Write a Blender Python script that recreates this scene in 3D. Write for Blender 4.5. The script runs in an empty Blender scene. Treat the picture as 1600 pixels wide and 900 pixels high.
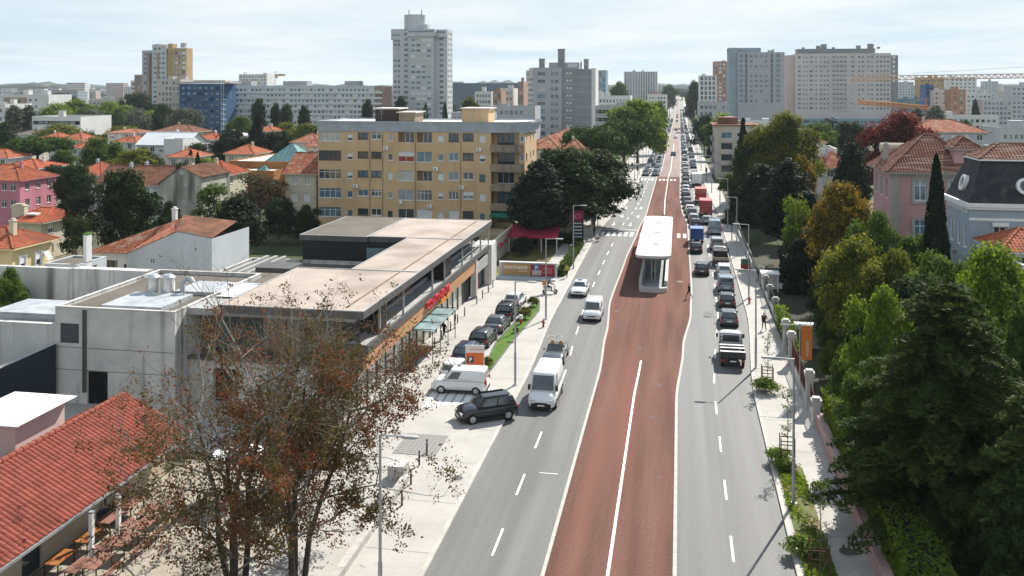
import bpy, bmesh, math, random
import numpy as np
from mathutils import Vector, Matrix
R = math.radians
sc = bpy.context.scene
COL = sc.collection
# ------------------------------------------------------------------ camera, sky, sun, exposure
F, CH, AL, HY = 1416.0, 24.0, R(10.48), 135.0      # focal length in photo pixels, camera height, yaw, horizon row
SA, CA = math.sin(AL), math.cos(AL)
cd = bpy.data.cameras.new('camera'); cam = bpy.data.objects.new('camera', cd); COL.objects.link(cam)
cam.location = (0, 0, CH); cam.rotation_euler = (R(90), 0, AL)
cd.sensor_width = 36; cd.lens = 36 * F / 1600; cd.shift_y = -(450 - HY) / 1600
cd.clip_start = 1; cd.clip_end = 30000
sc.camera = cam
SUN_AZ, SUN_EL = R(21), R(41)                       # azimuth from the road's direction (+Y) towards +X
wd = bpy.data.worlds.new('World'); sc.world = wd; wd.use_nodes = True
def build_world():
    nt = wd.node_tree; N = nt.nodes; L = nt.links; N.clear()
    out = N.new('ShaderNodeOutputWorld'); bg = N.new('ShaderNodeBackground'); bg.inputs[1].default_value = 0.105
    sky = N.new('ShaderNodeTexSky'); sky.sky_type = 'NISHITA'; sky.sun_disc = False
    sky.sun_elevation = SUN_EL; sky.sun_rotation = SUN_AZ; sky.air_density = 1.0; sky.dust_density = 0.3; sky.ozone_density = 2.0
    tc = N.new('ShaderNodeTexCoord'); sep = N.new('ShaderNodeSeparateXYZ'); L.new(tc.outputs['Generated'], sep.inputs[0])
    def m(op, a, b=None):
        n = N.new('ShaderNodeMath'); n.operation = op
        for i, s in enumerate((a, b)):
            if s is None: continue
            if isinstance(s, (int, float)): n.inputs[i].default_value = s
            else: L.new(s, n.inputs[i])
        return n.outputs[0]
    az = m('ADD', m('MAXIMUM', sep.outputs[2], 0.0), 0.055)
    cx, cy = m('DIVIDE', sep.outputs[0], az), m('DIVIDE', sep.outputs[1], az)
    cmb = N.new('ShaderNodeCombineXYZ'); L.new(cx, cmb.inputs[0]); L.new(cy, cmb.inputs[1])
    no = N.new('ShaderNodeTexNoise'); no.inputs['Scale'].default_value = 0.42; no.inputs['Detail'].default_value = 7; no.inputs['Roughness'].default_value = .58
    no.inputs['Distortion'].default_value = .5
    L.new(cmb.outputs[0], no.inputs['Vector'])
    cr = N.new('ShaderNodeValToRGB'); cr.color_ramp.elements[0].position = .34; cr.color_ramp.elements[1].position = .66
    cr.color_ramp.elements[0].color = (.22, .22, .22, 1); cr.color_ramp.elements[1].color = (.92, .92, .92, 1)
    L.new(no.outputs[0], cr.inputs[0])
    n2 = N.new('ShaderNodeTexNoise'); n2.inputs['Scale'].default_value = .2; n2.inputs['Detail'].default_value = 5; n2.inputs['Roughness'].default_value = .6; L.new(cmb.outputs[0], n2.inputs['Vector'])
    c2 = N.new('ShaderNodeValToRGB'); c2.color_ramp.elements[0].position = .41; c2.color_ramp.elements[1].position = .59      # thin veil: bluish where thin, white where thick
    c2.color_ramp.elements[0].color = (3.5, 4.25, 4.75, 1); c2.color_ramp.elements[1].color = (5.1, 5.3, 5.35, 1)
    mxn = N.new('ShaderNodeMixRGB'); mxn.inputs[0].default_value = .5; L.new(no.outputs[0], mxn.inputs[1]); L.new(n2.outputs[0], mxn.inputs[2]); L.new(mxn.outputs[0], c2.inputs[0])
    low = N.new('ShaderNodeMapRange'); L.new(sep.outputs[2], low.inputs[0]); low.inputs[1].default_value = 0.0; low.inputs[2].default_value = .5; low.inputs[3].default_value = .75; low.inputs[4].default_value = 0.0
    mx = N.new('ShaderNodeMixRGB'); L.new(m('MINIMUM', m('ADD', cr.outputs[0], low.outputs[0]), .97), mx.inputs[0]); L.new(sky.outputs[0], mx.inputs[1]); L.new(c2.outputs[0], mx.inputs[2])
    L.new(mx.outputs[0], bg.inputs[0]); L.new(bg.outputs[0], out.inputs[0])
build_world()
sd = bpy.data.lights.new('sun', 'SUN'); sd.energy = 5.0; sd.angle = R(0.55); sd.color = (1, .95, .87)
sun = bpy.data.objects.new('sun', sd); COL.objects.link(sun)
sdir = Vector((math.sin(SUN_AZ) * math.cos(SUN_EL), math.cos(SUN_AZ) * math.cos(SUN_EL), math.sin(SUN_EL)))
sun.rotation_euler = sdir.to_track_quat('Z', 'Y').to_euler(); sun.location = (60, 150, 150)
vs = sc.view_settings; vs.view_transform = 'Standard'; vs.look = 'None'; vs.gamma = 1; vs.exposure = 0.8; vs.use_curve_mapping = False
sc.cycles.max_bounces = 6; sc.cycles.diffuse_bounces = 2; sc.cycles.glossy_bounces = 3; sc.cycles.transmission_bounces = 4
sc.cycles.volume_bounces = 0; sc.cycles.transparent_max_bounces = 8

# ------------------------------------------------------------------ where things stand (photo pixel -> place on a level plane)
def w2(xc, zc): return (-zc * SA + xc * CA, zc * CA + xc * SA)
def at(px, py, z=0.0):
    zc = F * (CH - z) / (py - HY); x, y = w2((px - 800) * zc / F, zc); return Vector((x, y, z))
def atd(px, zc, z=0.0):
    x, y = w2((px - 800) * zc / F, zc); return Vector((x, y, z))
def zat(py, zc): return CH - (py - HY) * zc / F
def depth(x, y): return -x * SA + y * CA
def span(pxl, pxr, zc, rz=0.0):
    "left corner at column pxl, depth zc; width of a front that runs along rz until column pxr"
    a = atd(pxl, zc); xc = (pxl - 800) * zc / F; t = (pxr - 800) / F
    dx, dy = math.cos(rz), math.sin(rz)
    dz, dc = -dx * SA + dy * CA, dx * CA + dy * SA
    return a, (t * zc - xc) / (dc - t * dz)
def interp(pts, y):
    if y <= pts[0][0]: return pts[0][1]
    for (a, b), (c, d) in zip(pts, pts[1:]):
        if y <= c:
            t = (y - a) / (c - a); t = t * t * (3 - 2 * t); return b + (d - b) * t
    return pts[-1][1]
def gz(y):
    if y < 250: return 0.0
    t = min((y - 250) / 1250, 1.0); return -5.5 * math.sin(math.pi * t) ** 1.2 + 2.0 * max(0, min(1, (y - 1200) / 400))

# ------------------------------------------------------------------ mesh helpers
class MB:
    def __init__(s): s.v = []; s.f = []; s.m = []
    def add(s, vs, fs, m=0):
        o = len(s.v); s.v += [tuple(p) for p in vs]
        for f in fs: s.f.append(tuple(i + o for i in f)); s.m.append(m)
        return s
    def poly(s, pts, m=0): return s.add(pts, [tuple(range(len(pts)))], m)
    def box(s, x0, x1, y0, y1, z0, z1, m=0, M=None, bottom=True):
        vs = [(x0,y0,z0),(x1,y0,z0),(x1,y1,z0),(x0,y1,z0),(x0,y0,z1),(x1,y0,z1),(x1,y1,z1),(x0,y1,z1)]
        if M is not None: vs = [tuple(M @ Vector(p)) for p in vs]
        fs = [(4,5,6,7),(0,1,5,4),(1,2,6,5),(2,3,7,6),(3,0,4,7)]
        if bottom: fs.append((3,2,1,0))
        return s.add(vs, fs, m)
    def cyl(s, p0, p1, r0, r1=None, n=8, m=0, caps=True):
        p0, p1 = Vector(p0), Vector(p1); r1 = r0 if r1 is None else r1
        d = (p1 - p0); d = d.normalized() if d.length > 1e-9 else Vector((0, 0, 1))
        u = d.cross(Vector((0, 0, 1)) if abs(d.z) < .95 else Vector((1, 0, 0))).normalized(); w = d.cross(u)
        vs = []
        for p, r in ((p0, r0), (p1, r1)):
            for i in range(n):
                a = 2 * math.pi * i / n; vs.append(p + u * (r * math.cos(a)) + w * (r * math.sin(a)))
        fs = [(i, (i+1) % n, n + (i+1) % n, n + i) for i in range(n)]
        fs = [tuple(reversed(f)) for f in fs]
        if caps: fs += [tuple(range(n)), tuple(reversed(range(n, 2*n)))]
        return s.add(vs, fs, m)
    def tube(s, pts, rads, n=6, m=0):
        "a bent tapering tube"
        pts = [Vector(p) for p in pts]; rings = []; up = None
        for i, p in enumerate(pts):
            d = (pts[min(i+1, len(pts)-1)] - pts[max(i-1, 0)])
            d = d.normalized() if d.length > 1e-9 else Vector((0, 0, 1))
            if up is None: up = d.cross(Vector((0, 0, 1)) if abs(d.z) < .9 else Vector((1, 0, 0))).normalized()
            u = (up - d * up.dot(d)); u = u.normalized() if u.length > 1e-6 else d.orthogonal().normalized(); up = u
            w = d.cross(u)
            rings.append([p + u * (rads[i] * math.cos(2*math.pi*k/n)) + w * (rads[i] * math.sin(2*math.pi*k/n)) for k in range(n)])
        vs = [q for r in rings for q in r]
        fs = [(i*n + k, i*n + (k+1) % n, (i+1)*n + (k+1) % n, (i+1)*n + k) for i in range(len(pts)-1) for k in range(n)]
        fs += [tuple(reversed(range(n))), tuple(range((len(pts)-1)*n, len(pts)*n))]
        return s.add(vs, fs, m)
    def prism(s, xy, z0, z1, m=0, mtop=None, bottom=False):
        n = len(xy); vs = [(x, y, z0) for x, y in xy] + [(x, y, z1) for x, y in xy]
        s.add(vs, [(i, (i+1) % n, n + (i+1) % n, n + i) for i in range(n)], m)
        s.add([(x, y, z1) for x, y in xy], [tuple(range(n))], m if mtop is None else mtop)
        if bottom: s.add([(x, y, z0) for x, y in xy], [tuple(reversed(range(n)))], m)
        return s
    def loft(s, rings, m=0, caps=True, closed=True):
        n = len(rings[0]); vs = [p for r in rings for p in r]; k = n if closed else n - 1
        fs = [(i*n + j, i*n + (j+1) % n, (i+1)*n + (j+1) % n, (i+1)*n + j) for i in range(len(rings)-1) for j in range(k)]
        if caps: fs += [tuple(reversed(range(n))), tuple(range((len(rings)-1)*n, len(rings)*n))]
        return s.add(vs, fs, m)
    def mesh(s, name, mats, smooth=False):
        me = bpy.data.meshes.new(name); me.from_pydata(s.v, [], s.f)
        for m in (mats if isinstance(mats, (list, tuple)) else [mats]): me.materials.append(m)
        if s.m and max(s.m) > 0: me.polygons.foreach_set('material_index', s.m)
        if smooth: me.polygons.foreach_set('use_smooth', [True] * len(s.f))
        me.update(); return me
    def build(s, name, mats, parent=None, loc=(0, 0, 0), rz=0, smooth=False):
        return link(name, s.mesh(name, mats, smooth), parent, loc, rz)
def fixn(me):
    bm = bmesh.new(); bm.from_mesh(me); bmesh.ops.recalc_face_normals(bm, faces=bm.faces); bm.to_mesh(me); bm.free(); return me
def link(name, me, parent=None, loc=(0, 0, 0), rz=0, scale=None):
    o = bpy.data.objects.new(name, me); COL.objects.link(o); o.location = loc; o.rotation_euler = (0, 0, rz)
    if scale: o.scale = scale
    if parent is not None: o.parent = parent
    return o
USED = set()
def tag(o, label, cat, group=None):
    o['label'] = label; o['category'] = cat
    if group: o['group'] = group
    return o
def thing(name, label, cat, loc=(0, 0, 0), rz=0, group=None):
    o = bpy.data.objects.new(name, None); o.empty_display_size = .3; COL.objects.link(o)
    o.location = loc; o.rotation_euler = (0, 0, rz); return tag(o, label, cat, group)
def struct(o): o['kind'] = 'structure'; return o
def stuff(o): o['kind'] = 'stuff'; return o
ORD = ['first', 'second', 'third', 'fourth', 'fifth', 'sixth', 'seventh', 'eighth', 'ninth', 'tenth', 'eleventh', 'twelfth', 'thirteenth', 'fourteenth', 'fifteenth', 'sixteenth', 'seventeenth', 'eighteenth', 'nineteenth', 'twentieth', 'twenty-first', 'twenty-second', 'twenty-third', 'twenty-fourth']
def copy_tree(o, parent=None):
    c = o.copy(); COL.objects.link(c); c.parent = parent
    for ch in o.children: copy_tree(ch, c)
    return c

# ------------------------------------------------------------------ materials
MC = {}
def mk(name, col, rough=.8, var=.15, scale=2.0, bump=0.0, spec=.3, metal=0.0, stretch=None, fine=0.0, dark=None, dscale=.3, dstretch=None, dmin=.5, dmax=.75, emit=None, bscale=None):
    if name in MC: return MC[name]
    m = bpy.data.materials.new(name); m.use_nodes = True; MC[name] = m
    nt = m.node_tree; N = nt.nodes; L = nt.links; b = N['Principled BSDF']
    b.inputs['Roughness'].default_value = rough; b.inputs['Metallic'].default_value = metal
    b.inputs['Specular IOR Level'].default_value = spec
    b.inputs['Base Color'].default_value = (*col, 1)
    if var > 0 or bump or dark:
        tc = N.new('ShaderNodeTexCoord')
        def noise(sc_, st=None, det=4):
            mp = N.new('ShaderNodeMapping'); L.new(tc.outputs['Object'], mp.inputs[0])
            if st: mp.inputs['Scale'].default_value = st
            n = N.new('ShaderNodeTexNoise'); n.inputs['Scale'].default_value = sc_; n.inputs['Detail'].default_value = det; L.new(mp.outputs[0], n.inputs['Vector']); return n.outputs[0]
        def mulby(prev, fac, lo, hi, a, bb):
            mr = N.new('ShaderNodeMapRange'); L.new(fac, mr.inputs[0]); mr.inputs[1].default_value = a; mr.inputs[2].default_value = bb; mr.inputs[3].default_value = lo; mr.inputs[4].default_value = hi
            mm = N.new('ShaderNodeMixRGB'); mm.blend_type = 'MULTIPLY'; mm.inputs[0].default_value = 1
            L.new(prev, mm.inputs[1]); L.new(mr.outputs[0], mm.inputs[2]); return mm.outputs[0]
        rgb = N.new('ShaderNodeRGB'); rgb.outputs[0].default_value = (*col, 1); c = rgb.outputs[0]
        nz = noise(scale, stretch)
        if var > 0: c = mulby(c, nz, 1 - var, 1 + var, .3, .7)
        if fine > 0: c = mulby(c, noise(scale * 14, None, 2), 1 - fine, 1 + fine, .25, .75)
        if dark is not None:
            mr = N.new('ShaderNodeMapRange'); L.new(noise(dscale, dstretch, 6), mr.inputs[0]); mr.inputs[1].default_value = dmin; mr.inputs[2].default_value = dmax
            mm = N.new('ShaderNodeMixRGB'); L.new(mr.outputs[0], mm.inputs[0]); L.new(c, mm.inputs[1]); mm.inputs[2].default_value = (*dark, 1); c = mm.outputs[0]
        L.new(c, b.inputs['Base Color'])
        if bump:
            bp = N.new('ShaderNodeBump'); bp.inputs['Strength'].default_value = bump; bp.inputs['Distance'].default_value = .03
            L.new(noise(bscale or scale * 8), bp.inputs['Height']); L.new(bp.outputs[0], b.inputs['Normal'])
    if emit: b.inputs['Emission Color'].default_value = (*emit[0], 1); b.inputs['Emission Strength'].default_value = emit[1]
    return m
def plain(name, col, rough=.6, spec=.3, metal=0.0): return mk(name, col, rough, 0, spec=spec, metal=metal)
GLASS = mk('window_glass', (.035, .05, .06), .08, 0, spec=.8)
GLASSB = mk('window_glass_blue', (.10, .17, .21), .12, .3, .6, spec=.8)
CARGLASS = mk('car_glass', (.05, .065, .075), .05, .3, 1.2, spec=.9)
WHITE = plain('white_paint', (.78, .78, .76), .5)
SHUT = mk('shutter_white', (.66, .67, .66), .6, .08, 1.5)
FRAME = plain('window_frame_white', (.7, .7, .69), .5)
FRAMED = plain('window_frame_dark', (.05, .05, .05), .5)
DARK = plain('dark_void', (.012, .012, .013), .9, .1)
BLACK = plain('black_paint', (.02, .02, .021), .55)
METAL = mk('galvanised_metal', (.42, .43, .44), .42, .12, 3, metal=.6, spec=.5)
GREYM = mk('grey_metal', (.3, .31, .32), .5, .1, 3, metal=.3)
STONE = mk('kerb_stone', (.41, .39, .36), .8, .16, 1.2, fine=.1)
RUBBER = plain('tyre_rubber', (.018, .018, .018), .85, .2)
RIM = plain('rim_metal', (.42, .43, .44), .35, .5, .7)
# ------------------------------------------------------------------ ground, carriageways, busway, pavements
BL = [(75, -6.6), (88, -7.0), (102, -7.6), (125, -7.35), (152, -6.75), (175, -6.1), (245, -5.9), (264, -5.1)]     # busway's left edge, X by Y
BR = [(70, -.25), (84, .3), (98, 1.15), (110, 1.38), (158, 1.35), (180, .4), (195, .1), (300, .2)]
LE = [(72, -12.3), (96, -12.95), (135, -13.1), (158, -12.75), (169, -12.0), (181, -10.8), (198, -10.0)]           # left kerb
RE = [(70, 5.65), (100, 6.95), (172, 7.1), (209, 6.2), (262, 5.05)]                                                # right kerb
YS = [i * 2.0 for i in range(-10, 140)] + [280 + i * 20.0 for i in range(0, 90)]
def strip(name, fl, fr, dz, mat, ys=YS, nx=1):
    mb = MB(); rows = []
    for y in ys:
        a, b = fl(y), fr(y); rows.append([(a + (b - a) * k / nx, y, gz(y) + dz) for k in range(nx + 1)])
    mb.loft(rows, 0, caps=False, closed=False)
    return mb.build(name, mat)
fBL, fBR, fLE, fRE = (lambda p: (lambda y: interp(p, y)))(BL), (lambda p: (lambda y: interp(p, y)))(BR), (lambda p: (lambda y: interp(p, y)))(LE), (lambda p: (lambda y: interp(p, y)))(RE)
ASPH = mk('asphalt', (.124, .124, .12), .66, .26, .5, stretch=(1.5, .022, 1), fine=.12, bump=.3, spec=.3, dark=(.098, .098, .096), dscale=.25, dstretch=(1, .12, 1), dmin=.56, dmax=.72, bscale=30)
REDA = mk('red_asphalt', (.142, .076, .062), .92, .28, .6, stretch=(1.3, .08, 1), fine=.24, bump=.4, spec=.04, dark=(.185, .085, .068), dscale=.5, dstretch=(1.2, .05, 1), dmin=.48, dmax=.66, bscale=30)
PAVE = mk('pale_concrete_paving', (.385, .368, .34), .85, .09, .35, fine=.05, bump=.12, spec=.2, dark=(.31, .30, .28), dscale=.22, dmin=.55, dmax=.8, bscale=20)
GRND = mk('dry_earth', (.13, .12, .085), .95, .35, .06, fine=.2, spec=.1, dark=(.06, .075, .035), dscale=.02, dmin=.42, dmax=.56)
PAINT = mk('road_paint', (.74, .74, .72), .7, .12, 2, fine=.1, spec=.2)
mb = MB(); gx = [-5000, -1500, -400, -120, -40, 40, 120, 400, 1500, 5000]; gy = [-60, 0, 60, 120, 180, 250] + [300 + 60 * i for i in range(24)] + [2200, 4000, 7000]
mb.loft([[(x, y, gz(y) - .16) for x in gx] for y in gy], 0, caps=False, closed=False)
struct(mb.build('ground', GRND))
struct(strip('road_asphalt', lambda y: fLE(y) - .3, lambda y: fRE(y) + .3, 0, ASPH))
struct(strip('busway', lambda y: fBL(y) + .1, lambda y: fBR(y) - .1, .012, REDA, [y for y in YS if y <= 244]))
struct(strip('busway_far', lambda y: fBL(y) + .1, lambda y: fBR(y) - .1, .012, mk('hazy_red_asphalt', (.185, .13, .113), .8, .2, .3, stretch=(1.3, .08, 1), fine=.1), [y for y in YS if y >= 244]))  # paler, greyer far stretch: distance haze and sun glare put into the colour
struct(strip('pavement_left', lambda y: -17 if y > 165 else (-60 if 54 < y < 112 else -21 if y <= 54 else -17.5), lambda y: fLE(y) - .22, .12, PAVE, nx=2))
struct(strip('pavement_right', lambda y: fRE(y) + .22, lambda y: 9.45 if y < 230 else 8.4, .12, PAVE))
# kerbs: single stones near by, an even run beyond
def kerb(name, fx, x0, x1, z1, ymin, ymax, step):
    root = struct(strip(name, lambda y: fx(y) + x0, lambda y: fx(y) + x1, z1 - .02, STONE))
    fa = MB(); rows = [(fx(y) + (x1 if abs(x1) < abs(x0) else x0), y) for y in YS]
    for side in (x0, x1):
        r = [[(fx(y) + side, y, gz(y) - .05), (fx(y) + side, y, gz(y) + z1 - .02)] for y in YS]
        fa.loft(r, 0, caps=False, closed=False)
    fa.build('kerb_face', STONE, root)
    proto = MB(); w = abs(x1 - x0); e = .012
    proto.box(-w/2, w/2, e, step - e, -z1, 0); pm = proto.mesh('kerb_stone', STONE)
    y = ymin
    while y < ymax:
        xa, xb = fx(y) + (x0 + x1) / 2, fx(y + step) + (x0 + x1) / 2
        o = link('kerb_stone', pm, root, (xa, y, z1), -math.atan2(xb - xa, step)); y += step
    return root
kerb('busway_kerb_left', fBL, -.11, .09, .075, 26, 128, 1.25)
kerb('busway_kerb_right', fBR, -.09, .11, .075, 26, 128, 1.25)
struct(strip('pavement_kerb_left', lambda y: fLE(y) - .24, lambda y: fLE(y), .135, STONE))
struct(strip('pavement_kerb_right', lambda y: fRE(y), lambda y: fRE(y) + .24, .135, STONE))
for nm, fx, s in (('kerb_face_left', fLE, 0), ('kerb_face_right', fRE, 0)):
    mb = MB(); mb.loft([[(fx(y), y, gz(y) - .02), (fx(y), y, gz(y) + .135)] for y in YS], 0, caps=False, closed=False); struct(mb.build(nm, STONE))
# painted markings
mk_root = MB()
def dash(x0, y0, x1, y1, w, z=.006):
    d = Vector((x1 - x0, y1 - y0, 0)); n = Vector((-d.y, d.x, 0)).normalized() * (w / 2)
    z0, z1 = gz(y0) + z, gz(y1) + z
    mk_root.poly([(x0 + n.x, y0 + n.y, z0), (x0 - n.x, y0 - n.y, z0), (x1 - n.x, y1 - n.y, z1), (x1 + n.x, y1 + n.y, z1)])
fLC = lambda y: (fLE(y) + fBL(y)) / 2 + .02
fRC = lambda y: (fRE(y) + fBR(y)) / 2 - .02
fBC = lambda y: (fBL(y) + fBR(y)) / 2 - .05
y = 24.4
while y < 600:
    if not 140 < y < 156 and not 228 < y < 244: dash(fLC(y), y, fLC(y + 2.9), y + 2.9, .13)
    if not 140 < y < 156 and not 228 < y < 244: dash(fRC(y) , y + 1.6, fRC(y + 2.7), y + 4.3, .13)
    y += 7
y = 20
while y < 79: dash(fBC(y), y, fBC(y + 3), y + 3.0, .16, .018); y += 3
y = 172
while y < 420: dash(fBC(y), y, fBC(y + 4), y + 4.0, .16, .018); y += 4
for yc, x0, x1 in ((148, -12.6, -6.9), (148, -6.3, -5.2), (148, -.4, 1.3), (148, 1.8, 6.9), (236, -9.9, -6.2), (236, -5.2, -.2), (236, .6, 5.6)):
    x = x0
    zz = .006 if (x0 < -6.5 or x0 > .5) else .018
    while x + .5 <= x1 + .05: dash(x + .25, yc - 2, x + .25, yc + 2, .5, zz); x += .94
dash(-12.6, 152.6, -6.9, 152.6, .35); dash(-9.9, 240, -6.2, 240, .4)
for ax in (-11.3, -8.4):                                          # lane arrows before the crossing
    for ay, turn in ((158, 0), (168, 1), (180, 0)):
        x = ax + (0.9 if ay > 165 else 0); dash(x, ay, x, ay + 2.6, .16)
        mk_root.poly([(x - .38, ay, .006), (x, ay - 1.2, .006), (x + .38, ay, .006)])
        if turn: dash(x, ay + 1.6, x - .7, ay + .6, .16)
for px, py in ((862, 740), ):
    dash(at(px - 20, py).x, at(px, py).y, at(px + 10, py).x, at(px, py).y, .07)
struct(mk_root.build('road_markings', PAINT))
cz = MB()                                                          # crossing at the car park's entrance
for i in range(7):
    a, b = at(664 + i * 15.5, 637 - i * 1.5, .127), at(683 + i * 14.2, 609 - i * .6, .127); d = Vector((.26, .05, 0))
    cz.poly([a - d, a + d, b + d, b - d])
struct(cz.build('entrance_crossing_markings', PAINT))
# covers in the paving and the lanes
COV = mk('cast_iron_cover', (.09, .085, .08), .6, .2, 6, metal=.4)
for i, (px, py, r, z, lab) in enumerate(((714, 747, .36, .13, 'round dark manhole cover in the left pavement near the cars'), (1324, 862, .42, .14, 'round dark manhole cover in the shaded right pavement'), (872, 525, .36, .01, 'round manhole cover in the left lane beside the white van'),
        (861, 526, .3, .01, 'small round cover at the left kerb'), (1062, 440, .3, .02, 'small dark cover beside the bus shelter'))):
    p = at(px, py, z); mb = MB(); mb.cyl((0, 0, -.02), (0, 0, .008), r, r, 20); t = thing('manhole_cover', lab, 'manhole cover', p, 0, 'manhole covers')
    mb.build('lid', COV, t); m2 = MB()
    for k in range(20):
        a0, a1 = k * math.pi / 10, (k + 1) * math.pi / 10
        m2.poly([(r*math.cos(a0), r*math.sin(a0), .01), ((r+.07)*math.cos(a0), (r+.07)*math.sin(a0), .01), ((r+.07)*math.cos(a1), (r+.07)*math.sin(a1), .01), (r*math.cos(a1), r*math.sin(a1), .01)])
    m2.build('rim', STONE, t)
# grass strip beside the car park and its shrubs
GRASS = mk('grass_turf', (.075, .15, .028), .95, .3, 2.2, fine=.35, bump=.5, spec=.1, dark=(.12, .15, .04), dscale=.5, dmin=.5, dmax=.7)
mb = MB(); pts = [at(757, 591, .15), at(800, 534, .15), at(842, 486, .15), at(843, 470, .15), at(836, 470, .15), at(776, 533, .15), at(752, 583, .15)]
mb.poly(pts); struct(mb.build('lawn_strip', GRASS))
mb = MB()
n = len(pts)
for i in range(n):
    a, b = pts[i], pts[(i + 1) % n]; d = (b - a); nn = Vector((-d.y, d.x, 0)).normalized() * .08
    mb.poly([a + nn + Vector((0, 0, .03)), a - nn + Vector((0, 0, .03)), b - nn + Vector((0, 0, .03)), b + nn + Vector((0, 0, .03))])
struct(mb.build('lawn_edging', mk('dark_edging', (.10, .10, .095), .8, .2)))
# joints sawn in the concrete paving
mb = MB(); JT = mk('paving_joint', (.20, .19, .175), .9, .1)
for k in range(11):
    y = 28 + 5.6 * k; mb.poly([(-12.6, y, .126), (-12.6, y + .03, .126), (-15.7 - .1 * k, y + .03, .126), (-15.7 - .1 * k, y, .126)])
    mb.poly([(fRE(y) + .3, y, .126), (fRE(y) + .3, y + .03, .126), (9.3, y + .03, .126), (9.3, y, .126)])
for k in range(8):
    y = 60 + 6 * k; mb.poly([(-17.5, y, .126), (-17.5, y + .03, .126), (-23.2, y + .03, .126), (-23.2, y, .126)])
struct(mb.build('paving_joints', JT))

# repairs and stains with their own outline on the carriageways
mb = MB(); rp = random.Random(21); PATCH = mk('asphalt_patch', (.125, .124, .121), .8, .2, 1.5, fine=.15); pr2 = MB()
for i in range(7):
    y = rp.uniform(80, 190); lft = rp.random() < .5; x = rp.uniform(fLE(y) + .8, fBL(y) - 1.2) if lft else rp.uniform(fBR(y) + .8, fRE(y) - 1.2); w, l = rp.uniform(.3, 1.1), rp.uniform(.5, 3.2)
    mb.poly([(x, y, .003), (x + w, y + rp.uniform(-.1, .1), .003), (x + w + rp.uniform(-.1, .1), y + l, .003), (x, y + l, .003)])
for y in (58.5, 83, 101.5, 128): mb.poly([(fLE(y) + .1, y, .0025), (fBL(y) - .2, y + .3, .0025), (fBL(y) - .2, y + .36, .0025), (fLE(y) + .1, y + .06, .0025)])
struct(mb.build('asphalt_repairs', PATCH))
for y in (43, 66, 92, 170, 205): pr2.poly([(fBL(y) + .2, y, .0155), (fBR(y) - .2, y + .15, .0155), (fBR(y) - .2, y + .19, .0155), (fBL(y) + .2, y + .04, .0155)])
for i in range(9):
    y = rp.uniform(36, 100); x = rp.uniform(fBL(y) + .6, fBR(y) - 1); r = rp.uniform(.12, .4); pr2.poly([(x + r * (1 + .3 * rp.random()) * math.cos(k * .7), y + 1.6 * r * (1 + .3 * rp.random()) * math.sin(k * .7), .0155) for k in range(9)])
struct(pr2.build('busway_repairs', mk('busway_patch', (.11, .062, .054), .85, .2, 1.5, fine=.15)))
# ------------------------------------------------------------------ building kit: walls with real openings, windows, tiled roofs
rnd = random.Random(7)
def facade(mb, O, U, W, Hh, ops, dep=.18, m=0, mr=None):
    O = Vector(O); U = Vector(U); N = U.cross(Vector((0, 0, 1))); mr = m if mr is None else mr
    ops = [o for o in ops if o[0] > -1e-4 and o[1] < W + 1e-4]
    xs = sorted({0.0, W, *[o[0] for o in ops], *[o[1] for o in ops]}); zs = sorted({0.0, Hh, *[o[2] for o in ops], *[o[3] for o in ops]})
    P = lambda x, z, d=0: O + U * x + Vector((0, 0, z)) - N * d
    # merge cells vertically per column where there is no opening
    for xa, xb in zip(xs, xs[1:]):
        xm = (xa + xb) / 2; run = None
        for za, zb in zip(zs, zs[1:]):
            zm = (za + zb) / 2; hole = any(o[0] < xm < o[1] and o[2] < zm < o[3] for o in ops)
            if hole:
                if run: mb.poly([P(xa, run[0]), P(xb, run[0]), P(xb, run[1]), P(xa, run[1])], m); run = None
            else: run = (run[0], zb) if run else (za, zb)
        if run: mb.poly([P(xa, run[0]), P(xb, run[0]), P(xb, run[1]), P(xa, run[1])], m)
    for o in ops:
        x0, x1, z0, z1 = o[:4]; d = 1.3 if str(o[4]).startswith('lg') else dep
        mb.poly([P(x0, z0), P(x0, z0, d), P(x0, z1, d), P(x0, z1)][::-1], mr); mb.poly([P(x1, z0), P(x1, z0, d), P(x1, z1, d), P(x1, z1)], mr)
        mb.poly([P(x0, z0), P(x1, z0), P(x1, z0, d), P(x0, z0, d)], mr); mb.poly([P(x0, z1), P(x1, z1), P(x1, z1, d), P(x0, z1, d)][::-1], mr)
WIN = {}
INT = mk('loggia_inside', (.30, .22, .15), .9, .1)
CURT = mk('curtain_cloth', (.45, .44, .40), .9, .15, 2)
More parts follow.
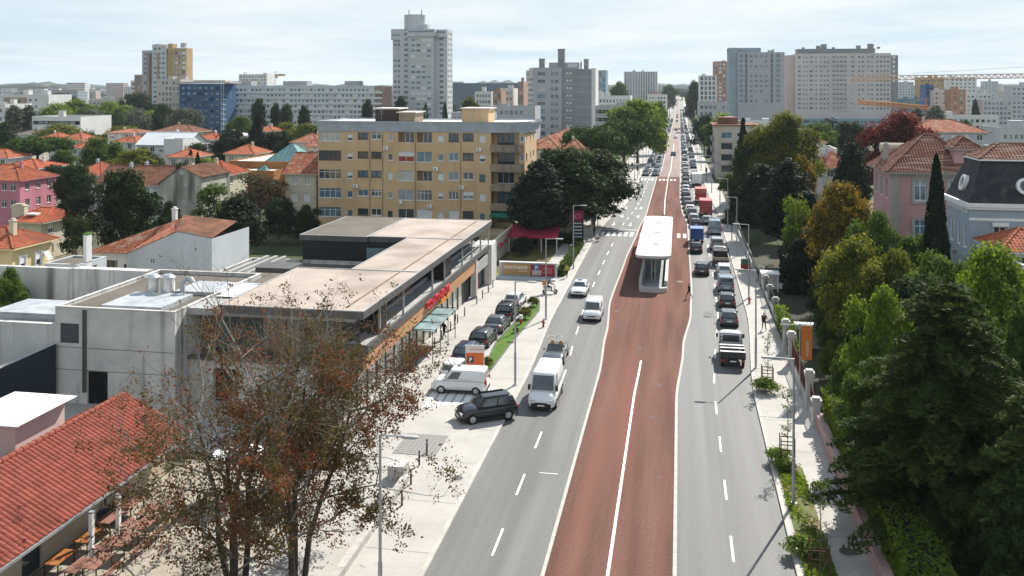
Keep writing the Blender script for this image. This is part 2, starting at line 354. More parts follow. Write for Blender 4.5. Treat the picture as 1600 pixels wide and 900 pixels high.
def win_mesh(w, h, st):
    w = round(w, 2); h = round(h, 2); k = (w, h, st)
    if k in WIN: return WIN[k]
    s, _, g = st.partition(':'); gl = {'': GLASS, 'b': GLASSB, 'c': CURT, 'r': MC.get('awning_red', GLASS)}.get(g, GLASS)
    mb = MB(); d = .16; t = .085 if w < 2 else .065; mats = [FRAMED if s[0] == 'b' else FRAME, gl, SHUT, INT]
    if s[0] == 'd': mb.poly([(0, d, 0), (w, d, 0), (w, d, h), (0, d, h)], 1); mb.box(0, w, d - .03, d, h * .48, h * .48 + .05, 0)
    elif s == 'sh':
        mb.poly([(0, d - .05, 0), (w, d - .05, 0), (w, d - .05, h), (0, d - .05, h)], 2)
        for i in range(1, 4): mb.box(.02, w - .02, d - .065, d - .05, h * i / 4, h * i / 4 + .02, 0)
        mb.box(-.06, w + .06, -.06, .1, -.06, 0, 0)
    elif s.startswith('lg'):
        D = 1.28; mb.poly([(0, D, 0), (w, D, 0), (w, D, h), (0, D, h)], 3)
        mb.box(w * .3, w * .9, D - .06, D - .01, .02, h * .86, 0); mb.poly([(w*.34, D - .07, .06), (w*.58, D - .07, .06), (w*.58, D - .07, h*.82), (w*.34, D - .07, h*.82)], 1)
        mb.poly([(w*.62, D - .07, .06), (w*.86, D - .07, .06), (w*.86, D - .07, h*.82), (w*.62, D - .07, h*.82)], 1)
        mb.box(0, w, .02, .14, 0, .05, 0)
    else:
        n = int(s[1]) if len(s) > 1 and s[1].isdigit() else 2
        tr = len(s) > 2 and s[2] == 't'
        mb.poly([(0, d, 0), (w, d, 0), (w, d, h * .52 if g == 'r' else h), (0, d, h * .52 if g == 'r' else h)], 1)
        if g == 'r': mb.poly([(0, d, h * .52), (w, d, h * .52), (w, d, h), (0, d, h)], 2)
        mb.box(0, w, d - .05, d - .002, 0, t, 0); mb.box(0, w, d - .05, d - .002, h - t, h, 0)
        for i in range(n + 1):
            x = i * (w - t) / n; mb.box(x, x + t, d - .048, d - .003, t, h - t, 0)
        if tr: mb.box(t, w - t, d - .045, d - .004, h * .7, h * .7 + t, 0)
        if s.startswith('p'): mb.box(.02, w - .02, d - .075, d - .052, h * .45, h - .02, 2)
        mb.box(-.06, w + .06, -.07, d - .055, -.07, -.004, 0)
    me = mb.mesh('window', mats); WIN[k] = me; return me
def put_windows(root, O, U, ops, name='window'):
    U = Vector(U); rz = math.atan2(U.y, U.x)
    for o in ops:
        p = Vector(O) + U * o[0] + Vector((0, 0, o[2])); st = o[4]
        if isinstance(st, (list, tuple)): st = rnd.choice(st)
        if st == 'none': continue
        link(name, win_mesh(o[1] - o[0], o[3] - o[2], st), root, p, rz)
def fix_ops(ops):
    return [(o[0], o[1], o[2], o[3], rnd.choice(o[4]) if isinstance(o[4], (list, tuple)) else o[4]) for o in ops]
def rows(cols, zs): return [(c[0], c[1], z + c[2], z + c[3], c[4]) for z in zs for c in cols]
def even(n, W, w, h, st, m=.8, sill=.9):
    "n equal windows spread over a front W wide"
    p = (W - 2 * m) / n; return [(m + p * i + (p - w) / 2, m + p * i + (p + w) / 2, sill, sill + h, st) for i in range(n)]
def block(root, W, D, Hh, wall, front=(), right=(), left=(), back=(), z0=0.0, x0=0.0, y0=0.0, dep=.18, roofm=None, parapet=.5, pname='wall', rname='roof', wname='window', reveal=None):
    "a box of walls with openings, flat roof and parapet, as parts of root"
    mats = [wall, reveal or wall]; mb = MB()
    fs = (((x0, y0, z0), (1, 0, 0), W, front), ((x0 + W, y0, z0), (0, 1, 0), D, right), ((x0, y0 + D, z0), (0, -1, 0), D, left), ((x0 + W, y0 + D, z0), (-1, 0, 0), W, back))
    todo = []
    for O, U, w, ops in fs:
        ops = fix_ops(ops); facade(mb, O, U, w, Hh, ops, dep, 0, 1); todo.append((O, U, ops))
    mb.build(pname, mats, root)
    for O, U, ops in todo: put_windows(root, O, U, ops, wname)
    zt = z0 + Hh; r = MB(); t = .22; pz = zt - parapet
    r.poly([(x0 + t, y0 + t, pz), (x0 + W - t, y0 + t, pz), (x0 + W - t, y0 + D - t, pz), (x0 + t, y0 + D - t, pz)], 0)
    for a, b, c, d in ((x0, x0 + W, y0, y0 + t), (x0, x0 + W, y0 + D - t, y0 + D), (x0, x0 + t, y0 + t, y0 + D - t), (x0 + W - t, x0 + W, y0 + t, y0 + D - t)):
        r.box(a - .02, b + .02, c - .02, d + .02, zt, zt + .08, 1)
        r.box(a + .01, b - .01, c + .01, d - .01, pz - .02, zt, 1, bottom=False)
    r.build(rname, [roofm or wall, wall], root)
def clutter(root, W, D, z, n, mat=None, seed=1, hmax=2.5, x0=0, y0=0):
    r = random.Random(seed)
    for i in range(n):
        w, d, h = r.uniform(1, 3.5), r.uniform(1, 3), r.uniform(.6, hmax); x, y = x0 + r.uniform(1, max(1.1, W - w - 1)), y0 + r.uniform(1, max(1.1, D - d - 1))
        mb = MB(); mb.box(x, x + w, y, y + d, z - .6, z + h); mb.box(x - .1, x + w + .1, y - .1, y + d + .1, z + h, z + h + .12, 0); mb.build('roof_cabin', mat or GREYM, root)
# ---- tiled roof planes
TILE = mk('clay_tile_red', (.36, .095, .045), .85, .28, 1.3, fine=.18, spec=.15, dark=(.22, .07, .04), dscale=.6, dmin=.5, dmax=.75)
TILEO = mk('clay_tile_orange', (.355, .108, .055), .85, .3, 1.3, fine=.15, spec=.15, dark=(.21, .085, .052), dscale=.55, dmin=.48, dmax=.72)
TILEB = mk('clay_tile_brown', (.21, .10, .065), .9, .3, 1.1, fine=.2, spec=.1, dark=(.12, .07, .05), dscale=.5, dmin=.45, dmax=.7)
TILEM = mk('clay_tile_mixed', (.29, .105, .06), .9, .35, 2.2, fine=.25, spec=.1, dark=(.36, .25, .19), dscale=1.2, dmin=.5, dmax=.68)
def tile_plane(mb, O, U, V, poly, sp=.3, course=0.45, m=0, amp=.065):
    "half-round tile columns over a convex polygon given in (u along eave, v up slope)"
    O, U, V = Vector(O), Vector(U).normalized(), Vector(V).normalized(); N = U.cross(V).normalized()
    if N.z < 0: N = -N
    us = [p[0] for p in poly]; u0, u1 = min(us), max(us); n = max(1, int((u1 - u0) / sp))
    def vr(u):
        vs = []
        for (a, b), (c, d) in zip(poly, poly[1:] + poly[:1]):
            if (a - u) * (c - u) <= 0 and abs(a - c) > 1e-9: vs.append(b + (d - b) * (u - a) / (c - a))
        return (min(vs), max(vs)) if len(vs) > 1 else None
    for i in range(n):
        ua = u0 + (u1 - u0) * i / n; ub = u0 + (u1 - u0) * (i + 1) / n; w = ub - ua
        ra, rb = vr(ua + w * .02), vr(ub - w * .02); rm = vr((ua + ub) / 2)
        if not (ra and rb and rm): continue
        v0, v1 = min(ra[0], rb[0]), max(min(ra[1], rb[1]), .0)
        v1 = min(rm[1], max(ra[1], rb[1])) if v1 < .05 else v1
        if v1 - v0 < .05: continue
        prof = ((0, 0), (.16, .55), (.4, 1), (.62, .75), (.8, 0.0), (1, 0))
        nv = max(1, int(round((v1 - v0) / course))) if course else 1
        for k in range(nv):
            va, vb = v0 + (v1 - v0) * k / nv, v0 + (v1 - v0) * (k + 1) / nv; lift = .02 if course else 0
            lo = [O + U * (ua + w * a) + V * va + N * (amp * b + lift) for a, b in prof]; hi = [O + U * (ua + w * a) + V * vb + N * (amp * b) for a, b in prof]
            vs = lo + hi; q = len(prof)
            mb.add(vs, [(j, j + 1, q + j + 1, q + j) for j in range(q - 1)], m)
            if course: mb.add([p - N * lift for p in lo] + lo, [(j, j + 1, q + j + 1, q + j) for j in range(q - 1)], m)
def roof(root, W, D, z, hr, kind='hip', axis='x', ov=.45, mat=None, wallm=None, sp=.3, course=.45, x0=0, y0=0, caps=True, inset=None):
    "tiled roof over x0..x0+W, y0..y0+D with the eave at z and the ridge hr higher"
    mat = mat or TILE; xa, xb, ya, yb = x0 - ov, x0 + W + ov, y0 - ov, y0 + D + ov; A, B = xb - xa, yb - ya
    zb = z - .02; tl = MB(); base = MB(); C = Vector
    if axis == 'x':
        i = (inset if inset is not None else min(B / 2, A / 2)) if kind == 'hip' else 0
        r0, r1 = C((xa + i, (ya + yb) / 2, zb + hr)), C((xb - i, (ya + yb) / 2, zb + hr))
    else:
        i = (inset if inset is not None else min(A / 2, B / 2)) if kind == 'hip' else 0
        r0, r1 = C(((xa + xb) / 2, ya + i, zb + hr)), C(((xa + xb) / 2, yb - i, zb + hr))
    c = [C((xa, ya, zb)), C((xb, ya, zb)), C((xb, yb, zb)), C((xa, yb, zb))]
    if axis == 'x': planes = [(c[0], c[1], r1, r0), (c[2], c[3], r0, r1), (c[1], c[2], r1, r1), (c[3], c[0], r0, r0)]
    else: planes = [(c[1], c[2], r1, r0), (c[3], c[0], r0, r1), (c[0], c[1], r0, r0), (c[2], c[3], r1, r1)]
    for a, b, p, q in planes:
        U = (b - a); L = U.length; U = U / L; tri = (p - q).length < 1e-6
        if tri and kind != 'hip':
            base.poly([a + (b - a).normalized() * ov, b - (b - a).normalized() * ov, p], 1) if False else None
            continue
        up, uq = (p - a).dot(U), (q - a).dot(U); V = (q - a) - U * uq; hv = V.length; V = V / hv
        pts = [(0, 0), (L, 0), (up, hv)] + ([] if tri else [(uq, hv)])
        N = U.cross(V); base.poly([a - N * .015, b - N * .015, p - N * .015] + ([] if tri else [q - N * .015]), 0)
        tile_plane(tl, a, U, V, pts, sp, course)
    if kind != 'hip':                                              # gable walls
        for e in ((0, 3), (1, 2)) if axis == 'x' else ((0, 1), (3, 2)):
            a, b = c[e[0]].copy(), c[e[1]].copy(); rr = r0 if (e[0] == 0) else r1
            rr = rr.copy(); v = (rr - (a + b) / 2); v.z = 0
            sh = v * 0
            if axis == 'x': dx = ov if e[0] == 0 else -ov; a.x += dx; b.x += dx; rr.x += dx; a.y += ov; b.y -= ov
            else: dy = ov if e[0] == 0 else -ov; a.y += dy; b.y += dy; rr.y += dy; a.x += ov; b.x -= ov
            kk = hr * ov / ((B if axis == 'x' else A) / 2); a.z += kk * 0; base.poly([a, b, rr - C((0, 0, .05))], 1)
    # eave board
    t = .16
    base.box(xa, xb, ya, ya + .05, zb - t, zb, 1); base.box(xa, xb, yb - .05, yb, zb - t, zb, 1); base.box(xa, xa + .05, ya + .05, yb - .05, zb - t, zb, 1); base.box(xb - .05, xb, ya + .05, yb - .05, zb - t, zb, 1)
    base.poly([C((xa, ya, zb - t + .01)), C((xb, ya, zb - t + .01)), C((xb, yb, zb - t + .01)), C((xa, yb, zb - t + .01))][::-1], 1)
    ro = base.build('roof', [mat, wallm or WHITE], root)
    stuff(tl.build('roof_tiles', mat, ro))
    if caps:
        cp = MB(); segs = [(r0, r1)] + ([(c[0], r0), (c[3], r0), (c[1], r1), (c[2], r1)] if kind == 'hip' and axis == 'x' else [(c[0], r0), (c[1], r0), (c[2], r1), (c[3], r1)] if kind == 'hip' else [])
        for a, b in segs:
            d = b - a; n = max(1, int(d.length / .5))
            if d.length < .3: continue
            for k in range(n): cp.cyl(a + d * (k / n) + C((0, 0, .03)), a + d * ((k + 1.08) / n) + C((0, 0, .02)), .13, .105, 6, 0, False)
        stuff(cp.build('ridge_tiles', mat, ro))
    return ro
def chimney(root, x, y, z0, z1, w=.6, d=.5, mat=None, cap=None):
    mb = MB(); mb.box(x - w/2, x + w/2, y - d/2, y + d/2, z0, z1, 0); mb.box(x - w/2 - .07, x + w/2 + .07, y - d/2 - .07, y + d/2 + .07, z1, z1 + .1, 1)
    mb.box(x - w/3, x + w/3, y - d/3, y + d/3, z1 + .1, z1 + .3, 1); mb.build('chimney', [mat or WHITE, cap or mat or WHITE], root)
def house(name, label, pxl, pxr, zc, peave, D, hr, wall, rmat, kind='hip', axis='x', rz=0.0, wins=3, floors=2, sp=.3, course=.45, side=2, group=None, zbase=-.1, wst=('w2', 'p2', 'sh', 'w2:b'), chim=1, cat='house', ov=.45, inset=None, rightface=True):
    a, W = span(pxl, pxr, zc, rz); ze = zat(peave, zc)
    root = thing(name, label, cat, (a.x, a.y, zbase), rz, group); h = ze - zbase
    fh = 2.9; nf = max(1, min(floors, int(h / 2.6))); zs = [h - fh * (k + 1) + .35 for k in range(nf)]
    fr = rows(even(wins, W, min(1.2, W / wins * .55), 1.35, wst, .5, .75), zs) if wins else []
    sd = rows(even(side, D, 1.1, 1.35, wst, .5, .75), zs) if side else []
    mats = [wall, wall]; mb = MB(); todo = []
    for O, U, w, ops in (((0, 0, 0), (1, 0, 0), W, fr), ((W, 0, 0), (0, 1, 0), D, sd), ((0, D, 0), (0, -1, 0), D, []), ((W, D, 0), (-1, 0, 0), W, [])):
        ops = fix_ops(ops); facade(mb, O, U, w, h, ops, .15, 0, 1); todo.append((O, U, ops))
    mb.build('wall', mats, root)
    for O, U, ops in todo: put_windows(root, O, U, ops)
    roof(root, W, D, h, hr, kind, axis, ov, rmat, wall, sp, course, inset=inset)
    r = random.Random(label)
    for k in range(chim): chimney(root, W * r.uniform(.25, .75), D * r.uniform(.35, .65), h + hr * .3, h + hr + .35, .5, .45, wall)
    return root
def text_mesh(s, size, depth=.03, mat=None, bold=0.0, align='LEFT'):
    cu = bpy.data.curves.new('lettering', 'FONT'); cu.body = s; cu.size = size; cu.extrude = depth; cu.offset = bold; cu.align_x = align; cu.resolution_u = 3
    o = bpy.data.objects.new('lettering', cu); COL.objects.link(o); dg = bpy.context.evaluated_depsgraph_get()
    me = bpy.data.meshes.new_from_object(o.evaluated_get(dg)); COL.objects.unlink(o); bpy.data.objects.remove(o)
    me.materials.clear(); me.materials.append(mat or WHITE); return me
def text_on(name, s, size, mat, parent, loc, face, depth=.02, bold=0.0, align='LEFT', width=None, spin=0):
    "lettering standing upright, facing angle 'face' (0 = towards -Y, 90 deg = towards +X)"
    me = text_mesh(s, size, depth, mat, bold, align)
    if width:
        co = np.empty(len(me.vertices) * 3); me.vertices.foreach_get('co', co); w = co[0::3].max() - co[0::3].min(); co[0::3] *= width / w; me.vertices.foreach_set('co', co); me.update()
    o = bpy.data.objects.new(name, me); COL.objects.link(o); o.parent = parent; o.location = loc
    o.rotation_euler = (Matrix.Rotation(face, 4, 'Z') @ Matrix.Rotation(R(90), 4, 'X') @ Matrix.Rotation(spin, 4, 'Z')).to_euler(); return o
# ------------------------------------------------------------------ supermarket on the left
CONC = mk('grey_concrete', (.52, .51, .485), .9, .14, .5, fine=.06, bump=.15, spec=.15, dark=(.13, .125, .115), dscale=.9, dstretch=(1.3, 1.3, .07), dmin=.54, dmax=.74)
ROOFP = mk('pinkish_roof_sheet', (.37, .315, .275), .9, .12, .3, fine=.06, spec=.15, dark=(.25, .205, .175), dscale=.22, dmin=.48, dmax=.74)
ROOFG = mk('grey_roof_sheet', (.135, .12, .10), .9, .14, .3, fine=.06, spec=.15, dark=(.085, .075, .064), dscale=.25, dmin=.5, dmax=.75)
DGREY = mk('dark_grey_cladding', (.06, .06, .063), .6, .12, .8)
MGREY = mk('mid_grey_fascia', (.085, .084, .082), .6, .12, .8)
LGREY = mk('light_grey_ledge', (.33, .33, .325), .7, .12, .6)
WOOD = mk('warm_wood_cladding', (.44, .235, .115), .7, .18, 1.5, stretch=(1, .1, 4))
SHOPG = mk('shop_glass', (.42, .42, .36), .08, .18, .5, spec=.6)  # pale base colour stands in for reflections and blinds behind the glass
BLKC = mk('black_cladding', (.014, .014, .016), .5, .1, spec=.25)
REDL = plain('red_lettering', (.55, .03, .045), .5)
sm = thing('supermarket', 'long low supermarket with pinkish flat roof, wood band and glass front', 'supermarket', (0, 0, 0))
X1, XG, Y0, Y1, ZR = -22.3, -23.4, 62.0, 107.2, 7.8
# roof slabs
def slab(name, x0, x1, y0, y1, mat, z=ZR, th=.55, edge=None):
    mb = MB(); mb.box(x0, x1, y0, y1, z - th, z - .01, 1); mb.poly([(x0 + .12, y0 + .12, z), (x1 - .12, y0 + .12, z), (x1 - .12, y1 - .12, z), (x0 + .12, y1 - .12, z)], 0)
    mb.box(x0, x1, y1 - .12, y1, z - .01, z + .06, 2); mb.box(x0, x0 + .12, y0, y1 - .12, z - .01, z + .06, 2); mb.box(x1 - .12, x1, y0, y1 - .12, z - .01, z + .06, 2); mb.box(x0 + .12, x1 - .12, y0, y0 + .12, z - .01, z + .06, 2)
    return mb.build(name, [mat, MGREY, edge or LGREY], sm)
slab('roof_panel', -40.8, -33.05, 93.0, Y1, ROOFG); slab('roof_panel', -33.0, X1, 93.3, Y1, ROOFP)
slab('roof_panel', -28.6, X1, 76.3, 93.25, ROOFP); slab('roof_panel', -33.6, X1, Y0, 76.25, ROOFP)
mb = MB()                                                   # gutter strip along the street edge
mb.box(X1 - 1.75, X1 - 1.6, Y0 + 1, Y1 - 1, ZR, ZR + .05); mb.build('roof_gutter', mk('rusty_gutter', (.2, .13, .09), .8, .3), sm)
mb = MB()                                                   # dark upper walls under the slabs
for (x0, x1, y0, y1) in ((-40.6, -24.6, 93.4, Y1 - .2), (-28.4, -24.6, 76.5, 93.4), (-33.4, -24.6, 66.0, 76.5)): mb.box(x0, x1, y0, y1, 3.0, ZR - .56, 0)
mb.build('upper_wall', BLKC, sm)
mb = MB(); mb.box(-40.6, -23.6, 93.4, Y1 - .2, 0, 3.2); mb.box(-33.4, -23.6, 63.5, 93.4, 0, 3.2); mb.build('lower_wall', BLKC, sm)
mb = MB()                                                   # light window strip in the wing
mb.box(-33.2, -28.9, 93.22, 93.38, 4.6, 6.6, 0); mb.build('window', [GLASSB], sm)
for i, (ya, yb, dark) in enumerate(((63.6, 66.5, 0), (66.7, 68.6, 1), (68.8, 72.6, 0), (72.8, 77.2, 0), (77.4, 81.6, 0), (81.8, 86.0, 0), (86.2, 89.2, 1), (89.4, 93.4, 0), (93.6, 98, 0), (98.2, 102.4, 0), (102.6, 106.8, 0))):
    if dark: mb = MB(); mb.box(-24.59, -22.75, ya, yb, 5.02, ZR - .57); mb.build('plant_box', BLKC, sm)
    else: mb = MB(); mb.poly([(-24.57, ya, 5.25), (-24.57, yb, 5.25), (-24.57, yb, 7.1), (-24.57, ya, 7.1)], 0); mb.build('upper_window_pane', mk('dark_upper_glass', (.012, .016, .022), .12, 0, spec=.5), sm)
for y in (66.6, 72.7, 81.7, 86.1, 93.5, 98.1, 102.5, 106.9):
    mb = MB(); mb.box(-22.75, -22.6, y - .07, y + .07, 5.0, ZR - .56); mb.build('post', LGREY, sm)
mb = MB(); mb.box(-24.55, -24.35, 63.6, 107, 5.02, 5.3); mb.build('upper_sill', LGREY, sm)
mb = MB(); mb.box(-22.72, -22.66, 92, 107, 5.7, 5.76); mb.build('handrail', METAL, sm)
mb = MB(); mb.box(-24.6, -22.5, Y0 + 1.5, Y1 - .3, 4.42, 4.95, 0); mb.poly([(-24.5, Y0 + 1.6, 5.0), (-22.7, Y0 + 1.6, 4.97), (-22.7, Y1 - .4, 4.97), (-24.5, Y1 - .4, 5.0)], 1); mb.build('ledge', [MGREY, LGREY], sm)
for k in range(6):                                          # wood boards
    mb = MB(); z = 3.17 + k * .205; mb.box(-22.9, -22.62 + .012 * (k % 2), 63.5, 99.4, z, z + .19); mb.build('board', WOOD, sm)
mb = MB(); mb.box(-23.5, -22.9, 63.6, 99.3, 3.05, 4.4); mb.build('band_backing', DGREY, sm)
y = 63.6
k = 0
while y < 97:                                               # glazed front, pane by pane
    mb = MB(); mb.box(XG - .04, XG, y + .05, y + 2.15, .15, 3.04); mb.build('glass_pane', SHOPG, sm)
    mb = MB(); mb.box(XG - .06, XG + .1, y - .04, y + .045, .12, 3.04); mb.build('mullion', FRAMED, sm); y += 2.2; k += 1
mb = MB(); mb.box(XG - .3, XG + .05, 97.2, 99.4, .12, 3.1); mb.build('dark_pier', BLKC, sm)
for y in (99.6, 106.6): mb = MB(); mb.box(-23.1, -22.5, y, y + .5, .1, 4.42); mb.build('pillar', CONC, sm)
mb = MB(); mb.box(-22.75, -22.6, 100.2, 106.5, 2.7, 3.9); mb.build('sign_panel', LGREY, sm)
mb = MB(); mb.box(-23.5, -23.3, 100.2, 106.5, .12, 2.6); mb.build('shop_window', GLASS, sm)
mb = MB(); mb.box(-23.28, -23.2, 102.0, 103.6, .3, 2.2); mb.build('poster', plain('poster_red', (.5, .06, .07)), sm)
mb = MB(); mb.box(-24.6, -22.3, Y1 - .2, Y1 + 2.8, 0, 4.9); mb.build('end_wall', CONC, sm)
# the name over the entrance
text_on('lettering', 'CONTINENTE', .95, REDL, sm, (-22.42, 78.9, 3.82), R(90), .09, .02, width=8.2)
text_on('lettering', 'bom dia', .75, plain('amber_lettering', (.75, .32, .05)), sm, (-22.45, 84.0, 3.18), R(90), .05, .015, width=3.2)
# glass canopy over the doors
cn = MB(); cn.poly([(-22.9, 75.6, 2.95), (-20.9, 75.6, 2.85), (-20.9, 83.6, 2.85), (-22.9, 83.6, 2.95)]); cn.poly([(-22.9, 75.6, 2.9), (-22.9, 83.6, 2.9), (-20.9, 83.6, 2.8), (-20.9, 75.6, 2.8)])
cnp = cn.build('canopy', mk('canopy_glass', (.24, .36, .36), .1, .2, .8, spec=.6), sm)
for y in (75.6, 78.2, 80.9, 83.6):
    mb = MB(); mb.box(-23, -20.9, y - .03, y + .03, 2.96, 3.02); mb.build('canopy_bar', FRAMED, cnp); mb = MB(); mb.box(-20.98, -20.92, y - .03, y + .03, .12, 2.84); mb.build('canopy_post', FRAMED, cnp)
# front concrete block and terrace side, facing the camera
block(sm, 9.9, 14, 7.3, CONC, front=[(.4, 2.0, 4.6, 6.1, 'none'), (2.7, 4.4, 0, 2.6, 'none')], x0=-46.5, y0=61.2, parapet=.25, roofm=ROOFG, pname='concrete_wall', rname='low_roof')
mb = MB(); mb.box(-46.15, -44.45, 61.33, 61.4, 4.55, 6.15); mb.build('louvre_panel', mk('slate_panel', (.07, .075, .085), .6, .15, 4), sm)
mb = MB(); mb.box(-43.8, -42.1, 61.36, 61.6, .0, 2.65); mb.build('doorway', DARK, sm)
for x in (-44.1, -43.9): mb = MB(); mb.cyl((x, 61.14, 1), (x, 61.14, 7.2), .07); mb.build('downpipe', MGREY, sm)
for z in (2.62, 4.3): mb = MB(); mb.box(-46.4, -36.7, 61.185, 61.198, z, z + .035); mb.build('formwork_joint', MGREY, sm)
block(sm, 17.8, 16, 5.0, CONC, x0=-46.5, y0=77.3, parapet=.3, roofm=ROOFG, pname='rear_wall', rname='low_roof')
mb = MB(); mb.box(-36.6, -33.65, 66.3, 77.2, 6.4, 7.0); mb.box(-46.5, -36.65, 75.25, 77.2, 0, 7.0); mb.build('low_roof', ROOFG, sm)
mb = MB()                                                    # lower concrete front right of the block, with a dark door
facade(mb, (-36.6, 63.3, 0), (1, 0, 0), 13.2, 3.4, [(1.9, 3.9, 0, 2.7, 'x')], .4, 0); mb.build('terrace_wall', CONC, sm)
mb = MB(); mb.box(-34.8, -32.6, 63.68, 63.75, 0, 2.75); mb.build('doorway', DARK, sm)
mb = MB(); mb.box(-36.7, -23.3, 62.9, 63.5, 3.4, 3.62); mb.build('terrace_sill', MGREY, sm)
for i in range(6):
    x = -35.0 + i * 1.95; mb = MB(); mb.poly([(x, 64.2, 3.62), (x + 1.85, 64.2, 3.62), (x + 1.85, 64.2, 6.7), (x, 64.2, 6.7)]); mb.build('terrace_glass_pane', GLASS, sm)
    mb = MB(); mb.box(x - .07, x - .01, 64.1, 64.2, 3.62, 6.75); mb.build('mullion', FRAMED, sm)
mb = MB(); mb.box(-36.6, -23.4, 63.0, 66.2, 6.75, 7.25); mb.build('terrace_roof', LGREY, sm)
for i in range(7):                                           # white louvre blades on the roof
    mb = MB(); y = 66.5 + i * .62; mb.box(-36.2, -31.0, y, y + .42, 7.3, 7.36); mb.build('louvre_blade', WHITE, sm)
mb = MB(); mb.box(-43.2, -38.2, 62.0, 66.5, 7.06, 7.42, 0); mb.box(-40.5, -34.8, 67.6, 71.5, 7.06, 7.35, 0); mb.build('metal_roof_plate', mk('zinc_sheet', (.40, .42, .44), .5, .25, .9, metal=.2), sm)
for i, (x, y, r) in enumerate(((-42.0, 66.9, .55), (-40.7, 67.0, .55))):
    v = MB(); v.cyl((x, y, 7.3), (x, y, 8.5), r, r, 16, 0); v.cyl((x, y, 8.5), (x, y, 8.62), r + .1, r + .1, 16, 0); v.cyl((x, y, 8.62), (x, y, 8.8), r + .02, r - .2, 16, 0)
    v.build('roof_vent', mk('bright_steel', (.62, .62, .6), .25, .05, metal=.8, spec=.6), sm, smooth=False)
v = MB(); v.tube([(-39.4, 67, 7.3), (-39.4, 67, 8.1), (-39.1, 67, 8.5), (-38.7, 67, 8.5), (-38.5, 67, 8.2)], [.22] * 5, 10); v.build('vent_pipe', METAL, sm)
mb = MB(); mb.box(-52, -46.5, 61.5, 62.1, -.1, 5.9); mb.box(-70, -52, 61.5, 62.1, -.1, 5.8); mb.build('side_wall', CONC, sm)
mb = MB(); mb.box(-53, -47.0, 62.5, 66.5, 5.2, 6.3, 0); mb.box(-53.1, -46.9, 62.4, 66.6, 6.3, 6.4, 0); mb.build('cooling_unit', [MC['zinc_sheet']], sm)
mb = MB(); mb.box(-54.5, -47, 74, 75, 0, 7.4); mb.box(-70, -46.6, 76.5, 77.0, 0, 6.8); mb.build('back_parapet', CONC, sm)
for i in range(3): mb = MB(); mb.box(-44.5 + i, -44.2 + i, 79 + i, 92.8, 4.9, 5.5); mb.build('skylight_rail', LGREY, sm)
mb = MB(); mb.box(-41.5, -37.8, 84, 87, 4.6, 6.0); mb.build('roof_cabin', MGREY, sm)
mb = MB(); mb.poly([(-31.5, 83, 4.65), (-29.0, 78, 4.65), (-28.7, 78, 6.9), (-28.7, 83, 6.9)]); mb.build('skylight', LGREY, sm)
# dark navy ramp wall and the alley in front of it
nv = thing('ramp_wall', 'dark navy wedge-shaped wall beside the concrete block', 'wall', (0, 0, 0))
mb = MB(); mb.add([(-50.2, 52.0, 0), (-46.2, 60.9, 0), (-46.2, 60.9, 4.6), (-50.2, 52.0, 2.6), (-50.6, 52.2, 0), (-46.6, 61.1, 0), (-46.6, 61.1, 4.6), (-50.6, 52.2, 2.6)], [(0, 1, 2, 3), (5, 4, 7, 6), (3, 2, 6, 7), (4, 0, 3, 7), (1, 5, 6, 2)])
mb.build('panel', mk('navy_cladding', (.018, .024, .04), .5, .15, .8), nv)
mb = MB(); mb.add([(-50.2, 52.0, 2.62), (-46.2, 60.9, 4.62), (-46.6, 61.1, 4.62), (-50.6, 52.2, 2.62)], [(0, 1, 2, 3)]); mb.build('coping', LGREY, nv)
# garden wall with the long banner at the end of the car park
gw = thing('banner_wall', 'low pale wall with tan and red supermarket banner at the car park end', 'wall', (0, 0, 0))
mb = MB(); mb.box(-22.3, -15.0, 111.6, 111.9, 0, 1.95, 0); mb.box(-22.3, -14.95, 111.55, 111.95, 1.95, 2.05, 1); mb.box(-22.5, -15, 109.9, 111.6, .0, .3, 0)
mb.build('wall', [mk('bluish_render', (.36, .40, .42), .85, .1, .6), WHITE], gw)
TAN = plain('banner_tan', (.36, .235, .10)); CRIM = plain('banner_crimson', (.27, .025, .035)); BLU = plain('parking_blue', (.03, .16, .35))
mb = MB(); mb.box(-21.9, -18.3, 111.53, 111.59, .45, 1.85); bt = mb.build('banner', TAN, gw); mb = MB(); mb.box(-18.28, -15.25, 111.52, 111.59, .38, 1.82); br = mb.build('banner', CRIM, gw)
text_on('lettering', 'CONTINENTE', .5, WHITE, bt, (-21.65, 111.51, 1.2), 0, .01, .008, width=2.95); text_on('lettering', 'bom dia', .26, WHITE, bt, (-19.75, 111.51, .86), 0, .01, width=1.0)
mb = MB(); mb.box(-17.85, -17.2, 111.49, 111.515, 1.12, 1.8); mb.build('parking_sign', BLU, br)
text_on('lettering', 'P', .62, WHITE, br, (-17.69, 111.48, 1.22), 0, .008, .01)
for i, s in enumerate(('PARQUE', 'ABERTO', 'GRATUITO')): text_on('lettering', s, .24, WHITE, br, (-18.1, 111.51, .92 - i * .22), 0, .008, .005, width=1.2)
for i in range(3): mb = MB(); mb.box(-16.7 + .15 * (i % 2), -15.6, 111.5, 111.515, 1.3 - .25 * i, 1.36 - .25 * i); mb.build('printed_line', plain('banner_pale', (.55, .35, .35)), br)
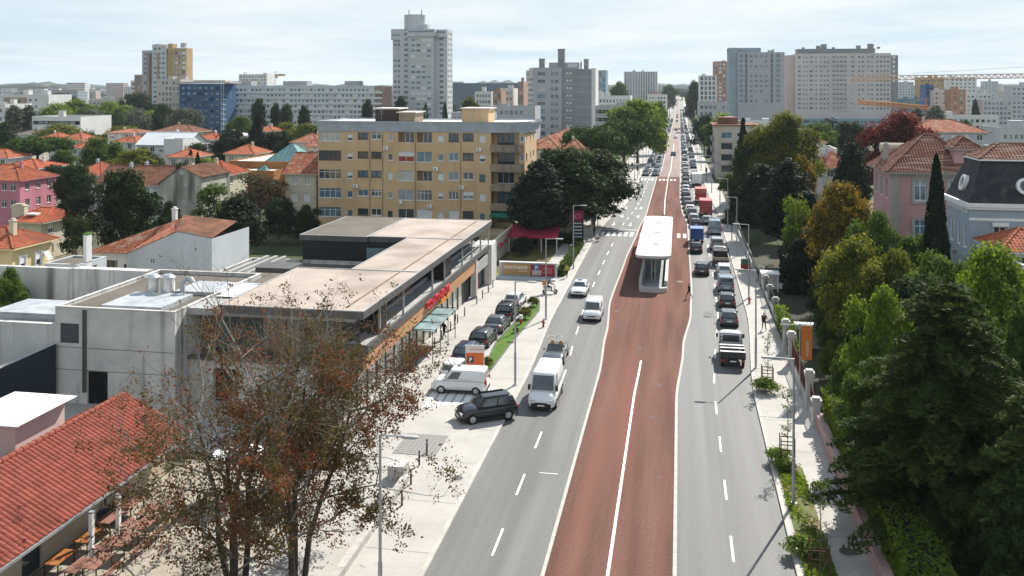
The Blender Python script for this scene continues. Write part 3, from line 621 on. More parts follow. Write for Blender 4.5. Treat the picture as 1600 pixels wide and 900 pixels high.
# parking totem
tt = thing('parking_totem', 'orange parking totem with blue P behind the white van', 'sign', at(742, 592, .12), R(8))
mb = MB(); mb.box(-.78, .78, -.09, .09, .0, 2.75, 0); mb.build('frame', METAL, tt); mb = MB(); mb.box(-.72, .72, -.1, -.085, .15, 2.15); mb.build('orange_panel', plain('totem_orange', (.60, .13, .03)), tt)
mb = MB(); mb.box(-.72, .72, -.1, -.085, 2.17, 2.68); mb.build('header_panel', plain('totem_header', (.66, .62, .58)), tt); mb = MB(); mb.box(-.58, -.1, -.112, -.102, 1.35, 1.86); mb.build('parking_sign', plain('totem_navy', (.02, .045, .10)), tt)
text_on('lettering', 'P', .5, WHITE, tt, (-.47, -.12, 1.42), 0, .006, .012)
text_on('lettering', 'CONTINENTE', .2, REDL, tt, (-.45, -.112, 2.36), 0, .006, width=1.1)
for i in range(3): mb = MB(); mb.box(-.45 + .1 * i, .5, -.11, -.101, .95 - .25 * i, 1.0 - .25 * i); mb.build('printed_line', plain('totem_pale', (.72, .45, .3)), tt)
# red-brown price totem by the garden
pt = thing('price_totem', 'dark red and black totem with pink emblem beside the awning', 'sign', at(903, 383, .1), R(6))
mb = MB(); mb.box(-.85, .85, -.12, .12, 0.3, 5.2); mb.build('body', plain('totem_black', (.02, .018, .022)), pt); mb = MB(); mb.box(-.85, .85, -.13, -.122, 3.6, 5.2); mb.build('header', plain('totem_maroon', (.22, .012, .05)), pt)
mb = MB(); n = 16
for k in range(n):
    a, b = 2*math.pi*k/n, 2*math.pi*(k+1)/n; P = lambda t, r: (r*.55*math.cos(t) + .18*r*math.sin(t), -.14, 4.4 + r*.38*math.sin(t))
    if k not in (1, 2): mb.poly([P(a, 1), P(a, .62), P(b, .62), P(b, 1)])
mb.build('emblem', plain('emblem_pink', (.65, .12, .3)), pt)
for i in range(5): mb = MB(); mb.box(-.55, .6, -.13, -.121, 3.2 - .5 * i, 3.38 - .5 * i); mb.build('price_row', plain('price_pale', (.45, .55, .58)), pt)
# ------------------------------------------------------------------ yellow apartment block
AWR = mk('awning_red', (.30, .06, .045), .8, .1)
OCH = mk('ochre_render', (.56, .40, .235), .88, .08, .35, fine=.04, dark=(.46, .32, .18), dscale=.5, dstretch=(1, 1, .15), dmin=.52, dmax=.75, spec=.15)
BAND = mk('pale_blue_cladding', (.42, .47, .52), .6, .08, .5, dark=(.34, .37, .40), dscale=.6, dstretch=(1, 1, .2))
BALC = mk('stained_concrete', (.28, .225, .16), .9, .15, .8, dark=(.12, .10, .08), dscale=1.2, dstretch=(1, 1, .2), dmin=.48, dmax=.7)
ROOFW = mk('white_roof_coating', (.60, .575, .53), .85, .1, .4, dark=(.42, .4, .37), dscale=.3)
ZY = 150.0
ya, WY = span(497, 767, ZY); lx = lambda px: span(497, px, ZY)[1]
yb = thing('apartment_block', 'five-storey ochre apartment block with pale blue roof band and corner balconies', 'apartment block', (ya.x, ya.y, -.1))
tops = [16.55 - 3.11 * k for k in range(5)]
cols = [(496.9, 533, -1.5, .1, ['w4t:c', 'b4t', 'w4t', 'w4t:b', 'w4t:b']), (542, 551, -1.4, -.3, ['p1', 'p1', 'p1:b', 'w1:b', 'w1:b']), (559, 575.5, -1.1, 0, ['b2', 'b2', 'b2:b', 'w2:b', 'b2']), (580, 596, -1.1, 0, ['w2t', 'b2', 'b2:b', 'w3t', 'w2']),
        (606, 613.5, -1.4, -.3, ['w1:c', 'w1', 'sh', 'w1:b', 'b1']), (622, 647, -1.6, .1, ['lg', 'w2:r', 'w2:c', 'w2:b', 'w2']), (651, 675, -1.6, .1, ['lg', 'w2:b', 'lg', 'w4t', 'sh']), (684, 693, -1.4, -.3, ['sh', 'w1:b', 'sh', 'p1', 'sh']),
        (701, 717, -1.35, 0, ['b2', 'w2:b', 'w2:b', 'w3', 'sh']), (723, 740, -1.2, 0, ['b2', 'b2', 'w2', 'p2:b', 'b2']), (749, 758.5, -1.45, -.3, ['sh', 'p1', 'b1:b', 'sh', 'w1:b'])]
fr = [(max(.12, lx(c[0])), lx(c[1]), t + c[2], t + c[3], c[4][k]) for k, t in enumerate(tops) for c in cols]
side_y = [(1.2, 2.4), (5.0, 6.0), (8.0, 9.2)]
block(yb, WY, 13, 16.85, OCH, front=fr, parapet=.1, roofm=ROOFW, reveal=OCH)
XB = lx(809); XW = lx(818.5)
rec = [(lx(773), lx(800), t - 1.9, t - .1, ['b3', 'b2', 'w3', 'b3:b', 'b2'][k]) for k, t in enumerate(tops)]
mb = MB(); rf = [(a - WY, b - WY, c, d, e) for a, b, c, d, e in rec]; facade(mb, (WY, 2.2, 0), (1, 0, 0), XB - WY, 16.85, rf, .15); mb.build('recessed_wall', OCH, yb); put_windows(yb, (WY, 2.2, 0), (1, 0, 0), rf)
sd = [(a, b, t - 1.3, t - .1, rnd.choice(['w2', 'sh', 'b2'])) for t in tops for a, b in side_y]
block(yb, XW - XB, 12, 16.2, OCH, right=sd, front=[(.2, XW - XB - .15, t - 1.3, t - .1, 'w1:b') for t in tops[:4]], x0=XB, y0=.9, parapet=.1, roofm=ROOFW, pname='wing_wall', rname='wing_roof')
for k, t in enumerate(tops[:4]):
    mb = MB(); x0, x1 = WY - .1, XB + .6; z = t - 1.75
    mb.box(x0, x1, .9, 2.2, z - 1.2, z - 1.0); mb.box(x0, x1, -.15, .0, z - 1.2, z); mb.box(x0, x1, 0, .9, z - 1.2, z - 1.02); mb.box(x1 - .15, x1, 0, .88, z - 1.0, z); mb.build('balcony', BALC, yb)
mb = MB(); mb.add([(-.1 + WY, -1.1, 3.55), (XB, -1.1, 3.55), (XB, 1.4, 4.3), (WY - .1, 1.4, 4.3), (-.1 + WY, -1.1, 3.35), (XB, -1.1, 3.35)], [(0, 1, 2, 3), (4, 5, 1, 0)]); mb.build('awning', mk('awning_green', (.015, .16, .11), .8, .1), yb)
mb = MB(); mb.box(WY - .6, XB + .3, -6, 2, .0, 1.4); mb.build('terrace', mk('terrace_render', (.42, .34, .22), .85, .15, .6), yb)
mb = MB()                                              # roof band: leans outwards
z0, z1 = 16.72, 18.45; o = .55; xr = lx(797)
pb = [(-.1, -.1), (xr, -.1), (XW + .3, 3.2), (XW + .3, 13.1), (-.1, 13.1)]; pt_ = [(.1, -.75), (xr + .25, -.75), (XW + .9, 3.0), (XW + .9, 13.6), (.1, 13.6)]
for (a, b), (c, d) in zip(list(zip(pb, pb[1:] + pb[:1])), list(zip(pt_, pt_[1:] + pt_[:1]))): mb.poly([(*a, z0), (*b, z0), (*d, z1), (*c, z1)])
mb.poly([(*p, z0) for p in reversed(pb)]); mb.build('roof_band', BAND, yb)
mb = MB(); mb.poly([(*p, z1 - .25) for p in pt_]); mb.build('roof', ROOFW, yb)
for x0, x1, h, m in ((lx(577), lx(612), 1.9, mk('dark_cabin', (.05, .035, .03), .8, .2)), (lx(614), lx(640), 1.3, BALC), (lx(715), lx(757), 2.0, OCH)):
    mb = MB(); mb.box(x0, x1, 3, 8, 18.0, 18.4 + h, 0); mb.box(x0 - .3, x1 + .3, 2.7, 8.3, 18.4 + h, 18.6 + h, 1); mb.build('roof_cabin', [m, ROOFW], yb)
mb = MB(); mb.box(lx(625), lx(629), -.35, -.02, 5.0, 5.6); mb.build('air_conditioner', WHITE, yb)
for k, (px, py) in enumerate(((600, 232), (678, 262), (745, 232), (553, 291), (718, 290), (668, 320))): mb = MB(); z = zat(py, ZY); mb.box(lx(px), lx(px) + .75, -.33, -.02, z, z + .55, 0); mb.cyl((lx(px) + .3, -.345, z + .27), (lx(px) + .3, -.33, z + .27), .2, .2, 10, 1); mb.build('air_conditioner', [WHITE, GREYM], yb)
for k, px in enumerate((520, 590, 660, 735)): mb = MB(); mb.cyl((lx(px), 2, 18), (lx(px), 2, 20.6), .03, .03, 5); [mb.cyl((lx(px) - .5, 2, 19.6 + q * .3), (lx(px) + .5, 2, 19.6 + q * .3), .02, .02, 4) for q in range(3)]; mb.build('roof_aerial', GREYM, yb)
for px in (578, 598, 649, 720): mb = MB(); mb.cyl((lx(px), -.06, 1), (lx(px), -.06, 16.6), .05, .05, 6); mb.build('downpipe', BALC, yb)
# cream house joined to its left, brick museum with glass pyramid
CREAM = mk('cream_render', (.52, .475, .36), .88, .08, .5, fine=.04, dark=(.42, .38, .3), dscale=.5)
house('cream_house', 'narrow cream house with pink tiled roof against the ochre block', 446, 494, 152.5, 271, 10, 3.2, CREAM, TILEM, 'gable', 'x', wins=2, floors=3, side=0, chim=0, wst=('sh', 'w2:c'))
BRICK = mk('orange_brick', (.34, .155, .06), .9, .14, .8, fine=.12, spec=.1)
mu = thing('museum_building', 'orange brick building with pale flat roof and green glass pyramid', 'building', atd(358, 190, -.1)); a_, wm = span(358, 482, 190)
zt = zat(251, 190)
block(mu, wm, 22, zt, BRICK, front=[(1.9, 3.4, zt - 4.2, zt - 1.0, 'b2'), (9, 10.5, 1, 4, 'b2')], parapet=.15, roofm=ROOFW)
block(mu, 7.6, 6, zat(265, 184), BRICK, front=[(3.4, 5.2, 1.2, zat(265, 184) - 2.2, 'b2')], x0=5.2, y0=-6.05, parapet=.12, roofm=ROOFW, pname='annex_wall', rname='annex_roof')
GP = mk('green_pyramid_glass', (.16, .34, .32), .15, .15, .6, spec=.7)
def pyramid(cx, cy, r, z0, h, n=6):
    ap = Vector((cx, cy, z0 + h)); cs = [Vector((cx + sx * r, cy + sy * r, z0)) for sx, sy in ((-1, -1), (1, -1), (1, 1), (-1, 1))]
    for i in range(4):
        a, b = cs[i], cs[(i + 1) % 4]
        mb = MB(); mb.poly([a, b, ap]); face = mb.build('pyramid_pane', GP, mu); bars = MB()
        for k in range(n + 1):
            p = a.lerp(b, k / n); q = p.lerp(ap, 1 - abs(2 * k / n - 1)) if 0 < k < n else ap; bars.cyl(p, a.lerp(b, .5).lerp(ap, 0) * 0 + (p + (ap - (a + b) / 2) * (1 - abs(2 * k / n - 1)) if 0 < k < n else ap), .06, .06, 4)
        bars.build('glazing_bars', FRAMED, face)
pyramid(11.6, 5.5, 4.3, zt - .1, zat(220, 196) - zt, 8); pyramid(9.3, -3.2, 1.0, zat(265, 184) - .1, 1.2, 3)

# ------------------------------------------------------------------ towers and blocks behind
HZW = mk('tower_pale_grey', (.46, .48, .49), .85, .06, .1, dark=(.38, .40, .42), dscale=.15, dstretch=(1, 1, .2))
HZB = mk('tower_beige', (.47, .43, .39), .85, .07, .1)
HZP = mk('tower_pinkish_white', (.52, .48, .47), .85, .06, .08, dark=(.46, .42, .42), dscale=.06)
HZG = mk('tower_mid_grey', (.245, .255, .265), .85, .1, .2)
HZL = mk('tower_lilac_grey', (.37, .38, .40), .85, .08, .2)
HZO = mk('tower_ochre', (.38, .27, .13), .85, .1, .2)
HZN = mk('tower_brown', (.33, .22, .17), .85, .1, .2)
HWT = mk('tower_white', (.62, .62, .60), .8, .06, .2)
NET = mk('blue_netting', (.02, .065, .15), .9, .3, .25, fine=.25, dark=(.05, .12, .2), dscale=.2, dmin=.5, dmax=.7)
def tower(name, label, pxl, pxr, ptop, zc, D, wall, ncol, st, fh=3.0, ww=None, wh=1.35, rz=0.0, skip=(), side=0, cabins=2, cat='tower block', group=None, cols=None, zbase=None, pbot=None, roofm=None, sidest=None):
    a, W = span(pxl, pxr, zc, rz); zb = gz(a.y) - 1 if zbase is None else zbase; h = zat(ptop, zc) - zb
    root = thing(name, label, cat, (a.x, a.y, zb), rz, group); zlow = (zat(pbot, zc) - zb) if pbot else 0
    n = max(1, int((h - zlow - .6) / fh)); zs = [h - .9 - fh * (k + 1) + .5 for k in range(n)]
    cl = cols or even(ncol, W, ww or min(1.6, W / ncol * .55), wh, st, .6, .5)
    fr = rows(cl, [z for z in zs if z > .2]); sd = rows(even(side, D, 1.5, wh, sidest or st, .6, .5), zs) if side else []
    block(root, W, D, h, wall, front=fr, right=sd if pxl < 1000 else (), left=sd if pxl >= 1000 else (), parapet=.7, roofm=roofm or ROOFG)
    if cabins: clutter(root, W, D, h, cabins, wall, seed=int(pxl), hmax=2.4)
    return root, W, h, zs
WS = ('d', 'd:b', 'd:b', 'd:c', 'd'); 
# tall pale tower in the middle
t2, W2, h2, zs2 = tower('residential_tower', 'tall pale grey-blue tower with crown, tallest in the picture', 625, 699, 47, 515, 12, HZW, 3, WS, side=3, cols=[(2.5, 4.6, .5, 1.7, WS), (23.2, 25.4, .4, 1.8, ('d', 'd:b'))], cabins=0)
block(t2, 14.4, 3, h2 - 3.6, HZW, front=rows([(1.2 + 3.1 * i, 3.6 + 3.1 * i, .5, 1.75, ('d:b', 'd:c', 'd', 'sh', 'd:b')) for i in range(4)], [z - 3.6 for z in zs2[:-1]]), x0=6.2, y0=-3.03, parapet=.3, pname='bay_wall', rname='bay_roof')
block(t2, 5.2, 12, h2, HZW, front=rows([(.6, 2.2, .5, 1.7, WS), (2.9, 4.4, .5, 1.7, WS)], zs2), x0=-4.9, y0=2, parapet=.3, pname='bay_wall', rname='bay_roof')
for x0, x1, y0, z0, z1 in ((-5.5, 2.5, .6, h2 - 5.5, h2 + .6), (5.4, 21.5, -4.0, h2 - 3.9, h2 + .2), (21.5, 27.4, -1.4, h2 - 4.2, h2 - .3)):
    mb = MB(); mb.box(x0, x1, y0, y0 + 5, z0, z1); mb.box(x0 + .5, x1 - .5, y0 - .02, y0 + .1, z0 + 2.2, z0 + 3.2, 1); mb.build('top_gallery', [HZW, GLASSB], t2)
mb = MB(); mb.cyl((6.5, 8, h2 - .5), (6.5, 8, h2 + 9), 6.2, 6.2, 14); mb.box(10, 15, 4, 9, h2, h2 + 3.4); mb.build('crown', HZW, t2)
for x in (3.5, 11): mb = MB(); mb.cyl((x, 6, h2 + 8.9), (x, 6, h2 + 12), .35, .25, 6); mb.build('mast', GREYM, t2)
mb = MB(); mb.box(-5.8, 28.5, -1.6, 18, 0, 11); mb.build('podium', HZW, t2)
# brown and white tower on the left
t1, W1, h1, zs1 = tower('residential_tower', 'brown and white stepped tower block rising above the park at left', 222, 268, 79, 570, 8, HZL, 6, WS, ww=1.9, cabins=0)
block(t1, 9.5, 8, h1 + 3.5, HZW, front=rows(even(3, 9.5, 1.9, 1.3, WS, .5, .5), [z + 3.2 for z in zs1]), x0=8.3, y0=-2.03, parapet=.4, pname='bay_wall', rname='bay_roof')
block(t1, 13.2, 7, h1 + 1.2, HZO, front=rows([(5.2, 7.2, .3, 1.9, ('d:c', 'sh', 'd')), (7.6, 9.2, .3, 1.9, ('d:c', 'd')), (9.9, 12.4, .3, 1.9, ('d:c', 'sh', 'd'))], [z + .5 for z in zs1]), x0=18.0, y0=-1.03, parapet=.4, pname='bay_wall', rname='bay_roof')
for x in (22.8, 27.3, 31.0): mb = MB(); mb.box(x - .4, x + .1, -1.5, -1.04, 4, h1 + .6); mb.build('rib', HZB, t1)
clutter(t1, 30, 7, h1 + 2.5, 4, HZL, 5)
mb = MB(); mb.box(19, 22.3, -2.2, 3, h1 - 2, h1 + 4); mb.build('stair_tower', HZO, t1)
for x in (4.5, 11.5): mb = MB(); mb.box(x, x + 1.6, -2.25, .3, 3, h1 - 1.5); mb.build('brown_pier', HZN, t1)
tower('apartment_block', 'slim white balcony block left of the brown tower', 204, 213, 126, 600, 12, HWT, 1, ('d', 'd:b'), ww=2.6, cabins=0, cat='building')
tower('apartment_block', 'brick-brown block with white bays beside the brown tower', 210, 225, 117, 590, 14, HZN, 3, WS, cabins=0, cat='building')
tower('apartment_block', 'beige block with dark window columns left of the netted building', 245, 282, 124, 500, 14, HZB, 6, ('d', 'd', 'd:c'), ww=1.2, wh=1.7, cabins=3, cat='building')
nb, Wn, hn, zn = tower('netted_building', 'building wrapped in dark blue scaffold netting', 280, 346, 131, 480, 16, NET, 7, ('d:b', 'd', 'd:b', 'none'), ww=1.7, cabins=0, cat='building', roofm=ROOFG)
for k in range(9):
    mb = MB(); mb.box(Wn + .1, Wn + 1.5, -.4, 2, 2.0 + k * 2.6, 2.15 + k * 2.6); mb.build('scaffold_deck', HWT, nb)
for x in (.1, 1.45): mb = MB(); mb.cyl((Wn + x, -.4, 0), (Wn + x, -.4, hn), .09, .09, 5); mb.build('scaffold_pole', HWT, nb)
mb = MB(); mb.box(-3, Wn + 4, 2, 14, hn + .3, hn + 1.1); mb.box(6, Wn, 4, 12, hn + 1.1, hn + 2.0); mb.build('roof_cover', HZB, nb)
lb, WL, hl, zl = tower('apartment_block', 'long white six-storey apartment block with rows of windows and red-brown end', 348, 585, 134, 505, 15, mk('block_pale_blue', (.50, .54, .56), .8, .06, .2), 38, ('d', 'd:b', 'sh', 'd:b', 'd:c'), ww=1.35, wh=1.25, cabins=0, cat='building')
for k, z in enumerate(zl):
    mb = MB(); mb.box(-.2, WL + 4.4, -.32, -.02, z - .75, z + .32); mb.build('balcony_band', HWT, lb)
block(lb, 5, 14, hl - .5, HZN, front=rows([(.8, 2.2, .4, 1.6, WS), (2.8, 4.2, .4, 1.6, WS)], zl), x0=WL + .02, y0=.4, parapet=.3, pname='end_wall', rname='end_roof')
for x, w in ((-1, 16), (34, 14), (70, 8)): mb = MB(); mb.box(x, x + w, 4, 11, hl - .2, hl + 2.6); mb.build('roof_cabin', HZL, lb)
tower('office_block', 'far white block seen above the long apartment block', 373, 417, 116, 820, 14, HWT, 9, WS, cabins=3, cat='building')
# grey block beside the avenue
t3, W3, h3, zs3 = tower('apartment_block', 'grey concrete block with chimney tower left of the avenue', 832, 878, 106, 366, 16, HZL, 4, WS, cols=[(2.0, 5.2, .2, 1.7, ('d:b', 'w3', 'd', 'd:b', 'w2:c')), (7.4, 8.7, .3, 1.5, ('d:b', 'd')), (9.2, 10.4, .3, 1.5, ('d:b', 'd'))], cabins=0, cat='building')
block(t3, 11.6, 17, h3 - .6, HZG, front=rows([(1.7, 2.5, .1, 1.6, 'p1'), (3.0, 3.8, .1, 1.6, 'p1')], [z for z in zs3]), right=rows(even(4, 17, 2.2, 1.2, 'd', .8, .3), zs3), x0=W3 + .03, y0=.6, parapet=.3, pname='wing_wall', rname='wing_roof')
for z in zs3: mb = MB(); mb.box(W3 + .1, W3 + 11.8, .5, .62, z - .45, z - .25); mb.build('floor_band', HZL, t3)
for x0, x1, z1 in ((2.2, 4.3, 5.6), (9.9, 12.6, 11.0), (20.5, 22.2, 5.2)): mb = MB(); mb.box(x0, x1, 3, 6, h3 - .4, h3 - .4 + z1 * .72, 0); mb.box(x0 - .15, x1 + .15, 2.85, 6.15, h3 - .4 + z1 * .72, h3 - .2 + z1 * .72, 1); mb.build('chimney', [HZG, HZL], t3)
mb = MB(); mb.box(6.2, 18.5, 3.5, 12, h3 - .5, h3 + 2.2); mb.box(14.0, 16.4, 3.4, 3.6, h3 + .3, h3 + 1.7, 1); mb.box(16.6, 17.8, 3.4, 3.6, h3 + .3, h3 + 1.7, 1); mb.build('penthouse', [HZL, HWT], t3)
mb = MB(); mb.cyl((19.2, 5, h3 - .5), (19.2, 5, h3 + 2.6), .3, .25, 8); mb.build('flue', METAL, t3)
mb = MB(); mb.box(W3 + 11.7, W3 + 13.4, 1.0, 14, 2, h3 - .2); mb.build('stair_tower', HWT, t3)
tower('office_block', 'blue glazed block with angled roof behind the grey block', 921, 947, 110, 480, 14, mk('office_blue', (.22, .32, .38), .5, .1, .3), 5, ('d:b', 'd:c'), ww=1.3, wh=1.8, cabins=0, cat='building')
tower('office_block', 'low white and blue office left of the avenue trees', 918, 985, 150, 420, 16, HWT, 12, ('d:b', 'd'), cabins=2, cat='building')
tower('office_block', 'low long block with dark window bands behind the grey block', 930, 990, 165, 340, 16, HZL, 10, ('d', 'd:b'), ww=2.2, cabins=2, cat='building')
fb, Wf, hf, zf = tower('office_block', 'far flat-topped block with vertical fins left of the avenue end', 975, 1027, 112, 1150, 20, HZL, 14, ('d', 'd:b'), ww=1.4, wh=2.4, cabins=2, cat='building')
for i in range(13): mb = MB(); mb.box(.6 + i * 3.2, 1.3 + i * 3.2, -.8, 0, 2, hf - .5); mb.build('fin', HWT, fb)
tower('apartment_block', 'white apartment block with blue roof near the avenue end', 1012, 1042, 148, 640, 14, HWT, 6, WS, cabins=0, cat='building')
# roofs between the tower and the grey block
for nm, lab, l, r_, t_, z_, w_, n_ in (('office_block', 'low white block with red roof box right of the pale tower', 742, 768, 143, 460, HWT, 5), ('office_block', 'brick stair block between the pale tower and grey block', 770, 783, 142, 430, HZN, 2), ('office_block', 'small white glazed penthouse block behind the ochre roof', 782, 802, 138, 450, HWT, 5),
        ('office_block', 'wide low grey block right behind the ochre apartment roof', 762, 836, 166, 330, HZL, 9), ('apartment_block', 'slim terracotta chimney block left of the grey block', 809, 818, 128, 440, HZN, 1), ('apartment_block', 'pink and white block peeking left of the grey block', 822, 834, 110, 520, HZP, 3),
        ('office_block', 'low dark roofed block behind the ochre roof at left', 705, 764, 176, 300, HZL, 8)):
    tower(nm, lab, l, r_, t_, z_, 13, w_, n_, WS, cabins=1, cat='building')
tower('hall_building', 'very long dark blue-grey hall on the skyline right of the tower', 660, 838, 130, 1000, 60, mk('hall_slate', (.09, .13, .17), .8, .15, .05), 24, ('d', 'none', 'none'), cabins=0, cat='building', fh=9)
# right of the avenue
tower('apartment_block', 'white classical block with tall windows right of the avenue end', 1092, 1120, 118, 560, 15, HWT, 4, ('d', 'd:b'), ww=1.5, wh=2.2, cabins=1, cat='building')
tower('residential_tower', 'pinkish brown tower half hidden behind the twin grey slab', 1115, 1142, 96, 700, 18, HZN, 4, ('d', 'd:c', 'sh'), cabins=2)
t4, W4, h4, zs4 = tower('residential_tower', 'grey slab tower with dark window columns right of the avenue', 1153, 1226, 82, 550, 20, HZL, 8, WS, cols=[(.9, 3.0, .2, 2.2, 'd:b'), (4.1, 5.6, .0, 2.6, 'd'), (7.2, 8.6, .4, 1.6, WS), (10.1, 11.5, .4, 1.6, WS), (13, 14.4, .4, 1.6, WS), (15.9, 17.3, .4, 1.6, WS), (19.2, 20.6, .0, 2.6, 'd'), (22.3, 24.8, .2, 2.2, 'd:b')], cabins=2, pbot=168)
mb = MB(); mb.box(-5.4, -.02, 2, 20, 0, h4 + 3); mb.box(-5.4, 14, 6, 18, h4 - .5, h4 + 3); mb.build('side_wall', mk('tower_blue_grey', (.27, .33, .38), .8, .08, .2), t4)
mb = MB(); mb.box(-7, 30, -3, 0, 0, 8.5); mb.build('podium', HZL, t4)
for i in range(8): mb = MB(); mb.box(-1 + i * 3.1, .5 + i * 3.1, -3.06, -3.0, 5.6, 7.2); mb.build('podium_window', FRAME, t4)
n5 = [(1.5, 3.2, .4, 1.7, WS), (4.8, 5.5, .4, 1.4, 'd'), (6.6, 7.3, .4, 1.4, 'd'), (8.6, 10.6, .4, 1.6, WS), (12.2, 13.0, .4, 1.5, 'd')] + [(15 + 2.1 * i, 16.1 + 2.1 * i, .4, 1.6, WS) for i in range(3)] + [(22.4 + 2.25 * i, 24.2 + 2.25 * i, .5, 1.5, ('d', 'd', 'd:b')) for i in range(4)] + [(33.6, 35.6, .4, 1.6, WS)] + [(38 + 2.2 * i, 39.2 + 2.2 * i, .4, 1.6, WS) for i in range(2)] + [(43.5 + 2.2 * i, 44.7 + 2.2 * i, .4, 1.6, WS) for i in range(2)] + [(48.8 + 2.1 * i, 50 + 2.1 * i, .3, 1.7, ('d', 'd:b')) for i in range(4)]
a5, W5t = span(1243, 1403, 86, 590) if False else span(1243, 1403, 590)
t5, W5, h5, zs5 = tower('residential_tower', 'broad pinkish-white slab tower with many window columns at right', 1243, 1392, 84, 590, 22, HZP, 20, WS, cols=[(a * W5t / 61.5, b * W5t / 61.5, c, d, e) for a, b, c, d, e in n5], cabins=0, pbot=172)
mb = MB(); mb.box(-5.5, -.02, 4, 22, 0, h5 - .8); mb.build('side_wall', mk('tower_rose', (.5, .42, .39), .85, .06, .1), t5)
mb = MB(); mb.box(W5 + .02, W5 + 5, 3, 21, 0, h5 - 1.2); mb.build('end_wall', HZG, t5)
for z in zs5[:6]: mb = MB(); mb.box(W5 + 1.6, W5 + 3.2, 2.95, 3.05, z, z + 1.8); mb.build('end_window', FRAME, t5)
mb = MB(); mb.box(2, W5 - 9, 3, 18, h5 - .6, h5 + 2.6); mb.box(1.6, W5 - 8.6, 2.6, 18.4, h5 + 2.6, h5 + 3.2); mb.build('attic_storey', HZG, t5)
for i, x in enumerate((5, 14, 17, 24, 39, 46, 52)): mb = MB(); mb.box(x, x + 1.4 + i % 3, 6, 9, h5 + 3.1, h5 + 4.4 + (i * 7 % 3)); mb.build('chimney', HZG, t5)
for z in zs5: mb = MB(); mb.box(22.0 * W5t / 61.5, 31.2 * W5t / 61.5, -.5, -.02, z - .55, z + .35); mb.build('balcony', HZP, t5)
pod = MB(); pod.box(-8, W5 + 3, -8, -2, 0, 8.4); pod.build('podium', mk('podium_blue', (.18, .30, .38), .5, .12, .1), t5)
for z in (3.0, 6.4):
    for i in range(14): mb = MB(); mb.box(-6 + i * 5, -2.2 + i * 5, -8.06, -8.0, z - .5, z + .9); mb.build('podium_window', GLASS if i % 3 else GLASSB, t5)
tower('commercial_building', 'grey gabled commercial building with coloured mural by the avenue', 1091, 1136, 160, 420, 18, HZL, 6, WS, cabins=1, cat='building')
mm = thing('mural_panel', 'green and orange painted panel on the building by the avenue', 'mural', atd(1109, 395, gz(400)))
mb = MB(); mb.box(0, 5.0, 0, .3, 0, 6.5); mb.build('green_panel', plain('mural_green', (.02, .30, .17)), mm); mb = MB(); mb.box(5.05, 9.5, 0, .3, 0, 5.2); mb.build('orange_panel', plain('mural_orange', (.55, .14, .06)), mm)
tower('low_building', 'low white flat-roofed building behind the residential corner block', 1150, 1215, 190, 330, 14, HWT, 8, WS, cabins=2, cat='building')
# corner block by the right pavement
BEI = mk('beige_stucco', (.43, .40, .355), .88, .08, .4, dark=(.33, .30, .27), dscale=.4, dstretch=(1, 1, .2), spec=.15)
rb, WR, hrr, zrs = tower('apartment_block', 'beige five-storey corner block by the right pavement', 1117, 1186, 197, 238, 17, BEI, 3, WS, cols=[(1.6, 4.4, .2, 1.8, ('w3:b', 'w2:b', 'b3', 'w2:b')), (5.6, 6.5, .5, 1.7, ('w1', 'sh')), (7.6, 10.2, .3, 1.8, ('w2:b', 'p2', 'w3'))], side=4, fh=2.95, cabins=2, cat='building', zbase=-.1, roofm=TILEB)
for z in zrs[:4]: mb = MB(); mb.box(1.3, 4.7, -.5, -.02, z - .9, z + .25); mb.build('balcony', BEI, rb)
for z in zrs[:4]: mb = MB(); mb.box(-.8, -.02, 3, 13, z - .8, z + .2); mb.build('balcony', HZG, rb)
mb = MB(); mb.box(-.7, WR + .3, -.5, 17, hrr + .08, hrr + .4); mb.box(1, 6, 3, 9, hrr + .4, hrr + 2.2); mb.build('roof_cover', [TILEB], rb)
tower('house_block', 'white flat-roofed house with dark windows behind the red tree', 1250, 1308, 232, 190, 10, HWT, 5, ('d', 'w2', 'd:b'), cabins=1, cat='house')
# far right cluster
for lab, l, r_, t_, z_, w_, n_, st_ in (('ochre stepped tower behind the crane jib at right', 1437, 1476, 121, 640, HZO, 7, WS), ('white and slate tower with red-brown top near the crane', 1484, 1526, 121, 760, HWT, 6, ('d:b', 'd')), ('narrow cobalt blue tower face at right', 1446, 1459, 133, 600, mk('cobalt_panels', (.03, .09, .26), .6, .15, .2), 2, ('d:b', 'none')),
        ('white balcony block in front of the ochre tower', 1459, 1486, 141, 590, HZP, 4, WS), ('terracotta ten-storey block at right', 1486, 1509, 140, 560, mk('terracotta_block', (.42, .22, .13), .85, .08, .2), 2, ('d', 'd:c')), ('white terraced block right of the terracotta one', 1509, 1550, 146, 620, HWT, 6, WS),
        ('long pale blue block at the right edge', 1535, 1582, 156, 560, HZW, 7, WS), ('white stepped block at the right edge of the picture', 1580, 1640, 134, 600, HZW, 8, WS), ('low white factory sheds at right', 1478, 1560, 181, 420, HWT, 9, ('d:b', 'none', 'none')),
        ('far pale block behind the crane at right', 1538, 1560, 127, 1100, HZW, 4, WS), ('far blue-white blocks just right of the broad slab', 1404, 1428, 128, 1000, HZW, 5, WS), ('teal glass office right of the broad slab', 1400, 1442, 155, 640, mk('teal_glass', (.08, .17, .2), .3, .1, .2), 7, ('d:b', 'd')),
        ('pale villa with blue windows at the right edge', 1563, 1640, 200, 230, HZW, 8, ('w2', 'w2:b')), ('white end block at the left edge behind the pines', -30, 8, 163, 330, HWT, 3, WS)):
    tower('city_block', lab, l, r_, t_, z_, 14, w_, n_, st_, cabins=2, cat='building', wh=1.3)
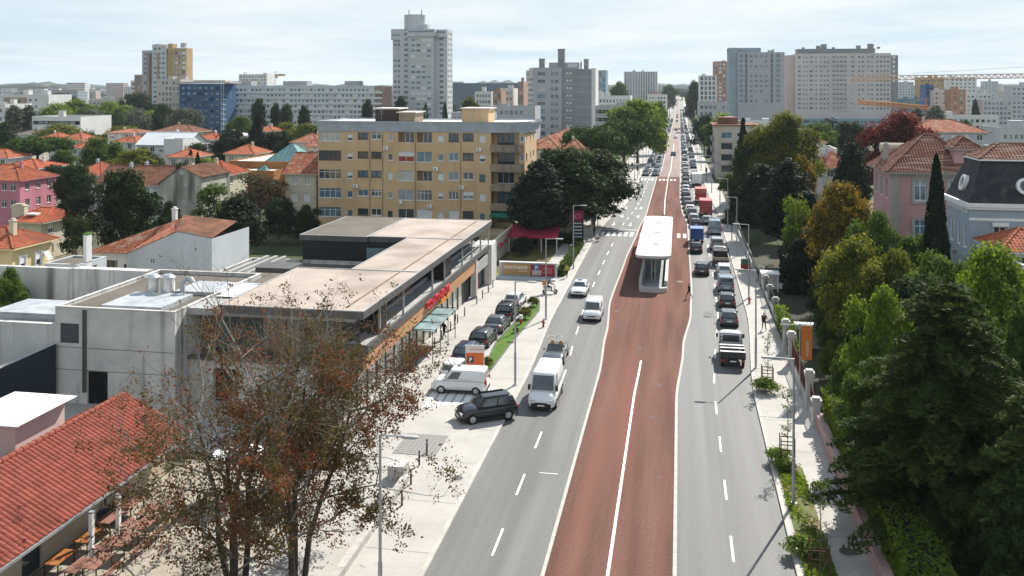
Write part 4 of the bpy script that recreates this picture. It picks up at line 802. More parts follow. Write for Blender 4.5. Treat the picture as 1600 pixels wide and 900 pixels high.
lw, Wlw, hlw, zlw = tower('apartment_block', 'white apartment block with tan centre at the left edge', -20, 76, 148, 420, 16, HWT, 8, WS, cols=[(1.5, 2.6, .4, 1.5, 'd'), (22, 23.2, .4, 1.5, 'd'), (25, 26, .4, 1.5, 'd')], cabins=3, cat='building')
mb = MB(); mb.box(9, 20.5, -.4, -.02, hlw - 10, hlw - 1.2); mb.build('tan_panel', mk('tan_cladding', (.36, .27, .165), .85, .1, .3), lw)
for k in range(3):
    for i in range(3): mb = MB(); mb.box(12.5 + i * 2, 13.9 + i * 2, -.46, -.4, hlw - 3.6 - k * 2.9, hlw - 2.2 - k * 2.9); mb.build('panel_window', GLASS, lw)
tower('school_building', 'long low white hall with grey roof edge left of the park', 50, 126, 182, 330, 18, HWT, 9, ('d', 'd:b', 'none'), ww=2.6, cabins=1, cat='building')
tower('low_building', 'long low roofed wing among the park trees at left', 138, 186, 156, 600, 10, HZB, 8, WS, cabins=0, cat='building', roofm=TILEM)
# skyline: hundreds of small far blocks, past telling apart
sk = MB(); rs = random.Random(3)
for i in range(520):
    px = rs.uniform(-250, 1850); zc = rs.uniform(1000, 3600); p = atd(px, zc); w, h = rs.uniform(10, 38), rs.choice((8, 10, 13, 16, 20, 26)) * rs.uniform(.8, 1.2); zb = gz(p.y)
    if 1020 < px < 1100: continue
    M = Matrix.Translation((p.x, p.y, zb)) @ Matrix.Rotation(rs.uniform(-.4, .4), 4, 'Z'); sk.box(0, w, 0, rs.uniform(8, 16), 0, h, rs.choice((0, 0, 1, 2, 3, 4)), M, False)
    if rs.random() < .4: sk.box(1, w - 1, 1, 7, h, h + 1.2, 5, M, False)
def far_facade(name, col):
    m = bpy.data.materials.new(name); m.use_nodes = True; nt = m.node_tree; N = nt.nodes; L = nt.links; b = N['Principled BSDF']; b.inputs['Roughness'].default_value = .85
    tc = N.new('ShaderNodeTexCoord'); sep = N.new('ShaderNodeSeparateXYZ'); L.new(tc.outputs['Object'], sep.inputs[0]); cm = N.new('ShaderNodeCombineXYZ')
    ad = N.new('ShaderNodeMath'); ad.operation = 'ADD'; L.new(sep.outputs[0], ad.inputs[0]); L.new(sep.outputs[1], ad.inputs[1]); L.new(ad.outputs[0], cm.inputs[0]); L.new(sep.outputs[2], cm.inputs[1])
    br = N.new('ShaderNodeTexBrick'); br.offset = 0; br.inputs['Scale'].default_value = 1; br.inputs['Brick Width'].default_value = 2.8; br.inputs['Row Height'].default_value = 3.0; br.inputs['Mortar Size'].default_value = .75; br.inputs['Mortar Smooth'].default_value = 0
    br.inputs['Color1'].default_value = (.06, .075, .09, 1); br.inputs['Color2'].default_value = (.16, .17, .18, 1); br.inputs['Mortar'].default_value = (*col, 1); L.new(cm.outputs[0], br.inputs['Vector']); L.new(br.outputs[0], b.inputs['Base Color']); return m
stuff(sk.build('far_city', [far_facade('far_white', (.55, .55, .54)), far_facade('far_beige', (.45, .40, .35)), far_facade('far_grey', (.36, .37, .39)), far_facade('far_pink', (.45, .34, .30)), far_facade('far_blue_grey', (.33, .38, .42)), TILEM]))
# low hills on the horizon
hl_ = MB(); rr = random.Random(4); HILLM = mk('wooded_hill', (.045, .06, .04), .95, .3, .02, fine=.2)
for (pl, pr, zc, top) in ((-60, 110, 2600, 130), (20, 90, 1900, 134), (-400, 330, 4200, 131), (300, 720, 4600, 132), (690, 850, 3000, 126), (820, 1180, 4200, 131), (1380, 2100, 3800, 131), (1400, 1500, 2600, 131)):
    n = 28; front = []
    for i in range(n + 1):
        t = i / n; q = atd(pl + (pr - pl) * t, zc); h = (zat(top, zc) + 6) * (math.sin(math.pi * t) ** .6) * (1 + .12 * math.sin(i * 1.7) + rr.uniform(-.06, .06)); front.append((q, max(0, h)))
    rings = [[(q.x, q.y, -8) for q, h in front], [(q.x, q.y, h * .75 - 5) for q, h in front], [(q.x + 12, q.y + 90, h - 5) for q, h in front], [(q.x + 30, q.y + 300, -8) for q, h in front]]
    hl_.loft(rings, 0, False, False)
struct(hl_.build('hills', HILLM, smooth=True))
# ------------------------------------------------------------------ cranes
CRN = plain('crane_orange', (.55, .22, .04)); CRW = plain('crane_pale', (.50, .33, .2))
def truss(mb, a, b, w, h, n, r=.09, m=0):
    a, b = Vector(a), Vector(b); d = (b - a) / n; s = d.normalized().cross(Vector((0, 0, 1))).normalized() * (w / 2); u = Vector((0, 0, h))
    if abs(d.normalized().z) > .9: s = Vector((w / 2, 0, 0)); u = Vector((0, w, 0))
    for c in (s, -s, u): mb.cyl(a + c, b + c, r, r, 4, m)
    for i in range(n):
        p, q = a + d * i, a + d * (i + 1)
        for e, g in ((s, u), (-s, u), (s, -s)): mb.cyl(p + e, (p + q) / 2 + g, r * .6, r * .6, 3, m, False); mb.cyl((p + q) / 2 + g, q + e, r * .6, r * .6, 3, m, False)
def crane(label, pxm, zc, zj, pxend, pxback, mat, cabm, zbase=0, zend=None):
    m0 = atd(pxm, zc); root = thing('tower_crane', label, 'crane', (m0.x, m0.y, zbase)); e = atd(pxend, zc * .96) - m0; bk = atd(pxback, zc * 1.02) - m0; zj -= zbase
    mb = MB(); truss(mb, (0, 0, 0), (0, 0, zj), 1.6, 1.6, 14, .12); mb.build('mast', mat, root)
    mb = MB(); truss(mb, (0, 0, zj), (e.x, e.y, zj if zend is None else zend - zbase), 1.3, 1.7, 30, .2); mb.build('jib', mat, root)
    mb = MB(); truss(mb, (0, 0, zj), (bk.x, bk.y, zj), 1.3, 1.0, 8, .12); mb.build('counter_jib', mat, root)
    mb = MB(); truss(mb, (0, 0, zj), (0, 0, zj + 5), 1.0, 1.0, 3, .1); mb.build('tower_head', cabm, root)
    mb = MB(); mb.cyl((0, 0, zj + 5), (e.x * .7, e.y * .7, zj + 1.5), .06, .06, 4); mb.cyl((0, 0, zj + 5), (bk.x, bk.y, zj + 1), .06, .06, 4); mb.build('tie_bar', GREYM, root)
    mb = MB(); mb.box(bk.x - 1, bk.x + 1, bk.y - .6, bk.y + .6, zj - 2, zj + .6); mb.build('counterweight', cabm, root); mb = MB(); mb.box(.9, 2.3, -.8, .8, zj - 2.2, zj); mb.build('cab', cabm, root)
crane('tall tower crane with long pale jib entering from the right edge', 1640, 380, zat(121, 380), 1330, 1690, CRW, CRN, zend=zat(126, 365))
crane('lower orange tower crane in front of the broad slab', 1448, 420, zat(171, 420), 1341, 1462, CRN, CRN, zbase=-3, zend=zat(162, 403))
crane('small far crane above the long white block', 430, 900, zat(119, 900), 445, 418, CRW, GREYM)
# ------------------------------------------------------------------ houses, left side
YEL = mk('yellow_render', (.60, .50, .26), .88, .06, .4, dark=(.5, .41, .2), dscale=.4)
PNK = mk('pink_render', (.52, .20, .255), .88, .08, .4, dark=(.44, .17, .2), dscale=.5)
WREN = mk('white_render', (.58, .585, .585), .88, .06, .3, dark=(.47, .48, .48), dscale=.4, dstretch=(1, 1, .15), dmin=.5, dmax=.75)
STAIN = mk('stained_old_render', (.45, .435, .385), .92, .12, .5, dark=(.13, .125, .105), dscale=.45, dstretch=(1.2, 1.2, .18), dmin=.42, dmax=.68)
PGREY = mk('pale_grey_render', (.43, .46, .48), .9, .05, .3, dark=(.36, .385, .40), dscale=.35, dstretch=(1, 1, .15))
def tile_poly(root, ptsl, mat, name='roof', sp=.3, course=.45):
    base = MB(); tl = MB()
    for pts in ptsl:
        pts = [Vector(p) for p in pts]; U = (pts[1] - pts[0]).normalized(); N = None
        for p in pts[2:]:
            c = U.cross(p - pts[0])
            if c.length > .2: N = c.normalized(); break
        V = N.cross(U); base.poly([p - N * .02 * (1 if N.z > 0 else -1) for p in pts])
        tile_plane(tl, pts[0], U, V, [((p - pts[0]).dot(U), (p - pts[0]).dot(V)) for p in pts], sp, course)
    r = base.build(name, mat, root); stuff(tl.build('roof_tiles', mat, r)); return r
hA = house('villa', 'yellow house with orange tiled roof at the left edge', -110, 19, 97, 383, 6.1, 1.7, YEL, TILEO, 'hip', 'x', wins=0, side=0, floors=2, chim=0, ov=.55)
W_ = span(-110, 19, 97)[1]
put = [(1.0, 1.9, 4.6, 6.0, 'p1'), (3.4, 4.3, 4.6, 6.0, 'p1'), (3.6, 4.5, 1.0, 3.0, 'sh')]
for o in put:
    mb = MB(); w, h = o[1] - o[0], o[3] - o[2]; link('window', win_mesh(w, h, o[4]), hA, (W_ + .17, o[0], o[2]), R(90))
    mb.box(W_, W_ + .19, o[0] - .07, o[0], o[2] - .05, o[3] + .05); mb.box(W_, W_ + .19, o[1], o[1] + .07, o[2] - .05, o[3] + .05); mb.box(W_, W_ + .19, o[0] - .07, o[1] + .07, o[3] + .05, o[3] + .12); mb.build('window_surround', WHITE, hA)
mb = MB(); mb.add([(W_ + .1, 4.5, 6.05), (W_ + .1, 5.4, 6.05), (W_ + .75, 5.4, 5.0), (W_ + .75, 4.5, 5.0)], [(0, 1, 2, 3), (3, 2, 1, 0)]); mb.build('open_shutter', WHITE, hA)
chimney(hA, W_ - 1.7, 2.2, 7.4, 9.6, .55, .55, CREAM)
h4 = house('bungalow', 'low house with red tiled roof and white skylight behind the yellow house', 27, 64, 126, 346, 7.2, 1.5, CREAM, TILE, 'hip', 'x', wins=0, side=2, chim=0, ov=.7, inset=1.6)
mb = MB(); w4 = span(27, 64, 126)[1]; mb.box(.6, 2.2, .9, 2.1, 6.1, 6.3); mb.build('skylight', WHITE, h4); chimney(h4, -.8, 1.5, 3, 7.3, 2.0, .8, CREAM)
house('pink_house', 'bright pink two-storey house with orange roof at the left', -60, 31, 157, 280, 9.2, 2.3, PNK, TILEO, 'hip', 'x', wins=6, side=3, floors=2, chim=1, wst=('w2', 'w2t'))
# flat-roofed annex with tall chimney
an = thing('annex_building', 'small flat-roofed white annex with tall slab chimney', 'building', atd(69, 94, -.1)); aw = span(69, 123, 94)[1]
block(an, aw, 4.6, zat(411, 94), PGREY, right=[(1.0, 3.0, 3.9, 5.2, 'b2')], parapet=.12, roofm=ROOFG); mb = MB(); mb.box(aw - .35, aw + .02, 1.2, 2.1, 3, 8.6, 0); mb.box(aw - .4, aw + .07, 1.15, 2.15, 8.6, 8.75, 1); mb.build('chimney', [WREN, GRASS], an)
mb = MB(); mb.box(1.8, 2.6, -.35, -.02, 4.3, 5.0, 0); mb.cyl((2.1, -.36, 4.65), (2.1, -.33, 4.65), .25, .25, 12, 1); mb.build('air_conditioner', [WHITE, BLACK], an)
mb = MB(); mb.box(aw + .02, aw + .4, 3.4, 4.2, .9, 1.6); mb.build('air_conditioner', WHITE, an)
for k in range(7): mb = MB(); mb.box(1.3 + .32 * k, 1.4 + .32 * k, -1.2, -.02, .5, .56); mb.build('rack_slat', FRAMED, an)
# house with the big blank wall
hb = thing('blank_wall_house', 'house with large blank pale wall and patchy red hip roof', 'house', atd(152, 105, -.1)); X = lambda px: span(152, px, 105)[1]; zz = lambda py: zat(py, 105) + .1
mb = MB(); xb, xc_, xd, xe = X(199), X(276), X(298), X(331)
mb.poly([(xb, 0, 0), (xe, 0, 0), (xe, 0, zz(367)), (xd, 0, zz(359)), (xc_, 0, zz(358.5)), (xb, 0, zz(394))]); mb.poly([(xe, 0, 0), (xe, 9, 0), (xe, 9, zz(367)), (xe, 0, zz(367))])
mb.box(xb + 3.1, xb + 3.25, -.02, 0, 3.9, 4.3, 0); mb.build('blank_wall', PGREY, hb)
mb = MB(); mb.box(xb + 3.0, xb + 3.14, -.03, -.005, 3.9, 4.35); mb.box(xb + 3.25, xb + 3.39, -.03, -.005, 3.9, 4.35); mb.build('small_window', GLASS, hb)
mb = MB(); op = fix_ops([(.8, 2.2, 2.6, 3.9, 'b2'), (3.0, 3.35, 2.9, 3.5, 'b1')]); facade(mb, (0, .6, 0), (1, 0, 0), xb, zz(394) - .1, op, .15); mb.poly([(0, 9, 0), (0, .6, 0), (0, .6, zz(394) - .1), (0, 9, zz(394) - .1)]); mb.poly([(xe, 9, 0), (0, 9, 0), (0, 9, 4.8), (xe, 9, 4.8)]); mb.build('wall', WREN, hb); put_windows(hb, (0, .6, 0), (1, 0, 0), op)
E0, E1, PK = Vector((-1.3, -.1, zz(394.5))), Vector((xb, -.1, zz(394))), Vector((X(250), 5.0, zz(347))); BKL = Vector((-1.3, 9.8, zz(394.5)))
tile_poly(hb, [(E0, E1, PK), (BKL, E0, PK), (E1, Vector((xc_, -.05, zz(358))), PK)], TILEM)
tile_poly(hb, [(Vector((xc_, -.05, zz(358))), Vector((xe, -.05, zz(366))), Vector((xe, 6, zz(352))), PK), (Vector((xe, 9.8, 5)), BKL, PK)], TILEB)
mb = MB(); mb.add([(.9, .6, zz(390)), (2.6, .6, zz(390)), (3.6, 1.8, zz(382)), (1.9, 1.8, zz(382))], [(0, 1, 2, 3)]); mb.build('solar_panel', BLACK, hb); chimney(hb, X(232), 5.5, 6.5, 9.3, .5, .5, WREN)
# stained gable and its neighbours
house('long_roof_house', 'house with long brown tiled roof behind the big dark tree', 150, 250, 161, 288, 9, 3.1, PGREY, TILEB, 'gable', 'x', wins=4, side=0, chim=2)
gh = thing('stained_gable_house', 'weathered pale gable wall with dark stains', 'house', atd(249, 158, -.1)); X6 = lambda px: span(249, px, 158)[1]; z6 = lambda py: zat(py, 158) + .1
mb = MB(); mb.poly([(0, 0, 0), (X6(315), 0, 0), (X6(315), 0, z6(274)), (X6(283), 0, z6(260)), (0, 0, z6(287))]); mb.poly([(X6(315), 0, 0), (X6(315), 10, 0), (X6(315), 10, z6(274)), (X6(315), 0, z6(274))])
mb.build('gable_wall', STAIN, gh)
for i, (px, py) in enumerate(((281, 272), (287, 291), (286, 318))):
    mb = MB(); mb.box(X6(px), X6(px) + .7, -.04, .0, z6(py), z6(py) + .7); mb.build('blocked_window', PGREY, gh)
tile_poly(gh, [(Vector((X6(315) + .4, -.3, z6(276))), Vector((X6(315) + .4, 10, z6(276))), Vector((X6(283), 10, z6(260))), Vector((X6(283), -.3, z6(260)))), (Vector((-.3, 10, z6(288))), Vector((-.3, -.3, z6(288))), Vector((X6(283), -.3, z6(260))), Vector((X6(283), 10, z6(260))))], TILEB)
house('red_roof_house', 'cream house with bright red hip roof right of the stained gable', 300, 352, 172, 273, 9, 2.4, CREAM, TILE, 'hip', 'x', wins=3, side=2)
house('red_roof_house', 'pale house with small orange hip roof left of the long brown roof', 112, 158, 176, 273, 9, 2.2, PGREY, TILEO, 'hip', 'x', wins=3, side=2)
# white modern house
wm_ = house('white_house', 'large white modern house with pale metal roof and stepped gables', 214, 290, 232, 226, 11, 3.0, HWT, mk('pale_metal_roof', (.58, .60, .62), .5, .06, .4), 'gable', 'x', wins=5, side=2, sp=.6, course=0, chim=2)
w7 = span(214, 290, 232)[1]; block(wm_, 5.2, 5, zat(216, 228), HWT, front=[(1.2, 2.2, 5.2, 6.5, 'b1'), (3, 4, 5.2, 6.5, 'b1'), (1.8, 3.4, 1.5, 3.5, 'b2')], x0=w7 - 3.6, y0=-4.03, parapet=.2, roofm=HWT, pname='gable_wall', rname='gable_roof')
block(wm_, 7, 3.5, 3.9, HWT, front=[(1, 2, 1, 2.5, 'b1')], x0=2, y0=-3.55, parapet=.2, roofm=HWT, pname='annex_wall', rname='annex_roof')
# the smaller red roofs beyond, left
specs = [('low red-roofed house with chimney beside the stone pine', 108, 136, 250, 231, 9, 2.0, TILEO, PGREY), ('white house with two orange roofs at the left edge', -5, 58, 186, 262, 9, 1.5, TILE, WREN), ('red tiled roof left of the stone pine', 0, 40, 240, 232, 9, 1.9, TILEO, CREAM), ('row house with stepped red roof above the stone pine', 58, 92, 275, 217, 9, 1.8, TILEO, WREN), ('row house with orange hip roof next to the stepped one', 92, 128, 270, 219, 9, 2.2, TILEO, CREAM),
    ('grey roofed white house above the red row houses', 22, 68, 300, 210, 9, 1.6, ROOFG, HWT), ('brown hip roof house beyond the white modern house', 238, 302, 290, 206, 11, 2.2, TILEB, CREAM), ('pinkish house with terrace below the park', 168, 216, 285, 207, 9, 1.0, TILEM, HZP), ('orange roofed house left of the white modern house', 178, 212, 240, 222, 8, 1.8, TILEO, WREN), ('white house with red skylit roof right of the modern house', 304, 338, 255, 217, 9, 1.6, TILE, HWT),
    ('white flat-topped villa with dark windows in the cedars', 338, 372, 262, 212, 9, .9, ROOFW, HWT), ('small orange hip roof under the cedars', 352, 396, 215, 240, 9, 2.0, TILEO, CREAM), ('red roof left of the poplars', 396, 426, 300, 205, 9, 1.8, TILEO, WREN), ('orange roof house behind the glass pyramid', 455, 500, 245, 222, 9, 2.2, TILEM, WREN), ('dusty orange roof beside the ochre block', 478, 505, 225, 228, 9, 2.2, TILEM, CREAM),
    ('red hip roof peeking left of the annex', 262, 300, 200, 245, 8, 1.6, TILEO, CREAM), ('low terracotta roof between the trees at far left', -40, 12, 215, 246, 8, 1.8, TILEO, WREN)]
for lab, l, r_, zc, pe, D, hr, rm, wm in specs:
    house('row_house', lab, l, r_, zc, pe, D, hr, wm, rm, 'hip', 'x', wins=max(2, int((r_ - l) / 12)), side=2, sp=.45, course=0, group='red-roofed houses on the left')
# left of the avenue beyond the ochre block
house('brown_roof_house', 'villa with wide brown hip roof right of the ochre block', 836, 925, 235, 222, 16, 3.2, CREAM, TILEM, 'hip', 'x', wins=5, side=3, sp=.4, group='villas left of the avenue')
house('brown_roof_house', 'pale villa with red-brown roof and white corner by the pines', 868, 918, 190, 243, 12, 3.2, CREAM, TILEM, 'hip', 'x', wins=3, side=3, sp=.35, group='villas left of the avenue')
house('brown_roof_house', 'small red roof tucked against the ochre block', 834, 872, 215, 232, 10, 2.4, CREAM, TILEM, 'hip', 'x', wins=2, side=2, sp=.4, group='villas left of the avenue')
# ------------------------------------------------------------------ houses, right side
PINKM = mk('dusty_pink_render', (.46, .275, .275), .88, .08, .4, dark=(.38, .22, .225), dscale=.4, dstretch=(1, 1, .2))
TRIM = mk('granite_trim', (.33, .315, .29), .85, .12, 1.2)
pm = thing('pink_mansion', 'dusty pink mansion with patterned brown tile roof behind the cypress', 'mansion', atd(1393, 100, -.1)); pw = span(1393, 1545, 100)[1]; pe = zat(268, 100) + .1
fr = [(x, x + 1.25, z, z + 2.3, 'w2t:b') for x in (2.35, 5.9, 9.4) for z in (pe - 3.15, pe - 7.6)]; lf = [(x, x + 1.1, z, z + 2.2, 'w2') for x in (1.2, 4.0, 6.8) for z in (pe - 3.1, pe - 7.6)]
block(pm, pw, 9.5, pe, PINKM, front=fr, left=lf, parapet=.1, reveal=TRIM)
for x0, x1, z0, z1, in [(o[0], o[1], o[2], o[3]) for o in fr]:
    mb = MB(); mb.box(x0 - .28, x0 - .02, -.09, -.003, z0 - .1, z1 + .2); mb.box(x1 + .02, x1 + .28, -.09, -.003, z0 - .1, z1 + .2); mb.box(x0 - .02, x1 + .02, -.1, -.003, z1 + .02, z1 + .3); mb.box(x0 - .35, x1 + .35, -.16, -.003, z0 - .35, z0 - .1); mb.build('window_surround', TRIM, pm)
mb = MB(); mb.box(-.08, .75, -.08, -.003, 0, pe - .05); mb.build('quoin', TRIM, pm); mb = MB(); mb.box(-.1, pw, -.12, -.003, pe - .55, pe - .2); mb.build('cornice', TRIM, pm); mb = MB(); mb.box(0, pw, -.1, -.003, pe - 8.9, pe - 8.5); mb.build('string_course', TRIM, pm)
TILEP = mk('patterned_tile', (.17, .075, .055), .9, .2, 1.2, fine=.2, dark=(.33, .25, .19), dscale=2.6, dstretch=(.15, 1, 3), dmin=.5, dmax=.62, spec=.1)
roof(pm, pw, 9.5, pe, 3.9, 'hip', 'x', .7, TILEP, TRIM, .3, .45, inset=5.2)
block(pm, 2.6, 4, pe + 2.6, PINKM, front=[(1.0, 1.6, pe + .6, pe + 2.0, 'b1')], x0=6.6, y0=.6, parapet=.1, pname='dormer_wall', rname='dormer_roof'); roof(pm, 2.6, 4, pe + 2.6, 1.2, 'hip', 'y', .4, TILEP, TRIM, .3, .45, x0=6.6, y0=.6)
mb = MB(); mb.box(.5, 3.2, 6.8, 7.9, pe, pe + 2.2, 0); mb.cyl((.3, 7.3, pe + 2.2), (3.4, 7.3, pe + 2.2), .55, .55, 10, 1); mb.build('dormer', [PINKM, CREAM], pm); chimney(pm, .6, 5.6, pe, pe + 2.6, .5, .5, TRIM); mb = MB(); mb.box(10.2, 11.0, 2.0, 2.7, pe + 2.0, pe + 2.9); mb.build('skylight', PGREY, pm)
# slate mansard house
BLUR = mk('pale_blue_render', (.34, .40, .45), .85, .07, .4, dark=(.29, .33, .37), dscale=.4, dstretch=(1, 1, .2)); SLATE = mk('dark_slate', (.028, .03, .036), .7, .35, 1.4, fine=.35, bump=.4, spec=.25, bscale=6, dark=(.075, .065, .06), dscale=1.2, dmin=.55, dmax=.75)
ms = thing('mansard_house', 'pale blue house with dark slate mansard roof and round windows', 'house', atd(1515, 86, -.1)); mw = 11.0; me_ = zat(322, 86) + .1
fr = [(x, x + 1.15, z, z + 2.2, 'w2') for x in (2.1, 5.6, 8.6) for z in (me_ - 4.1, me_ - 8.4)]; lf = [(x, x + .9, z, z + 2.2, 'w2') for x in (1.2, 3.6, 5.6) for z in (me_ - 4.1, me_ - 8.4)]
block(ms, mw, 7.4, me_, BLUR, front=fr, left=lf, parapet=.1, reveal=WHITE)
for o in fr: mb = MB(); mb.box(o[0] - .15, o[1] + .15, -.22, -.003, o[3] + .05, o[3] + .4); mb.build('shutter_box', WHITE, ms)
mb = MB(); mb.box(-.35, mw + .35, -.35, 7.75, me_ - .05, me_ + .3, 0); mb.box(-.22, mw + .22, -.22, 7.62, me_ - .3, me_ - .05, 0); mb.build('cornice', WHITE, ms)
mb = MB(); mb.box(-.06, mw, -.06, -.003, me_ - 1.35, me_ - 1.1); mb.box(-.06, mw, -.07, -.003, me_ - 5.2, me_ - 4.9); mb.build('string_course', WHITE, ms)
for k in range(9): mb = MB(); mb.box(-.2, -.003, .4 + k * .75, .6 + k * .75, me_ - .7, me_ - .3); mb.build('bracket', WHITE, ms)
mt = zat(243, 90); mb = MB(); q = 1.55; lo = [(-.1, -.1, me_ + .3), (mw + .1, -.1, me_ + .3), (mw + .1, 7.5, me_ + .3), (-.1, 7.5, me_ + .3)]; hi = [(q, q, mt), (mw - q, q, mt), (mw - q, 7.4 - q, mt), (q, 7.4 - q, mt)]
for i in range(4): j = (i + 1) % 4; mb.poly([lo[i], lo[j], hi[j], hi[i]])
mb.build('mansard', SLATE, ms); roof(ms, mw - 2 * q, 7.4 - 2 * q, mt, 1.4, 'hip', 'x', .35, TILEP, WHITE, .3, .45, x0=q, y0=q)
def oculus(c, n, r):
    n = Vector(n).normalized(); u = Vector((0, 0, 1)).cross(n).normalized(); v = n.cross(u); c = Vector(c); mb = MB(); k = 18
    P = lambda a, rr, d: c + u * (rr * math.cos(a)) + v * (rr * math.sin(a)) + n * d
    for i in range(k):
        a, b = 2*math.pi*i/k, 2*math.pi*(i+1)/k; mb.poly([P(a, r, .25), P(a, r*.66, .25), P(b, r*.66, .25), P(b, r, .25)]); mb.poly([P(a, r, -.3), P(a, r, .25), P(b, r, .25), P(b, r, -.3)]); mb.poly([P(a, r*.66, .25), P(a, r*.66, -.05), P(b, r*.66, -.05), P(b, r*.66, .25)])
    f = mb.build('round_window', [WHITE], ms); g = MB(); g.poly([P(2*math.pi*i/k, r*.67, 0) for i in range(k)]); g.build('pane', GLASS, f)
oculus((5.0, .45, me_ + 1.9), (0, -1, .25), .8); oculus((9.0, .45, me_ + 1.9), (0, -1, .25), .8); oculus((.45, 3.2, me_ + 1.9), (-1, 0, .25), .8)
mb = MB()                                             # balcony terrace and garden wall below the house
mb.box(-2.6, -.1, .5, 3.4, 0, me_ - 5.6); mb.box(-2.7, 0, .4, .55, me_ - 5.6, me_ - 4.7); mb.box(-2.7, -2.55, .55, 3.4, me_ - 5.6, me_ - 4.7); mb.build('terrace', BLUR, ms)
for x in (-2.6, -1.2): mb = MB(); mb.cyl((x, .5, me_ - 4.7), (x, .5, me_ - 4.2), .12, .3, 8); mb.build('urn', TRIM, ms)
rw = thing('sloping_garden_wall', 'white stepped garden wall running below the slate house', 'wall', (0, 0, 0)); a, b = at(1490, 362, 9.2), at(1600, 412, 9.2)
mb = MB(); d = (b - a); nn = Vector((-d.y, d.x, 0)).normalized() * .15
for i in range(6):
    p, q_ = a.lerp(b, i / 6), a.lerp(b, (i + 1) / 6); mb.add([(p + nn).to_tuple()[:2] + (0,), (q_ + nn).to_tuple()[:2] + (0,), (q_ - nn).to_tuple()[:2] + (0,), (p - nn).to_tuple()[:2] + (0,), (p + nn).to_tuple()[:2] + (9.1,), (q_ + nn).to_tuple()[:2] + (9.1,), (q_ - nn).to_tuple()[:2] + (9.1,), (p - nn).to_tuple()[:2] + (9.1,)], [(4, 5, 6, 7), (0, 1, 5, 4), (2, 3, 7, 6), (1, 2, 6, 5), (3, 0, 4, 7)])
mb.build('wall', WREN, rw)
house('small_red_house', 'small orange-roofed outbuilding at the right edge', 1568, 1660, 78, 392, 6, 1.6, WREN, TILEO, 'hip', 'x', wins=2, side=0, chim=0)
house('red_roof_house', 'pinkish red roofs behind the orange-leaved trees', 1284, 1330, 180, 262, 10, 3.0, WREN, TILEM, 'hip', 'x', wins=2, side=0)
house('wide_red_roof', 'wide low dull red roof behind the pink mansion', 1418, 1545, 200, 206, 12, 2.6, PGREY, TILEM, 'hip', 'x', wins=6, side=0, sp=.4, course=0)
house('red_roof_house', 'small red roof above the white flat house', 1236, 1290, 215, 222, 10, 2.2, WREN, TILEM, 'hip', 'x', wins=3, side=0, sp=.4, course=0)
# ------------------------------------------------------------------ restaurant with the big red roof, bottom left
TILER = mk('clay_tile_salmon', (.235, .064, .043), .85, .22, 1.5, fine=.14, spec=.15, dark=(.165, .046, .033), dscale=.7, dmin=.5, dmax=.75)
rs_ = thing('restaurant_building', 'low restaurant with long ribbed red tile roof at the bottom left', 'restaurant', (0, 0, 0))
xe_, xr_, xw, yn, yf, ze_, zr_ = -29.8, -34.3, -38.8, 22.0, 51.8, 2.5, 4.7
mb = MB(); op = [(9.5, 13.0, .9, 2.2, 'b3'), (22.5, 25.5, .2, 2.2, 'b3'), (1.5, 3.2, 0, 2.1, 'b2'), (16.8, 18.2, .0, 2.1, 'b1')]
facade(mb, (-31.3, yn, 0), (0, 1, 0), yf - .6 - yn, 2.75, op, .2); facade(mb, (-38, yf - .6, 0), (1, 0, 0), 0.01, 2.4, []); mb.poly([(-31.3, yf - .6, 0), (-37.5, yf - .6, 0), (-37.5, yf - .6, 2.7), (xr_, yf - .6, 4.5), (-31.3, yf - .6, 2.9)]); mb.build('wall', mk('beige_wall', (.42, .37, .28), .88, .08, .5), rs_)
put_windows(rs_, (-31.3, yn, 0), (0, 1, 0), op)
E = Vector
tile_poly(rs_, [(E((xe_, yn, ze_)), E((xe_, yf, ze_)), E((xr_, yf, zr_)), E((xr_, yn, zr_))), (E((xw, yf, ze_)), E((xw, yn, ze_)), E((xr_, yn, zr_)), E((xr_, yf, zr_)))], TILER, sp=.31, course=.42)
mb = MB(); mb.box(xe_ - .02, xe_ + .1, yn, yf, ze_ - .14, ze_ - .01); mb.build('gutter', GREYM, rs_)
n = int((yf - yn) / .5)
cap = MB(); cap.cyl((0, 0, 0), (0, .54, .0), .17, .14, 8, 0, True); capm = cap.mesh('ridge_tile', TILER)
for k in range(n): link('ridge_tile', capm, rs_, (xr_, yn + k * .5, zr_ + .03))
mb = MB(); mb.box(-38.6, -35.4, 43.4, 47.4, 2.5, 5.6, 0); mb.build('chimney_block', mk('pinkish_render', (.50, .40, .38), .88, .08, .5), rs_)
mb = MB(); cx, cy = -37.0, 45.4; mb.add([(cx - 2.1, cy - 2.5, 5.75), (cx + 2.1, cy - 2.5, 5.75), (cx + 2.1, cy + 2.5, 5.75), (cx - 2.1, cy + 2.5, 5.75), (cx, cy - .9, 6.35), (cx, cy + .9, 6.35)], [(0, 1, 4), (1, 2, 5, 4), (2, 3, 5), (3, 0, 4, 5), (3, 2, 1, 0)]); mb.build('chimney_lid', mk('white_metal', (.66, .68, .69), .5, .1, .8), rs_)
mb = MB(); tile_poly(rs_, [(E((-35.2, 31, 3.9)), E((-35.2, 41, 3.9)), E((-37.5, 38.5, 5.2)), E((-37.5, 31, 5.2)))], TILER, 'side_roof', .31, .42)
